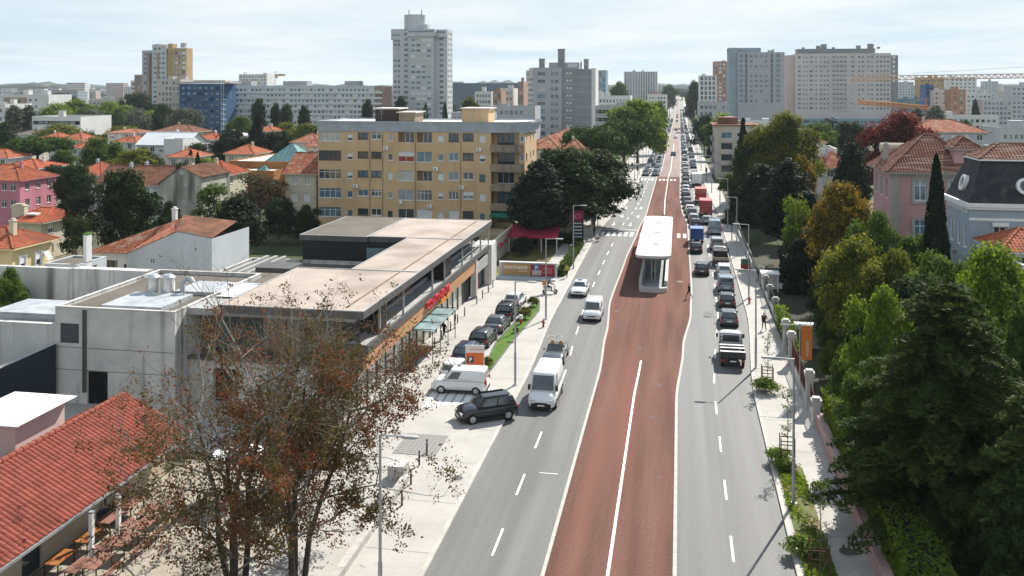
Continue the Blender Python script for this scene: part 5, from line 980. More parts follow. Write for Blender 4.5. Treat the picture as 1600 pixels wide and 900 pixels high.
# ------------------------------------------------------------------ trees
def leafmat(name, cols, trans=.3, rough=.7):
    m = bpy.data.materials.new(name); m.use_nodes = True; nt = m.node_tree; N = nt.nodes; L = nt.links; b = N['Principled BSDF']
    b.inputs['Roughness'].default_value = rough; b.inputs['Specular IOR Level'].default_value = .06
    at_ = N.new('ShaderNodeAttribute'); at_.attribute_name = 'tint'; cr = N.new('ShaderNodeValToRGB'); el = cr.color_ramp.elements
    while len(el) < len(cols): el.new(.5)
    for i, c in enumerate(cols): el[i].position = i / (len(cols) - 1); el[i].color = (*c, 1)
    oi = N.new('ShaderNodeObjectInfo'); mr = N.new('ShaderNodeMapRange'); L.new(oi.outputs['Random'], mr.inputs[0]); mr.inputs[3].default_value = .82; mr.inputs[4].default_value = 1.18
    mm = N.new('ShaderNodeMixRGB'); mm.blend_type = 'MULTIPLY'; mm.inputs[0].default_value = 1; L.new(at_.outputs['Fac'], cr.inputs[0]); L.new(cr.outputs[0], mm.inputs[1]); L.new(mr.outputs[0], mm.inputs[2])
    tr = N.new('ShaderNodeBsdfTranslucent'); mix = N.new('ShaderNodeMixShader'); mix.inputs[0].default_value = trans; L.new(mm.outputs[0], b.inputs['Base Color'])
    hs = N.new('ShaderNodeHueSaturation'); hs.inputs['Value'].default_value = 1.5; hs.inputs['Saturation'].default_value = 1.1; hs.inputs['Hue'].default_value = .485; L.new(mm.outputs[0], hs.inputs['Color']); L.new(hs.outputs[0], tr.inputs[0])
    out = N['Material Output']; L.new(b.outputs[0], mix.inputs[1]); L.new(tr.outputs[0], mix.inputs[2]); L.new(mix.outputs[0], out.inputs[0]); MC[name] = m; return m
LF = dict(dark=leafmat('foliage_dark', [(.010, .019, .007), (.024, .042, .012), (.044, .066, .02)], .22), black=leafmat('foliage_blackgreen', [(.007, .013, .007), (.014, .024, .011), (.027, .042, .017)], .12), mid=leafmat('foliage_mid', [(.032, .06, .013), (.064, .108, .022), (.11, .155, .03)], .38),
    bright=leafmat('foliage_bright', [(.06, .105, .018), (.11, .175, .026), (.185, .235, .038)], .42), yellow=leafmat('foliage_yellowgreen', [(.04, .06, .012), (.095, .115, .02), (.21, .20, .032)], .4), gold=leafmat('foliage_golden', [(.05, .06, .012), (.125, .105, .02), (.28, .165, .03)], .38),
    red=leafmat('foliage_copper', [(.05, .016, .013), (.12, .036, .026), (.2, .06, .038)], .3), grey=leafmat('foliage_olive_grey', [(.06, .07, .045), (.1, .11, .075), (.15, .16, .115)], .25), pine=leafmat('foliage_pine', [(.02, .045, .009), (.038, .075, .015), (.065, .11, .024)], .2), bare=leafmat('foliage_brownish', [(.05, .04, .025), (.09, .07, .04), (.1, .1, .04)], .2),
    autumn=leafmat('foliage_autumn', [(.07, .07, .022), (.105, .085, .03), (.115, .07, .032), (.15, .066, .032), (.23, .062, .03)], .3), cedar=leafmat('foliage_cedar', [(.015, .028, .008), (.034, .056, .014), (.082, .108, .03)], .24))
BARK = mk('bark_grey', (.13, .11, .09), .95, .3, 3, spec=.1); BARKP = mk('bark_pale', (.27, .25, .215), .95, .25, 3, spec=.1); BARKD = mk('bark_dark', (.05, .04, .033), .95, .3, 3, spec=.1)
def leaf_mesh(name, C, N, sz, tint, mat, aspect=1.7, T=None):
    "quads at C facing N (arrays), with size and tint per leaf"
    n = len(C); rg = np.random.default_rng(n)
    N = N / np.maximum(np.linalg.norm(N, axis=1, keepdims=True), 1e-6)
    if T is None: T = rg.normal(size=(n, 3))
    U = np.cross(N, T); U /= np.maximum(np.linalg.norm(U, axis=1, keepdims=True), 1e-6); V = np.cross(N, U)
    s = (sz / 2)[:, None]; U = U * s; V = V * s * aspect
    v = np.stack([C - V, C + U * .9 - V * .05, C + V, C - U * .9 + V * .05], 1).reshape(-1, 3)
    me = bpy.data.meshes.new(name); me.vertices.add(4 * n); me.vertices.foreach_set('co', v.ravel()); me.loops.add(4 * n); me.loops.foreach_set('vertex_index', np.arange(4 * n, dtype=np.int32))
    me.polygons.add(n); me.polygons.foreach_set('loop_start', np.arange(0, 4 * n, 4, dtype=np.int32))
    me.update(calc_edges=True); a = me.attributes.new('tint', 'FLOAT', 'FACE'); a.data.foreach_set('value', np.clip(tint, 0, 1).astype(np.float32)); me.materials.append(mat); return me
def crown_pts(lobes, ncl, npl, clr, seed, up=.25, inner=.2):
    rg = np.random.default_rng(seed); C = []; N = []; T = []
    vol = np.array([l[3] * l[4] * l[5] for l in lobes]) ** (2 / 3); pr = vol / vol.sum()
    for l, p in zip(lobes, pr):
        k = max(3, int(ncl * p)); d = rg.normal(size=(k, 3)); d /= np.linalg.norm(d, axis=1, keepdims=True); d[:, 2] = np.where(d[:, 2] < -.35, -d[:, 2], d[:, 2])
        rr = np.where(rg.random(k) < inner, rg.uniform(.3, .8, k), rg.uniform(.82, 1.06, k))[:, None]; c = np.array(l[:3]) + d * rr * np.array(l[3:6]); cr = clr * rg.uniform(.6, 1.35, k); ct = rg.normal(.45, .16, k)
        o = rg.normal(size=(k, npl, 3)) * np.array([1, 1, .7]); o /= np.maximum(1, np.linalg.norm(o, axis=2, keepdims=True) / 1.6)
        P = c[:, None, :] + o * cr[:, None, None]; n = d[:, None, :] * .55 + o * .4 + rg.normal(size=o.shape) * .45 + np.array([0, 0, up])
        C.append(P.reshape(-1, 3)); N.append(n.reshape(-1, 3)); T.append((ct[:, None] + rg.normal(0, .17, (k, npl)) + .12 * o[:, :, 2]).ravel())
    return np.concatenate(C), np.concatenate(N), np.concatenate(T)
def limbs(H, tr, lobes, seed, r0, bend=.0):
    rg = random.Random(seed); mb = MB(); top = Vector((bend, bend * .4, tr)); mb.tube([(0, 0, -.3), (bend * .3, 0, tr * .5), top], [r0 * 1.15, r0 * .9, r0 * .7], 7)
    for l in lobes:
        e = Vector(l[:3]); m = top.lerp(e, .5) + Vector((rg.uniform(-.3, .3), rg.uniform(-.3, .3), .2)); mb.tube([top * .9, m, e], [r0 * .55, r0 * .35, r0 * .12], 5)
    return mb
PROTO = {}
def proto(key, H, Wd, lobes, tr, ncl, npl, clr, leaf, seed, r0=.2, inner=.2, up=.25, bend=0.0, bark=None):
    C, N, T = crown_pts(lobes, ncl, npl, clr, seed, up, inner); rg = np.random.default_rng(seed + 9)
    cm = leaf_mesh('crown', C, N, leaf * rg.uniform(.6, 1.3, len(C)), T, LF['mid']); tm = limbs(H, tr, lobes, seed, r0, bend).mesh('trunk', bark or BARK); PROTO[key] = (cm, tm, H, Wd)
def rl(seed, n, R_, z, rz, r, dz=1.0):
    g = random.Random(seed); out = []
    for i in range(n):
        a = i * 2.4 + g.uniform(-.4, .4); q = R_ * g.uniform(.55, 1); out.append((q * math.cos(a), q * math.sin(a), z + g.uniform(-dz, dz), r * g.uniform(.8, 1.2), r * g.uniform(.8, 1.2), rz * g.uniform(.8, 1.15)))
    return out
proto('round', 10, 8, [(0, 0, 6.2, 2.2, 2.2, 2.6)] + rl(1, 15, 3.0, 5.6, 1.15, 1.2, 2.6) + rl(31, 4, 1.3, 8.6, 1.0, 1.0, .6), 3, 250, 34, .62, .34, 11)
proto('round2', 10, 8.4, [(0.3, 0, 5.8, 2.8, 2.7, 2.8), (-.5, .6, 8, 1.7, 1.7, 1.7)] + rl(2, 11, 2.7, 5.0, 1.4, 1.5, 2.2), 2.4, 240, 34, .6, .34, 12)
proto('dense', 10, 8, [(0, 0, 5.2, 2.5, 2.5, 3.6)] + rl(3, 17, 3.1, 5.2, 1.25, 1.25, 3.1) + rl(33, 5, 1.4, 8.6, 1.1, 1.1, .6), 1.5, 360, 34, .55, .3, 13, inner=.1)
proto('column', 12, 5.6, [(0, 0, 5.6, 2.0, 2.0, 5.2), (.9, .3, 5, 1.5, 1.5, 4.2), (-.8, .5, 4.4, 1.6, 1.6, 4.0), (.1, -.9, 4.8, 1.6, 1.5, 4.4), (-.2, .2, 9.2, 1.0, 1.0, 2.6), (.8, -.2, 8.6, .7, .7, 2.0)], 1.0, 420, 40, .42, .24, 18, r0=.2, inner=.08)
proto('nround', 10, 8, [(0, 0, 5.8, 2.1, 2.1, 2.8)] + rl(21, 20, 3.0, 5.2, 1.05, 1.1, 3.0) + rl(23, 5, 1.4, 8.6, 1.0, 1.0, .6), 2.4, 620, 46, .42, .185, 41)
proto('nround2', 10, 8.4, [(0.3, 0, 5.4, 2.1, 2.0, 2.6), (-.5, .6, 8.2, 1.3, 1.3, 1.4)] + rl(22, 20, 3.1, 4.8, 1.05, 1.1, 3.0), 2.0, 620, 46, .42, .185, 42)
proto('airy', 10, 8, [(0, 0, 6, 2.5, 2.5, 3)] + rl(4, 10, 2.8, 5.8, 1.1, 1.3, 2.4), 3, 130, 22, .55, .26, 14, r0=.14)
proto('umbrella', 10, 13, [(0, 0, 8.0, 4.8, 4.8, 1.9)] + rl(5, 11, 4.4, 7.6, 1.6, 2.0, .5), 6.6, 330, 34, .6, .34, 15, r0=.32, bend=.7, bark=BARKD)
proto('poplar', 12, 3, [(0, 0, 6.5, 1.25, 1.25, 5.4), (.2, 0, 4, 1.4, 1.4, 3), (-.2, .1, 8.5, .9, .9, 3.0)], 1.5, 190, 26, .42, .34, 16, r0=.16)
proto('shrub', 2, 2.4, [(0, 0, .9, 1.0, 1.0, .85)] + rl(6, 4, .6, .9, .5, .55, .3), .4, 70, 26, .25, .16, 17, r0=.05)
def cone_pts(H, Rb, n, seed, z0=.4, pw=.85, layers=0):
    rg = np.random.default_rng(seed); t = rg.random(n) ** 1.35; z = z0 + (H - z0) * t; a = rg.uniform(0, 2 * np.pi, n)
    rad = Rb * (1 - t) ** pw * (1 + .13 * np.sin(a * 3 + z * 1.1) + .1 * np.sin(a * 5 - z * 2.3))
    if layers: rad *= .62 + .38 * np.abs(np.sin(z / H * layers * np.pi))
    q = np.where(rg.random(n) < .25, rg.uniform(.3, .9, n), rg.uniform(.86, 1.04, n)); d = np.stack([np.cos(a), np.sin(a), np.full(n, .2)], 1); C = np.stack([np.cos(a) * rad * q, np.sin(a) * rad * q, z], 1)
    return C, d + rg.normal(0, .45, (n, 3)), np.clip(rg.normal(.42, .2, n) + .15 * np.sin(a * 4 + z), 0, 1), d
for key, H, Rb, n, lf, pw, ly, sd in (('cypress', 12, 1.5, 9000, .24, .62, 0, 21), ('conifer', 12, 3.0, 15000, .3, .55, 0, 22), ('spruce', 12, 2.6, 5200, .42, .95, 9, 23)):
    C, N, T, d = cone_pts(H, Rb, n, sd, .5, pw, ly); rg = np.random.default_rng(sd); sd_ = d * np.array([1, 1, -1]) + rg.normal(0, .3, d.shape); mb = MB(); mb.tube([(0, 0, -.3), (0, 0, H * .6), (0, 0, H * .97)], [.22, .13, .03], 6)
    PROTO[key] = (leaf_mesh('crown', C, N, lf * rg.uniform(.6, 1.3, n), T, LF['dark'], 1.6, T=np.cross(N, sd_)), mb.mesh('trunk', BARKD), H, Rb * 2)
trng = random.Random(77)
def tree_at(name, label, x, y, zb, h, w, key, mat, group=None, cat='tree'):
    cm, tm, H, Wd = PROTO[key]; root = thing(name, label, cat, (x, y, zb), trng.uniform(0, 6.28), group); s = (w / Wd, w / Wd, h / H)
    c = link('crown', cm, root, scale=s); c.material_slots[0].link = 'OBJECT'; c.material_slots[0].material = LF[mat]; link('trunk', tm, root, scale=s); return root
def tree(label, px, zc, ptop, wpx, key='round', mat='mid', name='tree', group=None):
    p = atd(px, zc); zb = gz(p.y) - .12; return tree_at(name, label, p.x, p.y, zb, zat(ptop, zc) - zb, wpx * zc / F, key, mat, group)
TREES = [  # label, px, depth, top row, width px, shape, leaves, name
 ('tall black-green conifer at the near end of the dark row', 1232, 122, 250, 96, 'conifer', 'black', 'conifer'), ('black-green conifer beside the right pavement, second in the row', 1192, 140, 256, 92, 'conifer', 'black', 'conifer'), ('lower dark conifer right of the tallest in the row', 1264, 117, 298, 92, 'conifer', 'black', 'conifer'),
 ('dark conifer behind the row by the right pavement', 1168, 158, 264, 66, 'conifer', 'dark', 'conifer'), ('large yellow-green tree above the dark conifers', 1226, 166, 181, 118, 'round', 'yellow', 'broadleaf_tree'), ('dark lower crown left of the yellow-green tree', 1178, 172, 216, 60, 'dense', 'dark', 'broadleaf_tree'), ('golden rounded tree before the yellow-green one', 1246, 140, 240, 66, 'round2', 'gold', 'broadleaf_tree'),
 ('slender ragged spruce by the beige corner block', 1161, 190, 186, 46, 'spruce', 'black', 'spruce_tree'), ('light green shrubby tree at the wall below the spruce', 1146, 178, 270, 44, 'round2', 'mid', 'broadleaf_tree'), ('bright fern-green tree between the dark conifers', 1243, 113, 296, 50, 'airy', 'bright', 'broadleaf_tree'), ('golden-orange crown in front of the pink mansion', 1316, 96, 292, 112, 'round', 'gold', 'broadleaf_tree'), ('rounded fresh green tree before the pink mansion', 1373, 87, 328, 92, 'round2', 'mid', 'broadleaf_tree'),
 ('olive-gold broad tree above the stone garden wall', 1335, 77, 378, 122, 'round', 'yellow', 'broadleaf_tree'), ('dull olive tree in the middle of the right garden', 1408, 73, 390, 128, 'round2', 'yellow', 'broadleaf_tree'), ('shaded olive tree left of the maple', 1462, 71, 404, 110, 'round', 'mid', 'broadleaf_tree'), ('bright green tree at the left of the cedar', 1378, 60, 446, 120, 'round2', 'bright', 'broadleaf_tree'), ('bright green maple with yellow tips at the right edge', 1556, 60, 392, 150, 'round', 'bright', 'maple_tree'), ('second bright tree at the right edge below the maple', 1600, 52, 470, 150, 'round2', 'mid', 'broadleaf_tree'),
 ('narrow dark cypress before the pink mansion', 1463, 84, 243, 52, 'cypress', 'black', 'cypress_tree'), ('dark conifer between the golden trees and pink mansion', 1330, 148, 222, 64, 'conifer', 'black', 'conifer'), ('large copper-red tree beyond the pink mansion', 1406, 165, 179, 124, 'airy', 'red', 'copper_tree'), ('second copper-red crown filling the red tree', 1412, 168, 186, 104, 'round2', 'red', 'copper_tree'), ('broad dark green trees below the broad slab tower', 1330, 270, 194, 64, 'dense', 'dark', 'broadleaf_tree'), ('green tree below the left end of the broad slab', 1280, 265, 190, 66, 'round', 'mid', 'broadleaf_tree'),
 ('small green tree under the golden one', 1290, 235, 206, 40, 'round2', 'mid', 'broadleaf_tree'), ('dark garden tree at the stone wall', 1300, 82, 430, 60, 'dense', 'dark', 'broadleaf_tree'), ('small rounded bush on the garden terrace', 1292, 80, 500, 36, 'round2', 'mid', 'broadleaf_tree'), ('pale green street tree left of the beige corner block', 1118, 300, 186, 44, 'round', 'mid', 'broadleaf_tree'), ('darker street tree nearer the avenue on the right', 1101, 340, 178, 40, 'round2', 'dark', 'broadleaf_tree'), ('green tree by the mural', 1130, 330, 176, 42, 'round', 'bright', 'broadleaf_tree'),
 ('slim grey-green poplar right of the orange crane', 1462, 390, 166, 26, 'poplar', 'grey', 'poplar_tree'), ('grey-green poplar under the orange crane', 1432, 400, 170, 22, 'poplar', 'grey', 'poplar_tree'), ('dark pointed conifer among the white blocks at right', 1524, 480, 155, 18, 'conifer', 'dark', 'conifer'), ('small stone pine beyond the mansion roofs', 1507, 260, 189, 22, 'umbrella', 'pine', 'stone_pine'),
 # left of the avenue
 ('tall dark conifer beside the ochre block', 843, 134, 250, 100, 'conifer', 'black', 'conifer'), ('dense dark evergreen left of the pavement, nearest crown', 882, 142, 238, 124, 'dense', 'dark', 'evergreen_tree'), ('dense dark evergreen over the avenue bend', 926, 156, 242, 126, 'dense', 'dark', 'evergreen_tree'), ('dark evergreen behind the two over the pavement', 905, 172, 232, 110, 'round', 'dark', 'evergreen_tree'), ('stone pine with flat green crown left of the avenue', 924, 202, 200, 112, 'umbrella', 'pine', 'stone_pine'), ('second stone pine nearer the avenue', 974, 216, 190, 98, 'umbrella', 'pine', 'stone_pine'),
 ('big bright green tree left of the avenue', 996, 285, 153, 88, 'round', 'bright', 'broadleaf_tree'), ('darker lower crown beneath the big bright tree', 974, 278, 172, 60, 'dense', 'mid', 'broadleaf_tree'), ('narrow green tree right of the big bright one', 1027, 330, 157, 36, 'round2', 'mid', 'broadleaf_tree'), ('yellowing small tree at the pavement below the bright tree', 1030, 290, 190, 26, 'round', 'yellow', 'broadleaf_tree'), ('round tree on the skyline left of the finned block', 968, 720, 126, 28, 'round', 'mid', 'broadleaf_tree'), ('dark small conifer at the car park garden', 815, 128, 372, 36, 'dense', 'black', 'evergreen_tree'),
 # left quarter
 ('big dark rounded tree behind the blank wall house', 195, 126, 272, 96, 'dense', 'dark', 'evergreen_tree'), ('ragged dark pine left of the big rounded tree', 130, 118, 284, 74, 'airy', 'black', 'pine_tree'), ('dark pine foliage low beside the bungalow', 118, 114, 326, 60, 'airy', 'dark', 'pine_tree'), ('dark bushy tree under the stained gable', 264, 134, 314, 52, 'round2', 'dark', 'evergreen_tree'), ('dark round tree left of the museum', 374, 127, 312, 82, 'dense', 'black', 'evergreen_tree'), ('sparse olive tree right of the stained gable', 335, 142, 277, 78, 'airy', 'mid', 'broadleaf_tree'), ('brownish leafless tree before the museum', 405, 152, 262, 96, 'airy', 'bare', 'bare_tree'), ('dark tree before the museum annex', 436, 138, 312, 60, 'dense', 'dark', 'evergreen_tree'), ('green tree at the foot of the cream house', 478, 138, 318, 46, 'round2', 'dark', 'evergreen_tree'),
 ('low green hedge tree by the grey annex roof', 300, 126, 338, 46, 'round', 'dark', 'evergreen_tree'), ('wide stone pine among the red roofs at left', 60, 228, 214, 108, 'umbrella', 'pine', 'stone_pine'), ('mid green tree right of the stone pine', 156, 212, 212, 66, 'round2', 'mid', 'broadleaf_tree'), ('brownish olive tree before the white modern house', 215, 200, 232, 76, 'round', 'yellow', 'broadleaf_tree'), ('small dark conifer before the white house', 298, 200, 234, 18, 'conifer', 'dark', 'conifer'), ('another small dark conifer before the white house', 309, 196, 238, 16, 'conifer', 'dark', 'conifer'), ('spreading dark cedar above the museum', 402, 246, 184, 76, 'spruce', 'black', 'cedar_tree'), ('dark trees left of the spreading cedar', 360, 248, 206, 66, 'dense', 'black', 'evergreen_tree'), ('dark crown right of the spreading cedar', 436, 250, 208, 60, 'dense', 'dark', 'evergreen_tree'),
 ('first tall poplar before the long white block', 404, 340, 156, 22, 'poplar', 'dark', 'poplar_tree'), ('second poplar before the long white block', 430, 345, 163, 17, 'poplar', 'dark', 'poplar_tree'), ('third poplar before the long white block', 447, 340, 164, 20, 'poplar', 'dark', 'poplar_tree'), ('fourth poplar before the long white block', 475, 345, 167, 18, 'poplar', 'dark', 'poplar_tree'), ('fifth poplar at the red-brown block end', 574, 380, 157, 18, 'poplar', 'dark', 'poplar_tree'), ('bright yellow-green bush mass behind the ochre roof', 482, 295, 192, 66, 'round', 'yellow', 'broadleaf_tree'), ('bright bush left of the yellow-green mass', 376, 300, 180, 44, 'round', 'mid', 'broadleaf_tree'), ('yellow-green low trees above the red row houses', 100, 300, 193, 84, 'round2', 'yellow', 'broadleaf_tree'), ('yellow-green trees right of the row houses', 195, 300, 196, 74, 'round', 'yellow', 'broadleaf_tree'),
 ('light green park tree above the long hall', 120, 430, 154, 58, 'round', 'bright', 'broadleaf_tree'), ('light green park tree in the middle of the park', 165, 425, 158, 64, 'round2', 'bright', 'broadleaf_tree'), ('light green park tree at the brown tower foot', 195, 420, 164, 50, 'round', 'bright', 'broadleaf_tree'), ('dark rounded park tree under the brown tower', 216, 470, 149, 66, 'dense', 'dark', 'evergreen_tree'), ('dark tree left of the bright park trees', 98, 520, 149, 70, 'dense', 'dark', 'evergreen_tree'), ('grey-olive park tree, left of three', 143, 350, 170, 48, 'round', 'grey', 'olive_tree'), ('grey-olive park tree, middle of three', 216, 350, 168, 46, 'round2', 'grey', 'olive_tree'), ('grey-olive park tree before the netted building', 288, 345, 168, 64, 'round', 'grey', 'olive_tree'), ('dark green tree before the beige block', 256, 360, 166, 44, 'dense', 'dark', 'evergreen_tree'), ('grey poplar before the white end block', 22, 330, 166, 26, 'poplar', 'grey', 'poplar_tree'), ('second grey poplar before the white end block', 43, 335, 166, 26, 'poplar', 'grey', 'poplar_tree'),
 ('light green park tree left of the middle one', 90, 400, 160, 54, 'round2', 'bright', 'broadleaf_tree'), ('light green park tree right of the middle one', 236, 395, 172, 50, 'round', 'bright', 'broadleaf_tree'), ('green crown before the beige block foot', 270, 400, 178, 44, 'round2', 'mid', 'broadleaf_tree'), ('light green tree left of the first poplar', 374, 320, 186, 40, 'round2', 'bright', 'broadleaf_tree'), ('yellow-green bush between the poplars', 450, 310, 190, 50, 'round2', 'yellow', 'broadleaf_tree'), ('dark tree between the pink house and long brown roof', 118, 160, 262, 60, 'dense', 'dark', 'evergreen_tree'), ('dark round tree at the left edge', 5, 270, 195, 44, 'dense', 'dark', 'evergreen_tree'), ('dark tree left of the pale tower foot', 627, 400, 152, 20, 'poplar', 'dark', 'poplar_tree'), ('dark conifer at the pale tower foot', 665, 400, 161, 16, 'conifer', 'dark', 'conifer'), ('right conifer at the pale tower foot', 695, 400, 159, 14, 'conifer', 'dark', 'conifer'), ('yellow-green tree right of the pale tower', 734, 390, 150, 32, 'round', 'yellow', 'broadleaf_tree'), ('leafy green shrub tree beside the yellow house', 22, 84, 416, 64, 'round2', 'mid', 'broadleaf_tree'), ('green crown at the avenue end, left side', 1046, 900, 131, 26, 'round', 'mid', 'broadleaf_tree'), ('dark trees closing the avenue end', 1066, 1500, 138, 44, 'round2', 'dark', 'broadleaf_tree'), ('dark green tree right of the avenue end', 1084, 620, 130, 28, 'dense', 'dark', 'evergreen_tree')]
for lab, px, zc, tp, w, key, mat, nm in TREES:
    if key in ('round', 'round2') and zc < 170: key = 'n' + key
    if nm == 'copper_tree': key = 'nround' if w > 110 else 'nround2'
    if mat == 'black' and key == 'conifer' and px > 1100 and zc < 160: key = 'column'
    if nm == 'conifer' and px == 843: key = 'column'
    tree(lab, px, zc, tp, w, key, mat, nm)
# smaller garden trees between the houses
CW = dict(dark='dark green', mid='mid-green', bright='bright green', yellow='yellow-green'); cnt = {}
for i in range(46):
    px = -40 + 540 * (i + trng.random()) / 46; zc = trng.uniform(165, 380); p = atd(px, zc); mt = trng.choice(('dark', 'mid', 'dark', 'bright', 'yellow')); cnt[mt] = cnt.get(mt, 0) + 1; tree_at('garden_tree', f'{ORD[cnt[mt] - 1]} small {CW[mt]} tree from the left among the red-roofed houses', p.x, p.y, gz(p.y) - .1, trng.uniform(5, 9.5), trng.uniform(5, 9), trng.choice(('round', 'round2', 'dense')), mt, 'small trees among the red roofs')
cnt = {}
for i in range(34):
    px = 1290 + 350 * (i + trng.random()) / 34; zc = trng.uniform(190, 420); p = atd(px, zc); mt = trng.choice(('dark', 'mid', 'dark', 'bright')); cnt[mt] = cnt.get(mt, 0) + 1; tree_at('garden_tree', f'{ORD[cnt[mt] - 1]} small {CW[mt]} tree from the left beyond the pink mansion', p.x, p.y, gz(p.y) - .1, trng.uniform(4, 8), trng.uniform(4, 8), trng.choice(('round', 'round2', 'dense')), mt, 'small trees behind the mansions')
for i in range(26):
    y = 300 + i * 38; s = -1 if i % 2 else 1; x = (-14.5 if s < 0 else 10.5) + trng.uniform(-1, 1); tree_at('street_tree', f'{ORD[i // 2]} small far street tree on the {"left" if s < 0 else "right"} side of the avenue', x, y, gz(y), trng.uniform(5, 8), trng.uniform(4, 6), trng.choice(('round', 'round2')), trng.choice(('mid', 'dark')), 'far street trees')
fw = []; rw_ = random.Random(8)
for i in range(420):
    px = rw_.uniform(-150, 1750); zc = rw_.uniform(560, 2400); p = atd(px, zc)
    if abs(p.x) < 26: continue
    r = rw_.uniform(4, 9); fw.append((p.x, p.y, gz(p.y) + r * .5, r * 1.3, r * 1.3, r * .8))
C, N, T = crown_pts(fw, 3200, 12, 2.2, 5); stuff(link('far_wood', leaf_mesh('far_wood', C, N, np.full(len(C), 2.6), T, LF['dark'], 1.2)))
# ------------------------------------------------------------------ ragged autumn trees in the foreground
def autumn_tree(label, base, H, spread, seed, leafn, lean, bare, stems):
    rg = random.Random(seed); nr = np.random.default_rng(seed); root = thing('autumn_tree', label, 'tree', base); mb = MB(); mb2 = MB(); tips = []
    def grow(p, d, L, r, dep):
        n = 4; pts = [p]; q = p; dd = d.copy()
        for i in range(n):
            dd = (dd + Vector((rg.gauss(0, .13), rg.gauss(0, .13), rg.gauss(.04, .08)))).normalized(); q = q + dd * (L / n); pts.append(q)
        (mb if dep == 0 else mb2).tube(pts, [r * (1 - .62 * i / n) for i in range(n + 1)], 6 if dep < 2 else 4 if dep < 3 else 3)
        if dep >= 2: tips.extend((pts[k], pts[k + 1]) for k in range(n))
        if dep == 4: return
        kids = (8, 5, 4, 3)[dep]
        for k in range(kids):
            t = .14 + .86 * (k / (kids - 1)) if dep == 0 else rg.uniform(.25, 1); i = min(n - 1, int(t * n)); o = pts[i].lerp(pts[i + 1], t * n - i) if t < 1 else pts[-1]
            a = rg.uniform(0, 6.28); side = dd.orthogonal().normalized(); side = Matrix.Rotation(a, 3, dd) @ side; f_ = rg.uniform(.5, .95) if dep else rg.uniform(.12, .45) + .35 * t; nd = (dd * f_ + side * rg.uniform(.5, .95) + Vector((0, 0, .12 if dep else -.02))).normalized()
            grow(o, nd, L * (rg.uniform(.5, .72) if dep else rg.uniform(.42, .6)), r * rg.uniform(.32, .46), dep + 1)
    for sx, sy, dx, dy, hh in stems: grow(Vector((sx, sy, -.1)), Vector((dx, dy, 1)).normalized(), H * hh, .16, 0)
    mb.build('trunk', mk('bark_trunk', (.06, .052, .044), .95, .35, 2, spec=.1), root); mb2.build('branches', mk('bark_beech', (.23, .21, .18), .95, .3, 2, spec=.1), root)
    tp = np.array([(*a, *b) for a, b in tips]); zmax = tp[:, 2].max()
    wgt = np.where(tp[:, 2] > bare * H, .22, 1.0) * np.clip(1.6 - 1.5 * tp[:, 2] / H, .16, 1.3) * np.where(tp[:, 0] > lean, 1.25, .7); nc = leafn // 7; leafn = nc * 7; wgt = wgt * (np.sin(tp[:, 0] * 1.1 + tp[:, 1] * .7) + np.sin(tp[:, 2] * 1.3 + tp[:, 0] * .6) + 2.1); idx = np.repeat(nr.choice(len(tp), nc, p=wgt / wgt.sum()), 7); u = np.repeat(nr.random((nc, 1)), 7, axis=0); C = tp[idx, :3] * (1 - u) + tp[idx, 3:] * u + nr.normal(0, .13, (leafn, 3)); C[:, 2] -= .08
    ti = np.clip(nr.normal(.42, .2, leafn) + .28 * np.sin(C[:, 0] * 1.3 + C[:, 2] * .9), 0, 1)
    link('crown', leaf_mesh('crown', C, nr.normal(size=(leafn, 3)) + np.array([0, 0, .6]), nr.uniform(.06, .125, leafn), ti, LF['autumn'], 1.5), root); return root
autumn_tree('ragged autumn tree with pale bare upper branches, left of two', (-21.2, 40.6, -.1), 18.6, 6.5, 31, 24000, -.5, .55, [(0, 0, -.12, .05, .50), (.5, .2, .08, .1, .53), (.3, -.5, -.02, -.12, .46), (-.4, .3, -.30, .1, .44)])
autumn_tree('dense rust and olive autumn tree beside the left pavement', (-18.4, 41.4, -.1), 18.2, 6, 47, 42000, -1.5, .9, [(0, 0, .03, .03, .52), (.4, .2, .2, .08, .47), (-.3, .3, -.12, .12, .5), (.1, -.4, .08, -.15, .42)])
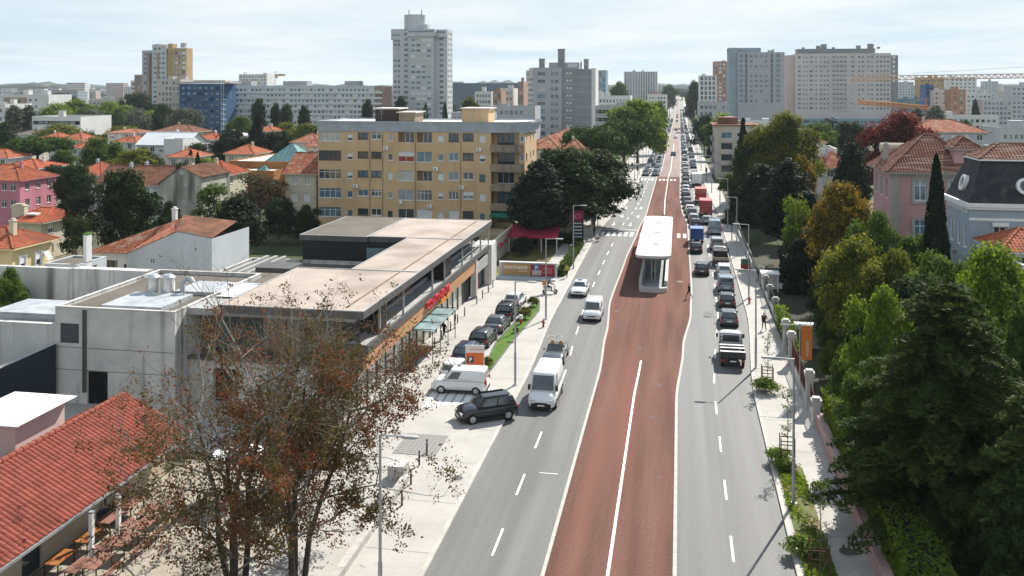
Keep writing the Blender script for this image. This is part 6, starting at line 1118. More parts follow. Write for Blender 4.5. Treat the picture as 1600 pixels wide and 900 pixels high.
# ------------------------------------------------------------------ big cedar at the right
def cedar(label, x, y, H, Rm, seed):
    rg = np.random.default_rng(seed); g = random.Random(seed); root = thing('cedar_tree', label, 'tree', (x, y, -.1)); mb = MB(); mb.tube([(0, 0, -.2), (.1, 0, H * .5), (0, .1, H)], [.5, .3, .05], 8); C = []; N = []; T = []; D = []
    z = 2.4; a0 = 0
    while z < H - .3:
        t = z / H; L0 = Rm * (1 - t) ** .55 + .3
        for k in range(7 if t < .75 else 5):
            a = a0 + k * 2 * math.pi / (7 if t < .75 else 5) + g.uniform(-.3, .3); L = L0 * g.uniform(.72, 1.12); h = Vector((math.cos(a), math.sin(a), 0)); s = Vector((-h.y, h.x, 0)); pts = []
            for i in range(7): u = i / 6; pts.append(Vector((0, 0, z)) + h * (L * u) + Vector((0, 0, L * (.16 * u - .30 * u * u))))
            mb.tube(pts, [.07 * (1 - .85 * i / 6) + .008 for i in range(7)], 4); base_t = g.uniform(.2, .55)
            m = max(5, int(L * 5.0))
            for j in range(m):
                u = (j + .5) / m; i = min(5, int(u * 6)); p = pts[i].lerp(pts[i + 1], u * 6 - i); sl = (.25 + .62 * math.sin(math.pi * min(1, u * .8 + .12))) * min(1.4, .35 + L * .22)
                for sd in (-1, 1):
                    dr = (h * .75 + s * sd * g.uniform(.6, 1.0)).normalized(); nq = int(5 + sl * 9); w = rg.random(nq); pp = np.array(p) + np.outer(w * sl, np.array(dr)) + rg.normal(0, .05, (nq, 3)); pp[:, 2] -= w * w * sl * .38
                    C.append(pp); nn = np.tile((0, 0, 1.0), (nq, 1)) + rg.normal(0, .45, (nq, 3)); N.append(nn); D.append(np.tile(np.array(dr) * np.array([1, 1, .4]) + np.array([0, 0, -.45]), (nq, 1)) + rg.normal(0, .35, (nq, 3))); T.append(base_t + .35 * w * u + rg.normal(0, .12, nq))
        z += .52 + .1 * t; a0 += .9
    mb.build('trunk', BARKD, root); C, N, D, T = map(np.concatenate, (C, N, D, T)); link('crown', leaf_mesh('crown', C, N, rg.uniform(.10, .17, len(C)), T, LF['cedar'], 3.0, T=np.cross(N, D)), root)
p = atd(1476, 46.5); cedar('huge dark cedar with drooping branches at the lower right', p.x, p.y, zat(432, 46.5), 6.4, 5)
p = atd(1655, 41); cedar('second dark cedar at the lower right corner', p.x, p.y, 11.0, 5.6, 6)
# ------------------------------------------------------------------ vehicles
PAINTS = {}
def paint(n, c):
    if n not in PAINTS: PAINTS[n] = mk('car_paint_' + n, c, .22, 0, spec=.5); PAINTS[n].node_tree.nodes['Principled BSDF'].inputs['Coat Weight'].default_value = .5
    return PAINTS[n]
for n, c in dict(white=(.72, .73, .73), black=(.012, .012, .014), grey=(.09, .10, .11), dark=(.03, .034, .04), silver=(.36, .38, .40), blue=(.02, .06, .22), red=(.36, .02, .025), navy=(.02, .03, .06), steel=(.20, .25, .30), maroon=(.12, .015, .02), beige=(.42, .36, .28)).items(): paint(n, c)
HEADL = mk('headlight_glass', (.55, .58, .6), .1, 0, spec=.8); TAILL = plain('tail_light_red', (.38, .012, .012), .25, .6); PLATE = plain('number_plate', (.7, .7, .68), .5); TRIMB = plain('plastic_trim', (.022, .022, .023), .7)
SPEC = dict(hatch=dict(L=4.1, W=1.78, H=1.48, belt=.94, hood=.86, yf0=.95, yf1=.25, yr0=-1.88, yr1=-1.55, tail=.94), suv=dict(L=4.34, W=1.84, H=1.68, belt=1.08, hood=1.02, yf0=.95, yf1=.35, yr0=-2.05, yr1=-1.75, tail=1.08), sedan=dict(L=4.6, W=1.82, H=1.45, belt=.95, hood=.85, yf0=.95, yf1=.2, yr0=-1.75, yr1=-1.05, tail=.98),
    wagon=dict(L=4.6, W=1.82, H=1.5, belt=.95, hood=.86, yf0=1.0, yf1=.3, yr0=-2.2, yr1=-1.85, tail=.95), van=dict(L=4.4, W=1.84, H=1.84, belt=1.08, hood=1.02, yf0=1.35, yf1=.62, yr0=-2.14, yr1=-2.05, tail=1.1), bigvan=dict(L=5.5, W=2.05, H=2.45, belt=1.25, hood=1.12, yf0=1.95, yf1=1.25, yr0=-2.7, yr1=-2.64, tail=1.25))
def ring(y, hw, z0, z1, n=16, e=.42):
    zc, hz = (z0 + z1) / 2, (z1 - z0) / 2; out = []
    for i in range(n):
        a = 2 * math.pi * i / n; c, s = math.cos(a), math.sin(a); out.append((hw * math.copysign(abs(c) ** e, c), y, zc + hz * math.copysign(abs(s) ** e, s)))
    return out
def car_parts(kind):
    s = SPEC[kind]; L, W, H, b, hd, tl = s['L'], s['W'], s['H'], s['belt'], s['hood'], s['tail']; h = L / 2; w = W / 2; parts = []
    body = MB(); cl = .2 if kind != 'suv' else .24
    body.loft([ring(-h, w * .84, cl + .22, tl * .82), ring(-h + .06, w * .93, cl + .1, tl * .93), ring(-h + .28, w * .985, cl, tl), ring(-h * .5, w, cl - .02, b), ring(0, w, cl - .02, b), ring(s['yf0'] - .05, w, cl - .02, b), ring(s['yf0'] + (h - s['yf0']) * .45, w * .985, cl - .02, (b + hd) / 2 + .01), ring(h - .32, w * .96, cl, hd * .95), ring(h - .1, w * .9, cl + .06, hd * .80), ring(h, w * .78, cl + .16, hd * .66)][::-1])
    hwf = lambda v: w * (.955 + (.76 - .955) * v) if kind not in ('van', 'bigvan') else w * (.975 + (.88 - .975) * v)
    yf = lambda v: s['yf0'] + (s['yf1'] - s['yf0']) * v; yr = lambda v: s['yr0'] + (s['yr1'] - s['yr0']) * v; zz = lambda v: b - .04 + (H - b + .04) * v; rr = []
    for v, k in ((0, 1.0), (.5, 1.0), (.86, .985), (.97, .95), (1.0, .86)):
        hw, a, c = hwf(v) * k, yf(min(v, .95)) - (1 - k) * .7, yr(min(v, .95)) + (1 - k) * .7; q = .12; q2 = .1
        rr.append([(hw, c + q2, zz(v)), (hw, a - q2 * 1.5, zz(v)), (hw - q, a, zz(v)), (-hw + q, a, zz(v)), (-hw, a - q2 * 1.5, zz(v)), (-hw, c + q2, zz(v)), (-hw + q, c, zz(v)), (hw - q, c, zz(v))])
    body.loft(rr); parts.append(('body', body, ['paint'], True))
    e = .014; v0, v1 = .10, .86
    m = MB(); m.poly([(-hwf(v0) + .16, yf(v0) + e, zz(v0)), (hwf(v0) - .16, yf(v0) + e, zz(v0)), (hwf(v1) - .15, yf(v1) + e, zz(v1)), (-hwf(v1) + .15, yf(v1) + e, zz(v1))][::-1]); parts.append(('windscreen', m, [CARGLASS], False))
    if kind != 'bigvan':
        m = MB(); va = .22 if kind != 'van' else .35; m.poly([(-hwf(va) + .17, yr(va) - e, zz(va)), (hwf(va) - .17, yr(va) - e, zz(va)), (hwf(v1) - .15, yr(v1) - e, zz(v1)), (-hwf(v1) + .15, yr(v1) - e, zz(v1))]); parts.append(('rear_window', m, [CARGLASS], False))
    spans = [(.54, .97), (.08, .50)] if kind not in ('van', 'bigvan') else [(.66, .95)] if kind == 'van' else [(.76, .95)]
    for sx in (-1, 1):
        for t0, t1 in spans:
            P = lambda t, v: (sx * (hwf(v) + e), yr(v) + .14 + (yf(v) - yr(v) - .3) * t, zz(v)); m = MB(); pl = [P(t0, .16), P(t1, .16), P(min(t1, .98), .84), P(t0 + .02, .84)]; m.poly(pl if sx > 0 else pl[::-1]); parts.append(('side_window', m, [CARGLASS], False))
        m = MB(); m.box(sx * (w + .02) - .09, sx * (w + .02) + .09, s['yf0'] - .32, s['yf0'] - .2, b + .0, b + .16 if kind != 'bigvan' else b + .4); parts.append(('mirror', m, ['paint' if kind != 'bigvan' else TRIMB], False))
        m = MB(); m.box(sx * w * .62 - .2, sx * w * .62 + .2, h - .16, h - .02, hd * .62, hd * .62 + .16); parts.append(('headlight', m, [HEADL], False))
        m = MB(); z0 = tl * .68; m.box(sx * w * .82 - .09, sx * w * .82 + .09, -h - .012, -h + .16, z0, z0 + (.22 if kind not in ('van', 'bigvan') else .42)); parts.append(('tail_light', m, [TAILL], False))
    m = MB(); m.box(-.26, .26, h + .0, h + .025, .42, .53); parts.append(('number_plate', m, [PLATE], False)); m = MB(); m.box(-.26, .26, -h - .03, -h, .62, .73); parts.append(('number_plate', m, [PLATE], False))
    m = MB(); m.box(-w * .72, w * .72, h - .12, h + .012, .24, .40 if kind != 'bigvan' else .62); m.box(-w * .45, w * .45, h - .08, h + .008, .56, .68); parts.append(('grille', m, [TRIMB], False))
    m = MB(); m.box(-w * .8, w * .8, -h - .012, -h + .1, .26, .5); parts.append(('rear_bumper', m, [TRIMB], False))
    m = MB(); m.box(-w - .008, w + .008, -h * .55, h * .55, .2, .34); parts.append(('sill', m, [TRIMB], False))
    if kind == 'suv':
        for sx in (-1, 1): m = MB(); m.box(sx * w * .66 - .025, sx * w * .66 + .025, -1.5, .4, H - .03, H + .06); parts.append(('roof_rail', m, [TRIMB], False))
    r = .32 if kind not in ('suv', 'bigvan') else .36
    wy = h * .62; wheels = [(sx * (w - .085), sy * wy, r) for sx in (-1, 1) for sy in (-1, 1)]
    return parts, wheels
def wheel_parts(r, m0=None):
    t = MB(); n = 18; t.cyl((-.11, 0, 0), (.11, 0, 0), r, r, n); a = MB(); a.cyl((-.118, 0, 0), (.118, 0, 0), r * .62, r * .62, 14); 
    for k in range(5):
        an = k * 2 * math.pi / 5; M = Matrix.Rotation(an, 4, 'X'); a.box(-.125, .125, -.035, .035, .04, r * .6, 0, M)
    arch = MB(); arch.cyl((-.07, 0, 0), (.075, 0, 0), r * 1.16, r * 1.16, n); return t, a, arch
VM = {}
def car(kind, col, label, x, y, rz, z=0.0, cat='car', group=None, name=None, roofcol=None):
    if kind not in VM:
        ps, wh = car_parts(kind); r = wh[0][2]; t, a, arch = wheel_parts(r); lst = []
        for n, mb, mats, smooth in ps:
            me = mb.mesh(n, [PAINTS['white'] if m == 'paint' else m for m in mats], smooth); fixn(me); lst.append((n, me, mats[0] == 'paint'))
        VM[kind] = (lst, wh, fixn(t.mesh('wheel', RUBBER)), fixn(a.mesh('rim', RIM)), fixn(arch.mesh('wheel_arch', TRIMB)))
    lst, wh, tm, rm, am = VM[kind]; root = thing(name or {'hatch': 'hatchback_car', 'suv': 'suv_car', 'sedan': 'sedan_car', 'wagon': 'estate_car', 'van': 'small_van', 'bigvan': 'delivery_van'}[kind], label, cat, (x, y, gz(y) + z), rz, group)
    for n, me, pt in lst:
        o = link(n, me, root)
        if pt: o.material_slots[0].link = 'OBJECT'; o.material_slots[0].material = PAINTS[col]
    for wx, wy, r in wh:
        o = link('wheel', tm, root, (wx, wy, r)); link('rim', rm, o); link('wheel_arch', am, root, (wx + (-.012 if wx > 0 else .012), wy, r + .02))
    return root
FM = {}
def far_car(kind, col, label, x, y, rz, group):
    k = (kind, col)
    if k not in FM:
        ps, wh = car_parts(kind); big = MB(); mats = []
        for n, mb, ms, sm_ in ps:
            m = PAINTS[col] if ms[0] == 'paint' else ms[0]
            if m not in mats: mats.append(m)
            big.add(mb.v, mb.f, mats.index(m))
        mats.append(RUBBER)
        for wx, wy, r in wh: big.cyl((wx - .11, wy, r), (wx + .11, wy, r), r, r, 10, len(mats) - 1)
        FM[k] = fixn(big.mesh('car', mats))
    o = link('car', FM[k], None, (x, y, gz(y)), rz); return tag(o, label, 'car', group)
def box_lorry(label, col, x, y, rz, boxL=4.2, boxH=3.1, cabc='white', W=2.25, z=0.0):
    t = thing('box_lorry', label, 'lorry', (x, y, z), rz); w = W / 2; y0 = -boxL / 2 - .8; y1 = y0 + boxL
    m = MB(); m.box(-w, w, y0, y1, .85, boxH, 0); m.build('cargo_box', [PAINTS[col]], t); rib = MB()
    for sx in (-1, 1):
        for zz in (.87, boxH - .1): rib.box(sx * w - .03, sx * w + .03, y0 - .02, y1 + .02, zz, zz + .1)
        rib.box(sx * (w - .06) - .05, sx * (w - .06) + .05, y0 - .03, y0 + .02, .97, boxH - .1)
    rib.box(-.03, .03, y0 - .025, y0, .97, boxH - .1); rib.build('box_frame', PAINTS[col], t)
    m = MB(); m.poly([(-w + .05, y0 + .05, boxH + .015), (w - .05, y0 + .05, boxH + .015), (w - .05, y1 - .05, boxH + .015), (-w + .05, y1 - .05, boxH + .015)]); m.build('box_roof', mk('lorry_roof_' + col, tuple(min(.8, c * 1.4 + .05) for c in {'red': (.36, .02, .025), 'blue': (.03, .08, .3), 'white': (.6, .6, .6), 'steel': (.25, .3, .35)}[col]), .6, .1), t)
    cb = MB(); cy = y1 + .12; cb.loft([ring(cy, w * .95, .6, 2.25), ring(cy + 1.2, w * .95, .55, 2.3), ring(cy + 1.65, w * .93, .5, 1.5), ring(cy + 1.85, w * .88, .5, 1.2)][::-1]); fixn_o = cb.build('cab', PAINTS[cabc], t, smooth=True); fixn(fixn_o.data)
    m = MB(); m.poly([(-w * .8, cy + 1.7, 1.45), (w * .8, cy + 1.7, 1.45), (w * .75, cy + 1.32, 2.15), (-w * .75, cy + 1.32, 2.15)][::-1]); m.build('windscreen', CARGLASS, t)
    m = MB(); m.box(-.45, .45, y0 + .1, cy + 1.5, .5, .8); m.build('chassis', TRIMB, t); m = MB(); m.box(-w, w, y0 - .05, y0 + .1, .45, .62); m.build('rear_bumper', TRIMB, t)
    for sx in (-1, 1): m = MB(); m.box(sx * w * .85 - .12, sx * w * .85 + .12, y0 - .08, y0 - .05, .63, .8); m.build('tail_light', TAILL, t)
    tt, aa, _ = wheel_parts(.42); tm, rm = fixn(tt.mesh('wheel', RUBBER)), fixn(aa.mesh('rim', RIM))
    for sx in (-1, 1):
        for wy in (y0 + 1.0, cy + .9): o = link('wheel', tm, t, (sx * (w - .2), wy, .42)); link('rim', rm, o)
    return t
def flatbed(label, x, y, rz, boards, cabc, load=None, z=0.0, L=3.4, W=2.1):
    t = thing('flatbed_truck', label, 'truck', (x, y, z), rz); w = W / 2; y0 = -L / 2 - .9; y1 = y0 + L
    m = MB(); m.box(-w, w, y0, y1, .82, .94); m.build('bed_floor', TRIMB, t)
    for nm, bx in (('side_board', (-w, -w + .06, y0, y1)), ('side_board', (w - .06, w, y0, y1)), ('tail_board', (-w + .06, w - .06, y0, y0 + .06))): m = MB(); m.box(bx[0], bx[1], bx[2], bx[3], .94, 1.32); m.box(bx[0] - .01, bx[1] + .01, bx[2] - .01, bx[3] + .01, 1.32, 1.36); m.build(nm, boards, t)
    for k in range(4): m = MB(); m.box(-w + .1 + .52 * k, -w + .16 + .52 * k, y0 - .03, y0, .94, 1.34); m.build('board_rib', TRIMB, t)
    hb = MB()
    for sx in (-1, 1): hb.cyl((sx * w * .9, y1 - .05, .9), (sx * w * .9, y1 - .05, 2.1), .04, .04, 6)
    for zz in (1.5, 1.8, 2.1): hb.cyl((-w * .9, y1 - .05, zz), (w * .9, y1 - .05, zz), .03, .03, 6)
    hb.build('headboard', boards, t)
    cb = MB(); cy = y1 + .1; cb.loft([ring(cy, w * .95, .6, 2.1), ring(cy + 1.1, w * .95, .55, 2.15), ring(cy + 1.6, w * .93, .5, 1.4), ring(cy + 1.9, w * .86, .5, 1.1)][::-1]); o = cb.build('cab', PAINTS[cabc], t, smooth=True); fixn(o.data)
    m = MB(); m.poly([(-w * .7, cy - .012, 1.35), (w * .7, cy - .012, 1.35), (w * .66, cy - .012, 1.95), (-w * .66, cy - .012, 1.95)]); m.build('rear_window', CARGLASS, t)
    m = MB(); m.poly([(-w * .8, cy + 1.62, 1.35), (w * .8, cy + 1.62, 1.35), (w * .75, cy + 1.2, 2.0), (-w * .75, cy + 1.2, 2.0)][::-1]); m.build('windscreen', CARGLASS, t)
    m = MB(); m.box(-.4, .4, y0 + .1, cy + 1.5, .5, .8); m.build('chassis', TRIMB, t)
    for sx in (-1, 1): m = MB(); m.box(sx * w * .8 - .14, sx * w * .8 + .14, y0 - .05, y0 - .01, .62, .78); m.build('tail_light', TAILL, t); m = MB(); m.box(sx * (w + .12) - .09, sx * (w + .12) + .09, cy + 1.2, cy + 1.28, 1.4, 1.75); m.build('mirror', TRIMB, t)
    m = MB(); m.box(-.26, .26, y0 - .05, y0 - .02, .6, .71); m.build('number_plate', PLATE, t)
    if load: m = MB(); m.box(-w + .15, w - .15, y0 + 1.2, y1 - .15, .95, 2.0); m.build('load', load, t)
    tt, aa, _ = wheel_parts(.38); tm, rm = fixn(tt.mesh('wheel', RUBBER)), fixn(aa.mesh('rim', RIM))
    for sx in (-1, 1):
        for wy in (y0 + .9, cy + 1.0): o = link('wheel', tm, t, (sx * (w - .18), wy, .38)); link('rim', rm, o)
    return t
def rear(px, py, L): p = at(px, py); return p.x, p.y + L / 2
# moving towards the camera, left carriageway
def front(px, py, L): p = at(px, py); return p.x, p.y + L / 2
x, y = front(845, 644, 5.5); dv = car('bigvan', 'white', 'white delivery van driving towards the camera in the left carriageway', x, y, math.pi, cat='van')
x, y = front(863, 573, 4.6); cv = thing('convertible_car', 'dark grey open-topped car behind the white delivery van', 'car', (x, y, 0), math.pi)
b_ = MB(); b_.loft([ring(-2.3, .76, .42, .78), ring(-2.24, .85, .3, .88), ring(-2.0, .9, .2, .95), ring(-1.1, .91, .18, .96), ring(-.3, .91, .18, .8), ring(.3, .91, .18, .8), ring(.95, .91, .18, .95), ring(1.6, .9, .18, .9), ring(2.0, .87, .2, .8), ring(2.2, .82, .26, .68), ring(2.3, .7, .36, .58)][::-1]); o = b_.build('body', PAINTS['grey'], cv, smooth=True); fixn(o.data)
mb = MB(); mb.poly([(-.74, .95, .95), (.74, .95, .95), (.62, .45, 1.38), (-.62, .45, 1.38)][::-1]); mb.build('windscreen', CARGLASS, cv)
mb = MB(); mb.box(-.66, .66, .42, .48, 1.36, 1.42); mb.box(-.78, -.72, .9, .98, .92, .99); mb.build('windscreen_frame', PAINTS['black'], cv)
for sx in (-.38, .38):
    mb = MB(); mb.box(sx - .25, sx + .25, -.7, -.5, .75, 1.3); mb.box(sx - .25, sx + .25, -.5, .1, .72, .85); mb.box(sx - .14, sx + .14, -.68, -.54, 1.3, 1.48); mb.build('seat', mk('beige_leather', (.35, .25, .15), .7, .1), cv)
    for yy, mt, nm in ((2.14, HEADL, 'headlight'), (-2.31, TAILL, 'tail_light')): mb = MB(); mb.box(sx * 1.55 - .18, sx * 1.55 + .18, yy, yy + .12, .58, .72); mb.build(nm, mt, cv)
mb = MB(); mb.box(-.26, .26, 2.3, 2.325, .4, .51); mb.build('number_plate', PLATE, cv); mb = MB(); mb.box(-.7, .7, -1.0, -.8, .8, .95); mb.build('rear_shelf', TRIMB, cv)
tt, aa, arch = wheel_parts(.32); tm, rm, am = fixn(tt.mesh('wheel', RUBBER)), fixn(aa.mesh('rim', RIM)), fixn(arch.mesh('wheel_arch', TRIMB))
for sx in (-1, 1):
    for wy in (-1.42, 1.42): o = link('wheel', tm, cv, (sx * .83, wy, .32)); link('rim', rm, o); link('wheel_arch', am, cv, (sx * .82, wy, .33))
    mb = MB(); mb.box(sx * .95 - .09, sx * .95 + .09, .6, .72, .95, 1.08); mb.build('mirror', PAINTS['grey'], cv)
x, y = front(924, 504, 4.3); car('van', 'white', 'small white van ahead of the taxi in the left carriageway', x, y, math.pi, cat='van')
x, y = front(903, 465, 4.5); tx = car('sedan', 'white', 'white taxi with roof light by the left kerb', x, y, math.pi, cat='taxi'); mb = MB(); mb.box(-.25, .25, -.35, -.15, 1.45, 1.6); mb.build('roof_light', plain('taxi_light', (.25, .35, .45)), tx)
# parked in the car park
for kd, cl, px, py, lab, L in (('hatch', 'white', 703, 603, 'white hatchback parked nearest the entrance crossing', 4.1), ('wagon', 'navy', 722, 574, 'dark blue estate parked behind the orange totem', 4.6), ('wagon', 'black', 747, 549, 'black estate parked third from the entrance', 4.6), ('sedan', 'grey', 770, 526, 'grey saloon parked between the black estate and black SUV', 4.6), ('suv', 'black', 787, 506, 'black SUV parked behind the grey saloon', 4.3), ('hatch', 'white', 800, 485, 'white car parked farthest from the entrance', 4.1)):
    x, y = rear(px, py, L); car(kd, cl, lab, x, y, R(-3), .12)
car('van', 'white', 'white small van crossing the car park entrance', -16.9, 69.2, R(92), .12, cat='van')
du = car('suv', 'black', 'black SUV turning into the car park over the pavement', -13.7, 63.9, R(122), .1)
# right carriageway, outer lane
x, y = rear(1146, 579, 5.2); flatbed('white and black flatbed truck, nearest vehicle on the right', x, y + .4, 0, plain('dark_boards', (.05, .05, .052)), 'white', None)
fb_ = [o for o in bpy.data.objects if o.get('label', '').startswith('white and black flatbed')][0]
for yy, zz in ((-2.55, 1.4), (-1.5, 1.42), (-.6, 1.42)): mb = MB(); mb.box(-1.04, 1.04, yy, yy + .3, zz, zz + .05); mb.build('plank', plain('white_boards', (.6, .6, .58)), fb_)
RQ = [('hatch', 'grey', 1140, 513, 'grey hatchback with pale roof ahead of the flatbed truck'), ('hatch', 'dark', 1137, 484, 'dark hatchback second ahead of the flatbed truck'), ('van', 'steel', 1135, 459, 'silver-blue van ahead of the dark hatchback'), ('wagon', 'white', 1132, 435, 'white estate hidden ahead of the silver-blue van'), ('van', 'silver', 1121, 393, 'silver van ahead of the loaded flatbed'), ('bigvan', 'steel', 1117, 369, 'tall blue-grey van behind the red lorries')]
for kd, cl, px, py, lab in RQ: x, y = rear(px, py, SPEC[kd]['L']); car(kd, cl, lab, x, y, 0, cat='van' if 'van' in kd else 'car')
x, y = rear(1127, 419, 5.0); flatbed('flatbed truck with dark load and beige tailboard in the right queue', x, y + .4, 0, plain('beige_boards', (.38, .31, .24)), 'silver', plain('dark_tarpaulin', (.02, .02, .022), .8))
x, y = rear(1106, 352, 4.1); car('hatch', 'silver', 'silver car beside the tall blue-grey van', x - .1, y, 0)
x, y = rear(1103, 340, 6); box_lorry('nearer of two red box lorries in the right queue', 'red', x, y, 0)
x, y = rear(1095, 319, 6); box_lorry('farther red box lorry in the right queue', 'red', x, y, 0)
x, y = rear(1089, 292, 7); box_lorry('white box lorry beyond the red ones', 'white', x, y, 0, 5)
# inner lane
IQ = [('hatch', 'dark', 1097, 432, 'dark car with red tail lights alone in the inner lane'), ('hatch', 'black', 1088, 397, 'black car behind the blue lorry')]
for kd, cl, px, py, lab in IQ: x, y = rear(px, py, SPEC[kd]['L']); car(kd, cl, lab, x, y, 0)
x, y = rear(1089, 384, 5); box_lorry('blue lorry beside the bus shelter crossing', 'blue', x, y + .2, 0, 2.9, 2.5, 'white', 2.0)
cs = ('black', 'silver', 'grey', 'white', 'dark', 'grey', 'black', 'silver', 'white', 'navy', 'grey')
ordn = ('first', 'second', 'third', 'fourth', 'fifth', 'sixth', 'seventh', 'eighth', 'ninth', 'tenth', 'eleventh')
for i, (px, py) in enumerate(((1087, 357), (1084, 349), (1081, 341), (1078, 334), (1075, 327), (1073, 320), (1072, 313), (1071.5, 306), (1071.5, 300), (1071.5, 294), (1071.5, 288))):
    kd = ('hatch', 'wagon', 'suv', 'sedan')[i % 4]; x, y = rear(px, py, SPEC[kd]['L']); x = max(x, fBR(y) + 1.25); car(kd, cs[i], f'{cs[i]} car, {ordn[i]} beyond the blue lorry along the busway kerb', x, y, R(2) if y < 178 else 0, group='cars queuing along the busway kerb')
vr = random.Random(12); FC = ('white', 'black', 'silver', 'grey', 'dark', 'white', 'steel', 'maroon', 'grey', 'navy'); FK = ('hatch', 'suv', 'wagon', 'sedan', 'van')
def lane(fx, y0, y1, rz, label, group, gap):
    y = y0
    k = 0
    while y < y1:
        kd, cl = vr.choice(FK), vr.choice(FC); lb = f'{cl} {kd if kd != "wagon" else "estate"}, {ORD[k]} {label}' if k < 14 and gap < 20 else 'tiny ' + ('vehicle' if gap > 20 else 'car') + ' far up ' + label; k += 1
        far_car(kd, cl, lb, fx(y) + vr.uniform(-.15, .15), y, rz, group); y += gap * (vr.uniform(.82, 1.3) if vr.random() < .65 else vr.uniform(1.5, 3.2)) * (1 if y < 420 else 1.5)
lane(lambda y: 1.6, 245, 1100, 0, 'beyond the far crossing in the inner right lane', 'far cars in the right inner lane', 8)
lane(lambda y: 4.1, 250, 1100, 0, 'beyond the far crossing in the outer right lane', 'far cars in the right outer lane', 9.5)
for i, y in enumerate((214.5, 232, 240)): far_car(FK[i], ('dark', 'white', 'grey')[i], ('dark car right beyond the farther red lorry', 'white car second beyond the red lorries', 'grey car at the far crossing, outer lane')[i], 4.5 - i * .1, y if i else 203 + 10, 0, 'far cars in the right outer lane') if i else None
lane(lambda y: -6.4, 247, 800, math.pi, 'behind the far crossing in the oncoming lane next to the busway', 'far oncoming cars by the busway', 6.6)
lane(lambda y: -8.9, 247, 800, math.pi, 'behind the far crossing in the oncoming lane by the left pavement', 'far oncoming cars by the pavement', 6.6)
lane(lambda y: -2.2, 330, 1000, 0, 'the red busway', 'far vehicles on the busway', 60)
# scooter
sp = at(859, 459, .12); sg = thing('scooter', 'delivery scooter with white front by the car park exit', 'scooter', sp, R(-78))
for wy in (-.62, .66): mb = MB(); mb.cyl((-.06, wy, .26), (.06, wy, .26), .26, .26, 14); o = mb.build('wheel', RUBBER, sg); mb = MB(); mb.cyl((-.065, wy, .26), (.065, wy, .26), .14, .14, 10); mb.build('rim', RIM, o)
mb = MB(); mb.loft([ring(-.75, .1, .45, .75), ring(-.45, .17, .35, .82), ring(.05, .16, .28, .72), ring(.2, .16, .25, .36), ring(.42, .15, .25, .36), ring(.5, .16, .3, .9), ring(.62, .1, .5, 1.0)][::-1]); o = mb.build('body', PAINTS['white'], sg, smooth=True); fixn(o.data)
mb = MB(); mb.box(-.14, .14, -.75, .05, .78, .86); mb.build('saddle', BLACK, sg); mb = MB(); mb.cyl((-.33, .5, 1.08), (.33, .5, 1.08), .025, .025, 6); mb.cyl((0, .6, .35), (0, .5, 1.08), .03, .03, 6); mb.build('handlebar', BLACK, sg); mb = MB(); mb.box(-.07, .07, .6, .68, .85, .97); mb.build('headlight', HEADL, sg)
# ------------------------------------------------------------------ people
SKIN = plain('skin', (.42, .25, .17), .6); HAIR = plain('hair_dark', (.02, .015, .012), .7)
POSES = {  # joints: name -> (x, y, z, radius); facing +Y
 'stand': dict(pel=(0, 0, .95, .13), spi=(0, 0, 1.15, .125), che=(0, 0, 1.35, .15), nec=(0, 0, 1.5, .055), hea=(0, .02, 1.62, .095), top=(0, .01, 1.72, .07), hl=(-.1, 0, .88, .09), kl=(-.11, .03, .48, .06), al=(-.11, -.02, .08, .045), tl=(-.12, .14, .03, .04), hr=(.1, 0, .88, .09), kr=(.11, .03, .48, .06), ar=(.11, -.02, .08, .045), tr=(.12, .14, .03, .04), sl=(-.19, 0, 1.41, .065), el=(-.25, -.03, 1.13, .045), wl=(-.25, .06, .9, .035), fl=(-.25, .1, .8, .03), sr=(.19, 0, 1.41, .065), er=(.25, -.03, 1.13, .045), wr=(.25, .06, .9, .035), fr=(.25, .1, .8, .03)),
 'walk': dict(pel=(0, 0, .93, .13), spi=(0, .01, 1.13, .125), che=(0, .03, 1.34, .15), nec=(0, .05, 1.49, .055), hea=(0, .08, 1.61, .095), top=(0, .07, 1.71, .07), hl=(-.1, 0, .86, .09), kl=(-.1, .22, .5, .06), al=(-.1, .3, .1, .045), tl=(-.1, .45, .06, .04), hr=(.1, 0, .86, .09), kr=(.1, -.06, .47, .06), ar=(.1, -.36, .14, .045), tr=(.1, -.26, .03, .04), sl=(-.19, .03, 1.4, .065), el=(-.24, -.1, 1.14, .045), wl=(-.24, -.1, .9, .035), fl=(-.24, -.06, .81, .03), sr=(.19, .03, 1.4, .065), er=(.24, .08, 1.13, .045), wr=(.23, .25, .98, .035), fr=(.22, .31, .92, .03)),
 'ride': dict(pel=(0, -.25, .92, .14), spi=(0, -.22, 1.12, .13), che=(0, -.12, 1.33, .15), nec=(0, -.05, 1.47, .06), hea=(0, 0, 1.6, .13), top=(0, 0, 1.72, .1), hl=(-.12, -.22, .88, .09), kl=(-.2, .22, .78, .065), al=(-.17, .2, .38, .05), tl=(-.17, .36, .34, .04), hr=(.12, -.22, .88, .09), kr=(.2, .22, .78, .065), ar=(.17, .2, .38, .05), tr=(.17, .36, .34, .04), sl=(-.2, -.1, 1.39, .07), el=(-.3, .12, 1.18, .05), wl=(-.3, .4, 1.1, .04), fl=(-.3, .5, 1.09, .035), sr=(.2, -.1, 1.39, .07), er=(.3, .12, 1.18, .05), wr=(.3, .4, 1.1, .04), fr=(.3, .5, 1.09, .035))}
BONES = [('pel', 'spi'), ('spi', 'che'), ('che', 'nec'), ('nec', 'hea'), ('hea', 'top'), ('pel', 'hl'), ('hl', 'kl'), ('kl', 'al'), ('al', 'tl'), ('pel', 'hr'), ('hr', 'kr'), ('kr', 'ar'), ('ar', 'tr'), ('che', 'sl'), ('sl', 'el'), ('el', 'wl'), ('wl', 'fl'), ('che', 'sr'), ('sr', 'er'), ('er', 'wr'), ('wr', 'fr')]
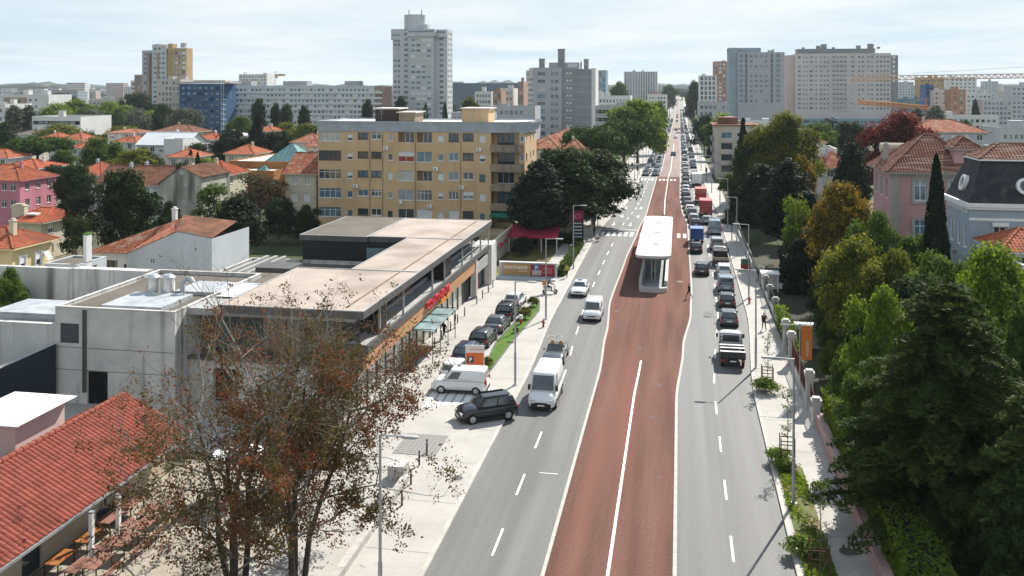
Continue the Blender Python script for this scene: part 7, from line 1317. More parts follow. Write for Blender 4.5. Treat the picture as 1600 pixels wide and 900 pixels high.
def zone(a, b):
    if b in ('hea', 'top'): return 0
    if b in ('fl', 'fr') or b == 'nec': return 0
    if b in ('tl', 'tr'): return 3
    if b in ('hl', 'hr', 'kl', 'kr', 'al', 'ar'): return 2
    return 1
PM = {}
def body_mesh(pose):
    if pose in PM: return PM[pose]
    J = POSES[pose]; names = list(J); me = bpy.data.meshes.new('body'); me.from_pydata([J[n][:3] for n in names], [(names.index(a), names.index(b)) for a, b in BONES], []); o = bpy.data.objects.new('body', me); COL.objects.link(o)
    o.modifiers.new('skin', 'SKIN'); sk_ = me.skin_vertices[0].data
    for i, n in enumerate(names): sk_[i].radius = (J[n][3], J[n][3]); sk_[i].use_root = (n == 'pel')
    sb = o.modifiers.new('sub', 'SUBSURF'); sb.levels = 1; sb.render_levels = 1
    dg = bpy.context.evaluated_depsgraph_get(); em = bpy.data.meshes.new_from_object(o.evaluated_get(dg)); COL.objects.unlink(o); bpy.data.objects.remove(o)
    S = [(Vector(J[a][:3]).lerp(Vector(J[b][:3]), t), zone(a, b)) for a, b in BONES for t in (.15, .5, .85, 1)]
    em.materials.clear()
    for m in (SKIN, WHITE, BLACK, BLACK, HAIR): em.materials.append(m)
    ht = Vector(J['hea'][:3]); idx = []
    for p in em.polygons:
        c = p.center; z = min(S, key=lambda s: (s[0] - c).length_squared)[1]
        if z == 0 and c.z > ht.z - .06 and (c.z > ht.z + .05 or c.y < ht.y - .03): z = 4
        idx.append(z)
    em.polygons.foreach_set('material_index', idx); em.polygons.foreach_set('use_smooth', [True] * len(idx)); PM[pose] = em; return em
def person(label, pos, face, pose, top, legs, hair=None, s=1.0, group=None):
    root = thing('person', label, 'person', pos, face, group); o = link('body', body_mesh(pose), root, scale=(s, s, s))
    for i, m in ((1, top), (2, legs), (4, hair or HAIR)): o.material_slots[i].link = 'OBJECT'; o.material_slots[i].material = m
    J = POSES[pose]; h = Vector(J['hea'][:3])
    f = MB()
    for sx in (-.035, .035): f.box(h.x + sx - .014, h.x + sx + .014, h.y + .085, h.y + .1, h.z, h.z + .014, 1)
    f.box(h.x - .016, h.x + .016, h.y + .085, h.y + .118, h.z - .05, h.z - .005, 0); f.box(h.x - .03, h.x + .03, h.y + .08, h.y + .098, h.z - .085, h.z - .074, 2)
    fo = f.build('face', [SKIN, BLACK, plain('lips', (.3, .1, .09))], root); fo.scale = (s, s, s)
    return root
K = lambda n, c: plain('cloth_' + n, c, .85, .1)
person('person in dark clothes walking on the left pavement', at(879, 431, .12), R(160), 'walk', K('black', (.02, .02, .022)), K('charcoal', (.03, .03, .035)))
person('person in a yellow top and dark trousers on the left pavement', at(886, 434, .12), R(165), 'walk', K('yellow', (.42, .36, .06)), K('charcoal', (.03, .03, .035)))
person('person in black with a trolley at the supermarket doors', at(651, 527, .12), R(70), 'stand', K('black', (.02, .02, .022)), K('charcoal', (.03, .03, .035)))
person('person in black facing the first at the supermarket doors', at(661, 523, .12), R(-120), 'stand', K('black', (.02, .02, .022)), K('black', (.02, .02, .022)))
person('person in a pale top under the glass canopy', at(681, 520, .12), R(140), 'stand', K('pale', (.45, .40, .36)), K('charcoal', (.03, .03, .035)))
person('person in black walking past the bollards', at(694, 530, .12), R(150), 'walk', K('black', (.02, .02, .022)), K('black', (.02, .02, .022)))
person('tall person in black near the shop window', at(711, 513, .12), R(100), 'stand', K('black', (.02, .02, .022)), K('black', (.02, .02, .022)))
person('person in a green vest under the bus shelter', at(1022, 437, .3), R(170), 'stand', K('green', (.16, .36, .16)), K('charcoal', (.03, .03, .035)))
person('person in dark clothes stepping off the busway kerb', at(1077, 466, .05), R(60), 'walk', K('charcoal', (.03, .03, .035)), K('black', (.02, .02, .022)))
person('person in black and red on the right pavement', at(1194, 516, .12), R(10), 'walk', K('blackred', (.05, .012, .014)), K('black', (.02, .02, .022)))
person('pedestrian waiting at the left end of the near crossing', at(928, 370, .12), R(-60), 'stand', K('charcoal', (.03, .03, .035)), K('black', (.02, .02, .022)))
person('pedestrian in dark clothes at the far crossing', at(1000, 287, .12), R(-90), 'walk', K('black', (.02, .02, .022)), K('black', (.02, .02, .022)))
rd = person('scooter rider in a dark red jacket and black helmet', sp, R(-78), 'ride', K('maroon', (.12, .02, .02)), K('charcoal', (.03, .03, .035)), BLACK)
bg = thing('delivery_box', 'orange-yellow delivery bag on the scooter rider back', 'bag', sp, R(-78)); mb = MB(); mb.box(-.24, .24, -.85, -.42, 1.0, 1.5); mb.build('box', K('amber', (.48, .24, .05)), bg); mb = MB(); mb.box(-.25, .25, -.86, -.41, 1.5, 1.54); mb.build('lid', K('brown', (.25, .12, .03)), bg)
tl = thing('shopping_trolley', 'dark shopping trolley at the supermarket doors', 'trolley', at(655, 530, .12), R(30)); mb = MB()
for zz in (.45, .7, .95):
    for a, b in (((-.28, -.4), (.28, -.4)), ((.28, -.4), (.28, .4)), ((.28, .4), (-.28, .4)), ((-.28, .4), (-.28, -.4))): mb.cyl((*a, zz), (*b, zz), .02, .02, 5)
for k in range(7):
    for sx in (-.28, .28): mb.cyl((sx, -.4 + .133 * k, .45), (sx, -.4 + .133 * k, .95), .012, .012, 4)
mb.build('basket', GREYM, tl); mb = MB(); mb.box(-.26, .26, -.38, .38, .46, .5); mb.build('basket_floor', BLACK, tl)
for sx in (-.24, .24):
    for sy in (-.34, .34): mb = MB(); mb.cyl((sx - .02, sy, .07), (sx + .02, sy, .07), .07, .07, 8); mb.build('caster', RUBBER, tl); mb = MB(); mb.cyl((sx, sy, .1), (sx, sy, .46), .015, .015, 5); mb.build('leg', GREYM, tl)
# ------------------------------------------------------------------ bus shelter and platform
SHW = mk('shelter_white', (.47, .455, .43), .6, .07, .4, dark=(.36, .33, .28), dscale=.3, dmin=.54, dmax=.85)
bs = thing('bus_shelter', 'long white rounded bus shelter on the red busway', 'bus shelter', (0, 0, 0))
def rrect(x0, x1, y0, y1, b, n=8):
    "plan with bulging ends"
    cx, hw = (x0 + x1) / 2, (x1 - x0) / 2; e = .55; out = []
    for i in range(n + 1):
        t = math.pi + math.pi * i / n; out.append((cx + hw * math.copysign(abs(math.cos(t)) ** e, math.cos(t)), y0 + b * (1 - abs(math.sin(t)) ** e)))
    for i in range(n + 1):
        t = math.pi * i / n; out.append((cx + hw * math.copysign(abs(math.cos(t)) ** e, math.cos(t)), y1 - b * (1 - abs(math.sin(t)) ** e)))
    return out
mb = MB(); mb.prism(rrect(-4.75, -1.4, 106.6, 144.0, 1.3), 0.0, .28); mb.build('platform', SHW, bs)
o_, i_ = rrect(-4.75, -1.4, 106.6, 144.0, 1.3), rrect(-4.4, -1.75, 106.95, 143.6, 1.2); mb = MB(); n = len(o_); mid = n // 2
for k in range(n):
    a, b, c, d = o_[k], o_[(k + 1) % n], i_[(k + 1) % n], i_[k]; h = 1.15 if (abs(a[0] - b[0]) < .2 and abs(a[1] - b[1]) > 3) or a[1] < 110 else .5
    if a[1] < 110 and b[1] < 110: h = .55
    mb.add([(*a, .28), (*b, .28), (*c, .28), (*d, .28), (*a, h), (*b, h), (*c, h), (*d, h)], [(4, 5, 6, 7), (0, 1, 5, 4), (2, 3, 7, 6), (1, 2, 6, 5), (3, 0, 4, 7)])
mb.build('parapet', SHW, bs)
mb = MB(); mb.poly([(-4.3, 108, .29), (-1.85, 108, .29), (-1.85, 143, .29), (-4.3, 143, .29)]); mb.build('platform_floor', mk('platform_floor', (.27, .29, .30), .8, .15, .8), bs)
pr_ = rrect(-5.2, -1.0, 108.0, 141.5, 1.6, 12); mb = MB(); mb.prism(pr_, 3.72, 4.02, 0, bottom=True); mb.build('roof', SHW, bs)
mb = MB(); mb.prism([(x * .96 - .124, y) for x, y in rrect(-5.0, -1.2, 108.3, 141.2, 1.6, 12)], 3.5, 3.72, 0, bottom=True); mb.build('soffit', mk('shelter_soffit', (.20, .19, .18), .7, .1), bs)
for k in range(6):
    y = 110.5 + 5.6 * k
    for x in (-3.3, -2.9): mb = MB(); mb.cyl((x, y, .28), (x, y, 3.55), .09, .09, 10); mb.build('column', GREYM, bs)
for k in range(9):
    y = 111 + 3.2 * k; mb = MB(); mb.box(-4.2, -4.16, y, y + 3.0, .75, 2.7); mb.build('glass_pane', mk('shelter_glass', (.18, .23, .24), .1, .2, .8, spec=.7), bs)
    mb = MB(); mb.box(-4.22, -4.14, y - .1, y - .02, .3, 3.5); mb.build('glazing_post', GREYM, bs)
for y in (113, 119, 126, 133): mb = MB(); mb.box(-3.9, -3.45, y, y + 2.4, .68, .74); mb.box(-3.75, -3.6, y + .2, y + .3, .28, .68); mb.box(-3.75, -3.6, y + 2.1, y + 2.2, .28, .68); mb.build('bench', GREYM, bs)
mb = MB(); mb.box(-3.35, -2.85, 112, 138, 2.2, 3.5); mb.build('service_core', mk('core_wood', (.17, .135, .10), .8, .2, 1.2), bs)
# ------------------------------------------------------------------ street lamps
def lamp_meshes():
    h = 8.3; p = MB(); p.cyl((0, 0, 0), (0, 0, 2.6), .10, .10, 10); p.cyl((0, 0, 2.6), (0, 0, h), .075, .055, 10); p.cyl((0, 0, 0), (0, 0, .05), .2, .2, 10)
    a = MB(); a.tube([(0, 0, h - .06), (.5, 0, h - .02), (1.1, 0, h)], [.04, .035, .03], 6); hd = MB(); hd.loft([ring(0, .06, h - .05, h + .05, 8), ring(.2, .16, h - .07, h + .06, 8), ring(.65, .17, h - .06, h + .06, 8), ring(.85, .08, h - .03, h + .03, 8)][::-1])
    hv = [(y + .95, -x, z) for x, y, z in hd.v]; hd.v = hv; return fixn(p.mesh('pole', METAL)), a.mesh('arm', METAL), fixn(hd.mesh('lamp_head', LGREY))
LPM = lamp_meshes()
def lamp(label, x, y, rz, group): 
    t = thing('street_lamp', label, 'street lamp', (x, y, gz(y) + .12), rz, group)
    for n, m in zip(('pole', 'arm', 'lamp_head'), LPM): link(n, m, t)
p = at(594, 973, 0); lamp('street lamp at the bottom left beside the autumn tree', p.x, p.y, 0, 'lamps on the left pavement')
for px, py, lab in ((805, 604, 'street lamp at the car park entrance left of the delivery van'), (853, 501, 'street lamp by the scooter on the left pavement'), (896, 421, 'street lamp by the hedge on the left pavement')): p = at(px, py); lamp(lab, p.x, p.y, 0, 'lamps on the left pavement')
for px, py, lab in ((1240, 790, 'nearest street lamp in the planted strip on the right'), (1181, 577, 'street lamp beside the flatbed truck on the right'), (1170, 467, 'street lamp by the red hydrant on the right pavement')): p = at(px, py); lamp(lab, p.x, p.y, math.pi, 'lamps on the right pavement')
for i in range(22):
    y = 131 + 26 * i; lamp(f'{ORD[i]} lamp beyond the hydrant lamp on the right side of the avenue', fRE(y) + .9, y, math.pi, 'far lamps on the right side')
    y = 144 + 26 * i; lamp(f'{ORD[i]} lamp beyond the hedge lamp on the left side of the avenue', fLE(y) - .8, y, 0, 'far lamps on the left side')
# ------------------------------------------------------------------ traffic lights at the crossings
def signal(label, x, y, rz, arm=0.0, group='traffic lights at the crossings'):
    t = thing('traffic_light', label, 'traffic light', (x, y, .12), rz, group); mb = MB(); mb.cyl((0, 0, 0), (0, 0, 3.6 if not arm else 5.6), .07, .06, 8); mb.build('pole', BLACK, t)
    mb = MB(); mb.box(-.17, .17, -.2, .05, 2.4, 3.3); mb.build('signal_head', BLACK, t); mb = MB(); mb.box(-.26, .26, .05, .07, 2.3, 3.4); mb.build('backboard', BLACK, t)
    for k, c in enumerate(((.25, .02, .02), (.25, .14, .02), (.02, .2, .06))): mb = MB(); mb.cyl((0, -.23, 3.12 - .28 * k), (0, -.2, 3.12 - .28 * k), .1, .1, 10); mb.build('lens', plain('lens_%d' % k, c, .3), t)
    if arm: mb = MB(); mb.cyl((0, 0, 5.5), (arm, 0, 5.6), .05, .04, 6); mb.build('arm', BLACK, t); mb = MB(); mb.box(arm - .17, arm + .17, -.15, .1, 4.9, 5.8); mb.build('hanging_signal', BLACK, t)
for x, y, rz, arm, lab in ((-13.6, 153.5, 0, 3.2, 'overhanging traffic light left of the near crossing'), (-13.4, 144.6, 0, 0, 'low traffic light before the near crossing'), (-13.7, 149.2, R(90), 0, 'pedestrian signal at the near crossing, left side'), (8.0, 145, math.pi, 0, 'signal at the near crossing, right side'), (-10.6, 234, 0, 0, 'signal at the far crossing, left side'), (6.6, 233, math.pi, 0, 'signal at the far crossing, right side'), (-2.6, 144.8, 0, 0, 'signal behind the shelter end')): signal(lab, x, y, rz, arm)
# ------------------------------------------------------------------ bollards, hydrants, bins
bm_ = MB(); bm_.cyl((0, 0, 0), (0, 0, .86), .06, .06, 8); bm_.cyl((0, 0, .86), (0, 0, .93), .06, .03, 8); bcap = MB(); bcap.cyl((0, 0, .70), (0, 0, .76), .065, .065, 8); b1, b2 = bm_.mesh('post', BLACK), bcap.mesh('band', METAL)
BO = [(770, 449), (763, 457), (754, 466), (745, 475), (726, 494), (715, 505), (704, 517), (690, 531), (679, 543), (664, 556), (650, 571), (635, 586), (620, 602), (606, 617)]
for i, (px, py) in enumerate(BO):
    t = thing('bollard', f'{ORD[i]} black bollard along the shop front, counted from the far pillar', 'bollard', at(px, py, .12), 0, 'bollards along the shop front'); link('post', b1, t); link('band', b2, t)
for i, (px, py) in enumerate(((667, 708), (655, 727), (642, 757), (628, 790))):
    t = thing('bollard', ('bollard nearest the cobbled patch on the left pavement', 'second bollard below the cobbled patch', 'third bollard beside the low concrete block', 'fourth bollard, partly behind the autumn tree')[i], 'bollard', at(px, py, .12), 0, 'bollards by the cobbles'); link('post', b1, t); link('band', b2, t)
def hydrant(label, p):
    t = thing('fire_hydrant', label, 'hydrant', p); mb = MB(); mb.cyl((0, 0, 0), (0, 0, .6), .11, .1, 10); mb.cyl((0, 0, .6), (0, 0, .72), .13, .05, 10); mb.build('body', plain('hydrant_red', (.45, .03, .02), .5), t)
    mb = MB(); mb.cyl((-.2, 0, .45), (.2, 0, .45), .06, .06, 8); mb.build('outlet', plain('hydrant_red', (.45, .03, .02)), t); mb = MB(); mb.cyl((0, 0, .72), (0, 0, .95), .08, .06, 8); mb.build('cap', WHITE, t)
hydrant('red fire hydrant on the left pavement by the lawn', at(849, 511, .12)); hydrant('red fire hydrant beside the lamp on the right pavement', at(1171, 474, .12))
t = thing('meter_post', 'small white and red post among the yellow shrubs', 'post', at(814, 506, .15)); mb = MB(); mb.box(-.1, .1, -.1, .1, 0, .5); mb.build('post', plain('hydrant_red', (.45, .03, .02)), t); mb = MB(); mb.box(-.15, .15, -.12, .12, .5, .9); mb.build('head', WHITE, t)
t = thing('litter_cabinet', 'red and green cabinet by the right garden wall', 'cabinet', at(1165, 421, .12)); mb = MB(); mb.box(-.6, .6, -.4, .4, 0, .7); mb.build('lower_box', plain('cabinet_red', (.25, .03, .03)), t); mb = MB(); mb.box(-.58, .58, -.38, .38, .7, 1.4); mb.build('upper_box', plain('cabinet_green', (.04, .12, .10)), t)
for i, (px, py, m, s) in enumerate(((833, 479, 'yellow', .8), (820, 498, 'yellow', .9), (761, 575, 'yellow', .7), (806, 520, 'mid', .4))):
    p = at(px, py, .12); tree_at('shrub', ('yellow shrub at the far end of the lawn strip', 'yellow shrub by the small post on the lawn strip', 'yellow shrub behind the orange totem', 'tiny green shrub in the lawn strip')[i], p.x, p.y, .12, 1.1 * s * 1.3, 1.6 * s, 'shrub', m, 'shrubs on the lawn strip', 'shrub')
# ------------------------------------------------------------------ garden beside the car park: lawn, hedges, red awning
mb = MB(); mb.poly([(-24, 112.2, .02), (-15.2, 112.2, .02), (-14.9, 134, .02), (-24, 134, .02)]); struct(mb.build('garden_lawn', mk('dry_lawn', (.13, .12, .035), .95, .3, .4, fine=.25, dark=(.06, .045, .025), dscale=.25, dmin=.45, dmax=.62)))
def hedge(label, x0, x1, y0, y1, z0, z1, mat, dens=70, leaf=.16, seed=1, rz=0, name='hedge', loc=None):
    rg = np.random.default_rng(seed); A = 2 * ((x1 - x0) + (y1 - y0)) * (z1 - z0) + (x1 - x0) * (y1 - y0); n = int(A * dens); C = np.empty((n, 3)); N = np.zeros((n, 3)); f = rg.random(n); lx_, ly, lz = x1 - x0, y1 - y0, z1 - z0; a = np.array([lx_ * ly, lx_ * lz, lx_ * lz, ly * lz, ly * lz]); c = np.cumsum(a / a.sum()); u, v = rg.random(n), rg.random(n)
    for k in range(5):
        m = (f <= c[k]) & (f > (c[k - 1] if k else -1))
        if k == 0: C[m] = np.stack([x0 + u[m] * lx_, y0 + v[m] * ly, np.full(m.sum(), z1)], 1); N[m] = (0, 0, 1)
        elif k < 3: C[m] = np.stack([x0 + u[m] * lx_, np.full(m.sum(), y0 if k == 1 else y1), z0 + v[m] * lz], 1); N[m] = (0, -1 if k == 1 else 1, 0)
        else: C[m] = np.stack([np.full(m.sum(), x0 if k == 3 else x1), y0 + u[m] * ly, z0 + v[m] * lz], 1); N[m] = (-1 if k == 3 else 1, 0, 0)
    C += rg.normal(0, .09, C.shape) + (np.sin(C[:, [1, 0, 0]] * 2.1 + C[:, [2, 2, 1]] * 1.3) * .08); N += rg.normal(0, .55, N.shape); t = thing(name, label, 'hedge', loc or (0, 0, 0), rz)
    link('foliage', leaf_mesh('foliage', C, N, leaf * rg.uniform(.6, 1.4, n), rg.normal(.5, .22, n), LF[mat], 1.5), t); mb = MB(); mb.box(x0 + .12, x1 - .12, y0 + .12, y1 - .12, z0, z1 - .14); mb.build('inner_shade', mk('hedge_core', (.012, .016, .008), .95, .2), t); return t  # near-black solid block: the hedge's inner shade put into its colour
hedge('clipped hedge between the lawn and the left pavement', -15.2, -14.3, 113, 136, 0, 1.0, 'mid', 60, .2, 2); hedge('low hedge behind the banner wall', -21.5, -15.4, 112.6, 113.3, 0, 1.2, 'dark', 60, .2, 3); hedge('hedge behind the red awning', -23, -16, 136.6, 137.8, 0, 1.6, 'dark', 50, .22, 4)
aw_ = thing('red_awning', 'crimson canvas awning on white posts in the garden', 'awning', (0, 0, 0)); RC = mk('crimson_canvas', (.36, .022, .06), .8, .1, .6); mb = MB(); x0, x1, ya, yb2 = -24.5, -17.2, 129.0, 134.0
mb.add([(x0, ya, 2.5), (x1, ya, 2.5), (x1, yb2, 3.5), (x0, yb2, 3.5), (x0, ya, 2.1), (x1, ya, 2.1)], [(0, 1, 2, 3), (4, 5, 1, 0)]); mb.add([(x0, ya, 2.48), (x1, ya, 2.48), (x1, yb2, 3.48), (x0, yb2, 3.48)], [(3, 2, 1, 0)]); mb.build('canvas', RC, aw_)
for x in (x0 + .2, x0 + 2.5, x1 - 2.4, x1 - .15): mb = MB(); mb.box(x - .05, x + .05, ya + .1, ya + .2, 0, 2.5); mb.build('post', WHITE, aw_)
for i, (x, y) in enumerate(((-25.3, 122), (-25.5, 126))): t = thing('window_awning', ('nearer striped crimson awning on the shop below the ochre block', 'farther crimson awning on the shop below the ochre block')[i], 'awning', (x, y, 1.6)); mb = MB(); mb.add([(0, 0, 1.0), (0, 2.4, 1.0), (1.1, 2.4, .4), (1.1, 0, .4), (1.1, 0, .2), (1.1, 2.4, .2)], [(3, 2, 1, 0), (4, 5, 2, 3)]); mb.build('canvas', RC, t); mb = MB(); mb.cyl((0, 0, 1.0), (1.1, 0, .4), .03, .03, 5); mb.build('frame_bar', WHITE, t)
tw = thing('terrace_wall', 'low cream wall sloping beside the shops under the ochre block', 'wall', (0, 0, 0)); mb = MB(); mb.box(-24.9, -24.6, 111.5, 142, 0, 3.0); mb.box(-24.95, -24.55, 111.5, 142, 3.0, 3.1); mb.build('wall', CREAM, tw)
# ------------------------------------------------------------------ right side: wall, gate pillars, fence, banner, planting strip
rwl = thing('pink_garden_wall', 'low pink garden wall under the hedge on the right pavement', 'wall', (0, 0, 0)); mb = MB(); mb.box(9.4, 9.75, 18, 66.2, 0, 1.15); mb.build('wall', mk('pink_granite', (.36, .23, .22), .9, .14, 1.0, fine=.1), rwl); y = 18
while y < 66: mb = MB(); mb.box(9.34, 9.82, y + .01, y + 1.59, 1.15, 1.25); mb.build('coping_stone', mk('pink_coping', (.42, .29, .275), .85, .14, 1.2), rwl); y += 1.6
hedge('tall clipped hedge above the pink wall, bright green on top', 9.86, 11.7, 22, 66.2, 0, 3.0, 'bright', 85, .14, 6); hedge('clipped dark hedge by the white garden kiosk', 12.0, 18.5, 108.5, 114, 0, 4.2, 'black', 34, .3, 7); hedge('light green creeper on the wall by the gate pillars', 9.6, 10.2, 84, 94, 0, 2.2, 'bright', 60, .16, 8)
PIL = mk('white_granite', (.47, .455, .43), .85, .14, 1.4, fine=.1)
def pillar(label, x, y, h=3.1, w=.5, PIL=PIL):
    t = thing('gate_pillar', label, 'pillar', (x, y, .1), 0, 'pillars of the garden gate'); mb = MB(); mb.box(-w/2, w/2, -w/2, w/2, 0, h - .55); mb.build('shaft', PIL, t); mb = MB(); mb.box(-w*.62, w*.62, -w*.62, w*.62, h - .55, h - .4); mb.box(-w*.72, w*.72, -w*.72, w*.72, h - .4, h - .1); mb.box(-w*.5, w*.5, -w*.5, w*.5, h - .1, h + .05); mb.build('capital', PIL, t); mb = MB(); mb.box(-w*.62, w*.62, -w*.62, w*.62, 0, .4); mb.build('plinth', PIL, t)
for y, h, lab in ((66.6, 2.0, 'short white pillar ending the pink wall'), (70.0, 2.9, 'white gate pillar nearest the hedge'), (81.0, 2.8, 'white gate pillar behind the orange banner'), (85.2, 2.8, 'white gate pillar beside the creeper')): pillar(lab, 9.45, y, h)
for y, lab in ((97, 'dark stone pillar by the green mesh fence'), (103, 'second dark stone pillar by the mesh fence'), (108, 'stone pillar with urn by the dark hedge'), (113.5, 'far stone pillar by the dark hedge')): pillar(lab, 9.75, y, 2.1, .5, TRIM)
def rail_fence(label, x, y0, y1, h, mat, sp_, name):
    t = thing(name, label, 'fence', (x, y0, .1)); L = y1 - y0; mb = MB(); mb.box(-.12, .12, 0, L, 0, .55); mb.build('base_wall', PIL, t)
    for z in (.7, h): mb = MB(); mb.box(-.025, .025, 0, L, z, z + .05); mb.build('rail', mat, t)
    bar = MB(); bar.box(-.014, .014, -.014, .014, .55, h + .12); bmh = bar.mesh('bar', mat); n = int(L / sp_)
    for k in range(n): link('bar', bmh, t, (0, (k + .5) * L / n, 0))
RUST = mk('rust_red_iron', (.12, .035, .03), .7, .2, 3); rail_fence('rust-red iron fence between the two nearest white pillars', 9.45, 70.4, 80.6, 2.1, RUST, .22, 'iron_fence'); rail_fence('rust-red iron gate panel beside the short pillar', 9.45, 66.9, 69.6, 1.9, RUST, .2, 'iron_gate'); rail_fence('dark green mesh fence beside the stone pillars', 9.7, 86, 107.5, 2.0, mk('green_mesh', (.02, .06, .045), .7, .1), .3, 'mesh_fence'); rail_fence('long pale fence along the far right pavement', 9.4, 115, 190, 1.6, GREYM, 1.0, 'pavement_fence')
bn = thing('orange_banner', 'orange vertical banner on a pole by the gate pillars', 'banner', atd(1252, 70.5, .1)); mb = MB(); mb.cyl((-.1, 0, 0), (-.1, 0, 5.5), .045, .045, 8); mb.build('pole', METAL, bn); mb = MB(); mb.cyl((-1.6, 0, 5.32), (.85, 0, 5.32), .03, .03, 6); mb.build('bracket', METAL, bn); mb = MB(); mb.box(0, .8, -.012, .012, 2.65, 5.28); ob = mb.build('cloth', mk('banner_orange', (.58, .17, .035), .8, .06, .8), bn)
text_on('lettering', 'TANGERINA', .3, plain('banner_text', (.66, .52, .46)), ob, (.34, -.022, 4.15), 0, .004, .004, width=1.25, spin=R(-90))
mb = MB(); n = 20
for k in range(n): a, b = 2*math.pi*k/n, 2*math.pi*(k+1)/n; mb.poly([(.4 + .24*math.cos(t_), -.016, 4.65 + r_*.28*math.sin(t_)) if False else (.4 + r_*.24*math.cos(t_), -.018, 4.62 + r_*.28*math.sin(t_)) for t_, r_ in ((a, 1), (a, .86), (b, .86), (b, 1))])
mb.build('emblem', plain('banner_emblem', (.42, .09, .02)), ob)
ki = thing('garden_kiosk', 'small white garden kiosk by the clipped dark hedge', 'kiosk', at(1204, 456, .0)); mb = MB(); mb.box(-.9, -.75, 0, .15, 0, 2); mb.box(.75, .9, 0, .15, 0, 2); mb.box(-.9, .9, 1.6, 1.75, 0, 2); mb.build('wall', WHITE, ki); mb = MB(); mb.box(-1.05, 1.05, -.15, 1.9, 2, 2.15); mb.build('roof', WHITE, ki); mb = MB(); mb.box(.95, 1.6, .1, 1.0, .4, .9); mb.build('counter', WHITE, ki)
gs = thing('stone_terrace_wall', 'grey stone garden terrace wall with white railing', 'wall', (10.4, 86.5, 0)); yq = 0
for r_ in range(4):
    x = 0; k = 0
    while x < 6.4: w = .55 + .22 * ((k * 7 + r_ * 3) % 3); mb = MB(); mb.box(x + .015, x + w - .015, -.02 * ((k + r_) % 2), .35, r_ * .42 + .01, r_ * .42 + .405); mb.build('stone', TRIM, gs); x += w; k += 1
mb = MB(); mb.box(0, 6.9, .02, .34, 0, 1.66); mb.build('mortar_core', MGREY, gs); mb = MB(); mb.box(0, 3.2, .1, .9, 1.7, 2.2); mb.box(3.4, 7, .1, .9, 1.7, 2.3); mb.build('white_panel', WHITE, gs)
for k in range(22): mb = MB(); mb.box(.1 + .31 * k, .13 + .31 * k, -.03, 0, 1.68, 2.5); mb.build('railing_bar', BLACK, gs)
mb = MB(); mb.poly([(9.9, 20, -.05), (60, 20, -.05), (60, 140, -.05), (9.9, 140, -.05)]); struct(mb.build('garden_soil', mk('dark_soil', (.05, .045, .03), .95, .3, .3, dark=(.035, .055, .02), dscale=.3)))  # dark brown garden soil with greener patches
# planting strip
SOIL = mk('strip_soil', (.20, .15, .085), .95, .25, .8, fine=.3, dark=(.08, .12, .03), dscale=.6, dmin=.42, dmax=.6)
mb = MB(); mb.poly([(5.95, 24, .145), (7.55, 24, .145), (7.55, 59, .145), (6.1, 60.5, .145)]); struct(mb.build('planting_strip', SOIL))
rg = np.random.default_rng(4); n = 5200; C = np.stack([rg.uniform(6, 7.5, n), rg.uniform(36, 60, n), np.full(n, .2)], 1); keep = (np.sin(C[:, 0] * 3 + C[:, 1] * 1.1) + np.sin(C[:, 1] * .7) + rg.normal(0, .5, n)) > -.1; C = C[keep]; n = len(C); C[:, 2] += rg.uniform(0, .12, n)
nrm = rg.normal(size=(n, 3)); nrm[:, 2] *= .3; stuff(link('strip_grass', leaf_mesh('strip_grass', C, nrm, rg.uniform(.06, .12, n), rg.random(n), LF['bright'], 2.6, T=np.cross(nrm, np.tile((0, 0, 1.), (n, 1))))))
for i, (px, py, s, lab) in enumerate(((1197, 612, 1.1, 'grassy green shrub in the paved bed by the flatbed truck'), (1218, 722, .9, 'green tuft at the far end of the planted strip'), (1252, 865, .9, 'green tuft low in the planted strip'), (1226, 735, .7, 'second green tuft at the strip end'))): p = at(px, py, .14); tree_at('shrub', lab, p.x, p.y, .12, 1.0 * s, 2.0 * s, 'shrub', 'bright', 'tufts in the planted strip', 'shrub')
WD = mk('stake_wood', (.09, .045, .03), .85, .2, 3)
def guard(label, p, h=1.75, w=.42):
    t = thing('tree_guard', label, 'tree guard', p, 0, 'wooden tree guards'); pm_ = MB(); pm_.cyl((0, 0, -.1), (0, 0, h), .035, .035, 6); me = pm_.mesh('stake', WD)
    for sx in (-w, w):
        for sy in (-w, w): link('stake', me, t, (sx, sy, 0))
    for z in (h - .25, h * .55):
        for sy in (-w, w): mb = MB(); mb.box(-w, w, sy - .015, sy + .015, z, z + .06); mb.build('crossbar', WD, t)
guard('wooden tree guard beside the flatbed truck', at(1199, 606, .13)); guard('wooden tree guard at the far end of the planted strip', at(1230, 724, .13)); guard('wooden tree guard at the bottom right', at(1280, 900, .13))
def young(label, p, h, seed, w=1.0):
    g = random.Random(seed); nr = np.random.default_rng(seed); t = thing('young_tree', label, 'tree', p, 0, 'young street trees'); mb = MB(); mb.tube([(0, 0, 0), (.05, .03, h * .5), (0, .05, h)], [.035, .025, .006], 5); tp = []
    for k in range(26):
        z = h * g.uniform(.32, .97); a = g.uniform(0, 6.28); L = w * g.uniform(.35, .8) * (1.15 - z / h * .7); e = Vector((math.cos(a) * L, math.sin(a) * L, z + L * .8)); s_ = Vector((.03, .03, z)); mb.tube([s_, s_.lerp(e, .5) + Vector((0, 0, .05)), e], [.012, .008, .003], 3); tp += [s_.lerp(e, q) for q in (.35, .5, .65, .8, .9, 1)]
    mb.build('trunk', BARK, t); tp = np.array([tuple(v) for v in tp]); i = nr.integers(0, len(tp), 300); C = tp[i] + nr.normal(0, .07, (300, 3)); link('crown', leaf_mesh('crown', C, nr.normal(size=(300, 3)) + np.array([0, 0, .5]), nr.uniform(.05, .1, 300), nr.random(300), LF['mid'], 1.7), t)
young('young thin tree in the guard beside the flatbed truck', at(1199, 606, .13), 4.4, 3); young('young thin tree in the guard at the strip end', at(1230, 724, .13), 4.6, 4); young('young thin tree low in the planted strip', at(1281, 900, .13), 4.6, 5, 1.3)
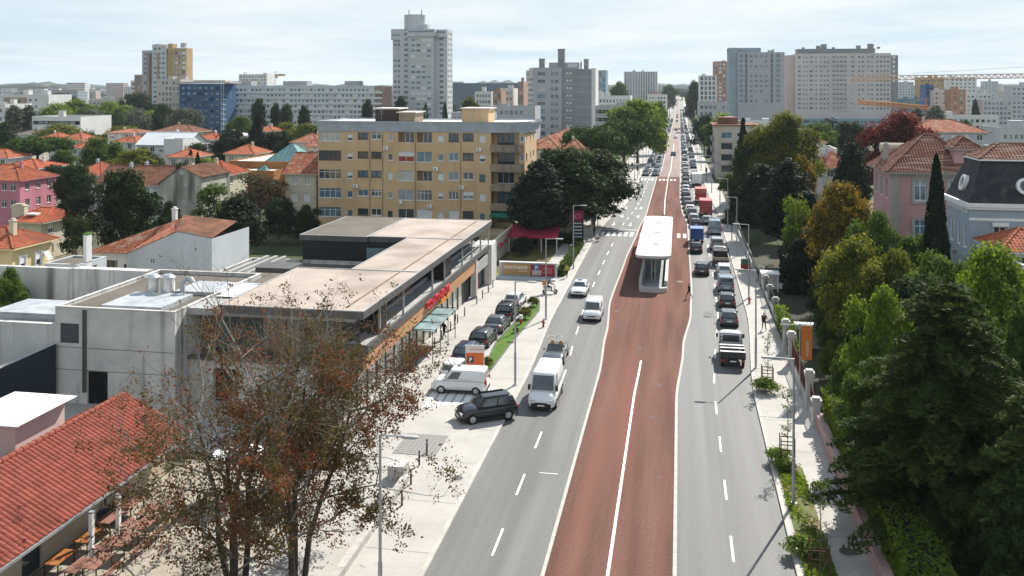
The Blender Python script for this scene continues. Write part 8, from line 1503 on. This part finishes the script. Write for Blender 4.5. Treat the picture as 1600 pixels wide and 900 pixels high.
# ------------------------------------------------------------------ restaurant yard
mb = MB(); mb.poly([(-31.2, 20, .015), (-16.6, 20, .015), (-16.6, 53.5, .015), (-31.2, 53.5, .015)]); struct(mb.build('restaurant_yard', mk('beige_paving', (.33, .295, .24), .9, .14, .6, fine=.1, dark=(.22, .19, .155), dscale=.3, dmin=.5, dmax=.7)))
lw_ = thing('yard_wall', 'low pale stone wall between the yard and the left pavement', 'wall', (0, 0, 0)); y = 24
while y < 52: mb = MB(); mb.box(-16.5, -16.1, y + .01, y + 1.19, 0, .52); mb.build('stone', STONE, lw_); y += 1.2
mb = MB(); mb.box(-17.4, -16.4, 52.6, 53.8, .1, 1.0); o = mb.build('concrete_block', CONC, None); tag(o, 'pale concrete block at the pavement corner by the autumn tree', 'block')
cb_ = thing('cobbled_patch', 'grey cobbled patch in the pavement by the bollards', 'paving', (-18.4, 56.6, .12)); cm_ = MB(); cm_.box(0, .27, 0, .27, 0, .03); cme = cm_.mesh('cobble', mk('grey_cobble', (.25, .24, .23), .9, .25, 3, fine=.15))
for i in range(10):
    for j in range(12): link('cobble', cme, cb_, (i * .29, j * .29, 0))
TT = mk('table_wood_pale', (.24, .115, .085), .7, .15, 2.5, stretch=(1, .2, 1)); TO = mk('table_wood_orange', (.33, .125, .04), .6, .15, 2.5, stretch=(1, .2, 1))
def picnic(label, p, m, rz=0.0):
    t = thing('picnic_table', label, 'picnic table', p, rz, 'tables in the restaurant yard')
    for k in range(4): mb = MB(); mb.box(-.4 + .205 * k, -.4 + .205 * k + .19, -.75, .75, .73, .77); mb.build('table_board', m, t)
    for y in (-.6, .6):
        for x in (-.36, .36): mb = MB(); mb.box(x - .025, x + .025, y - .025, y + .025, 0, .73); mb.build('leg', BLACK, t)
        mb = MB(); mb.box(-.335, .335, y - .02, y + .02, .68, .728); mb.build('frame', BLACK, t)
def bench(label, p, m, rz=0.0):
    t = thing('bench', label, 'bench', p, rz, 'benches in the restaurant yard')
    for k in range(2): mb = MB(); mb.box(-.15 + .155 * k, -.15 + .155 * k + .145, -.72, .72, .42, .46); mb.build('seat_board', m, t)
    for y in (-.58, .58):
        for x in (-.13, .13): mb = MB(); mb.box(x - .02, x + .02, y - .02, y + .02, 0, .42); mb.build('leg', BLACK, t)
        mb = MB(); mb.box(-.11, .11, y - .018, y + .018, .385, .418); mb.build('frame', BLACK, t)
for i, (px, py) in enumerate(((93, 871), (138, 837), (173, 808), (205, 785))):
    p = at(px, py, .75); p.z = .02; w_ = ('nearest', 'second', 'third', 'farthest')[i]; picnic(f'orange wooden table by the restaurant wall, {w_} of its row', p, TO if i < 2 else TT); bench(f'bench on the road side of the {w_} table by the restaurant wall', p + Vector((.85, 0, 0)), TT)
for i, (px, py) in enumerate(((152, 877), (195, 843), (227, 817), (258, 790))):
    p = at(px, py, .75); p.z = .02; w_ = ('nearest', 'second', 'third', 'farthest')[i]; picnic(f'pale reddish table in the outer row, {w_} of its row', p, TT); bench(f'bench on the road side of the {w_} outer table', p + Vector((.85, 0, 0)), TT); bench(f'bench on the wall side of the {w_} outer table', p + Vector((-.85, 0, 0)), TT)
for i, (px, py) in enumerate(((143, 872), (185, 841))): p = at(px, py, 0); mb = MB(); t = thing('yard_post', ('nearer white post among the yard tables', 'farther white post among the yard tables')[i], 'post', p); mb.box(-.1, .1, -.1, .1, 0, 2.3); mb.build('shaft', WHITE, t); mb = MB(); mb.box(-.12, .12, -.12, .12, 2.3, 2.38); mb.build('cap', METAL, t)
pu = thing('yard_parasol', 'closed white parasol in the yard behind the autumn tree', 'parasol', (-25.5, 49.5, 0)); mb = MB(); mb.cyl((0, 0, 0), (0, 0, 2.6), .03, .03, 6); mb.build('pole', WHITE, pu); mb = MB(); mb.cyl((0, 0, 2.4), (0, 0, 2.85), 1.6, .05, 8); mb.build('canopy', WHITE, pu); mb = MB(); mb.cyl((0, 0, 0), (0, 0, .08), .3, .3, 10); mb.build('base', GREYM, pu)

mb = MB()
for k in range(10): y = 110 + 3.1 * k; mb.box(-5.1, -1.1, y, y + .025, 4.02, 4.028)
mb.build('roof_seam', MGREY, bs)
for k in range(3): mb = MB(); mb.box(-3.3, -2.6, 116 + 9 * k, 116.5 + 9 * k, 4.02, 4.12); mb.build('roof_hatch', SHW, bs)
# ------------------------------------------------------------------ more planting in the right garden
for i, (px, zc, tp, w, key, mat, lab) in enumerate(((1296, 92, 440, 70, 'nround', 'dark', 'dark shrub tree behind the terrace wall'), (1352, 70, 470, 90, 'nround2', 'dark', 'shaded dark tree right of the orange banner'), (1330, 64, 545, 70, 'nround', 'mid', 'round green bush behind the gate pillars'), (1300, 74, 530, 46, 'nround2', 'bright', 'bright round bush right of the orange banner'), (1430, 66, 440, 130, 'nround', 'dark', 'dark crown filling the garden behind the cedar'), (1510, 68, 410, 120, 'nround2', 'mid', 'green crown between the cedar and the slate house'), (1370, 52, 560, 110, 'nround2', 'mid', 'green bush under the cedar left side'), (1580, 66, 430, 110, 'nround', 'mid', 'green crown below the white garden wall'),
        (1285, 125, 345, 60, 'column', 'dark', 'dark tree between the conifer row and golden crown'), (1210, 150, 262, 60, 'column', 'black', 'black-green column tree closing the conifer row'), (1268, 104, 360, 70, 'nround', 'black', 'dark evergreen above the clipped hedge'), (1430, 92, 372, 90, 'nround', 'mid', 'green tree at the foot of the pink mansion'), (1350, 84, 400, 70, 'nround2', 'yellow', 'olive shrub below the golden-orange crown'), (1540, 46, 640, 150, 'nround', 'dark', 'dark undergrowth at the lower right'), (1590, 40, 720, 150, 'nround2', 'dark', 'dark undergrowth in the lower right corner'))):
    tree(lab, px, zc, tp, w, key, mat, 'garden_tree')
# ------------------------------------------------------------------ haze over the city
hz = MB(); hz.box(-6000, 6000, -150, 7600, -20, 130); ho = stuff(hz.build('haze', []))
hm = bpy.data.materials.new('haze_air'); hm.use_nodes = True; nt = hm.node_tree; nt.nodes.remove(nt.nodes['Principled BSDF']); pv = nt.nodes.new('ShaderNodeVolumePrincipled')
pv.inputs['Color'].default_value = (.80, .90, 1, 1); pv.inputs['Density'].default_value = 0.8e-4; pv.inputs['Anisotropy'].default_value = .1; nt.links.new(pv.outputs[0], nt.nodes['Material Output'].inputs['Volume']); ho.data.materials.append(hm)
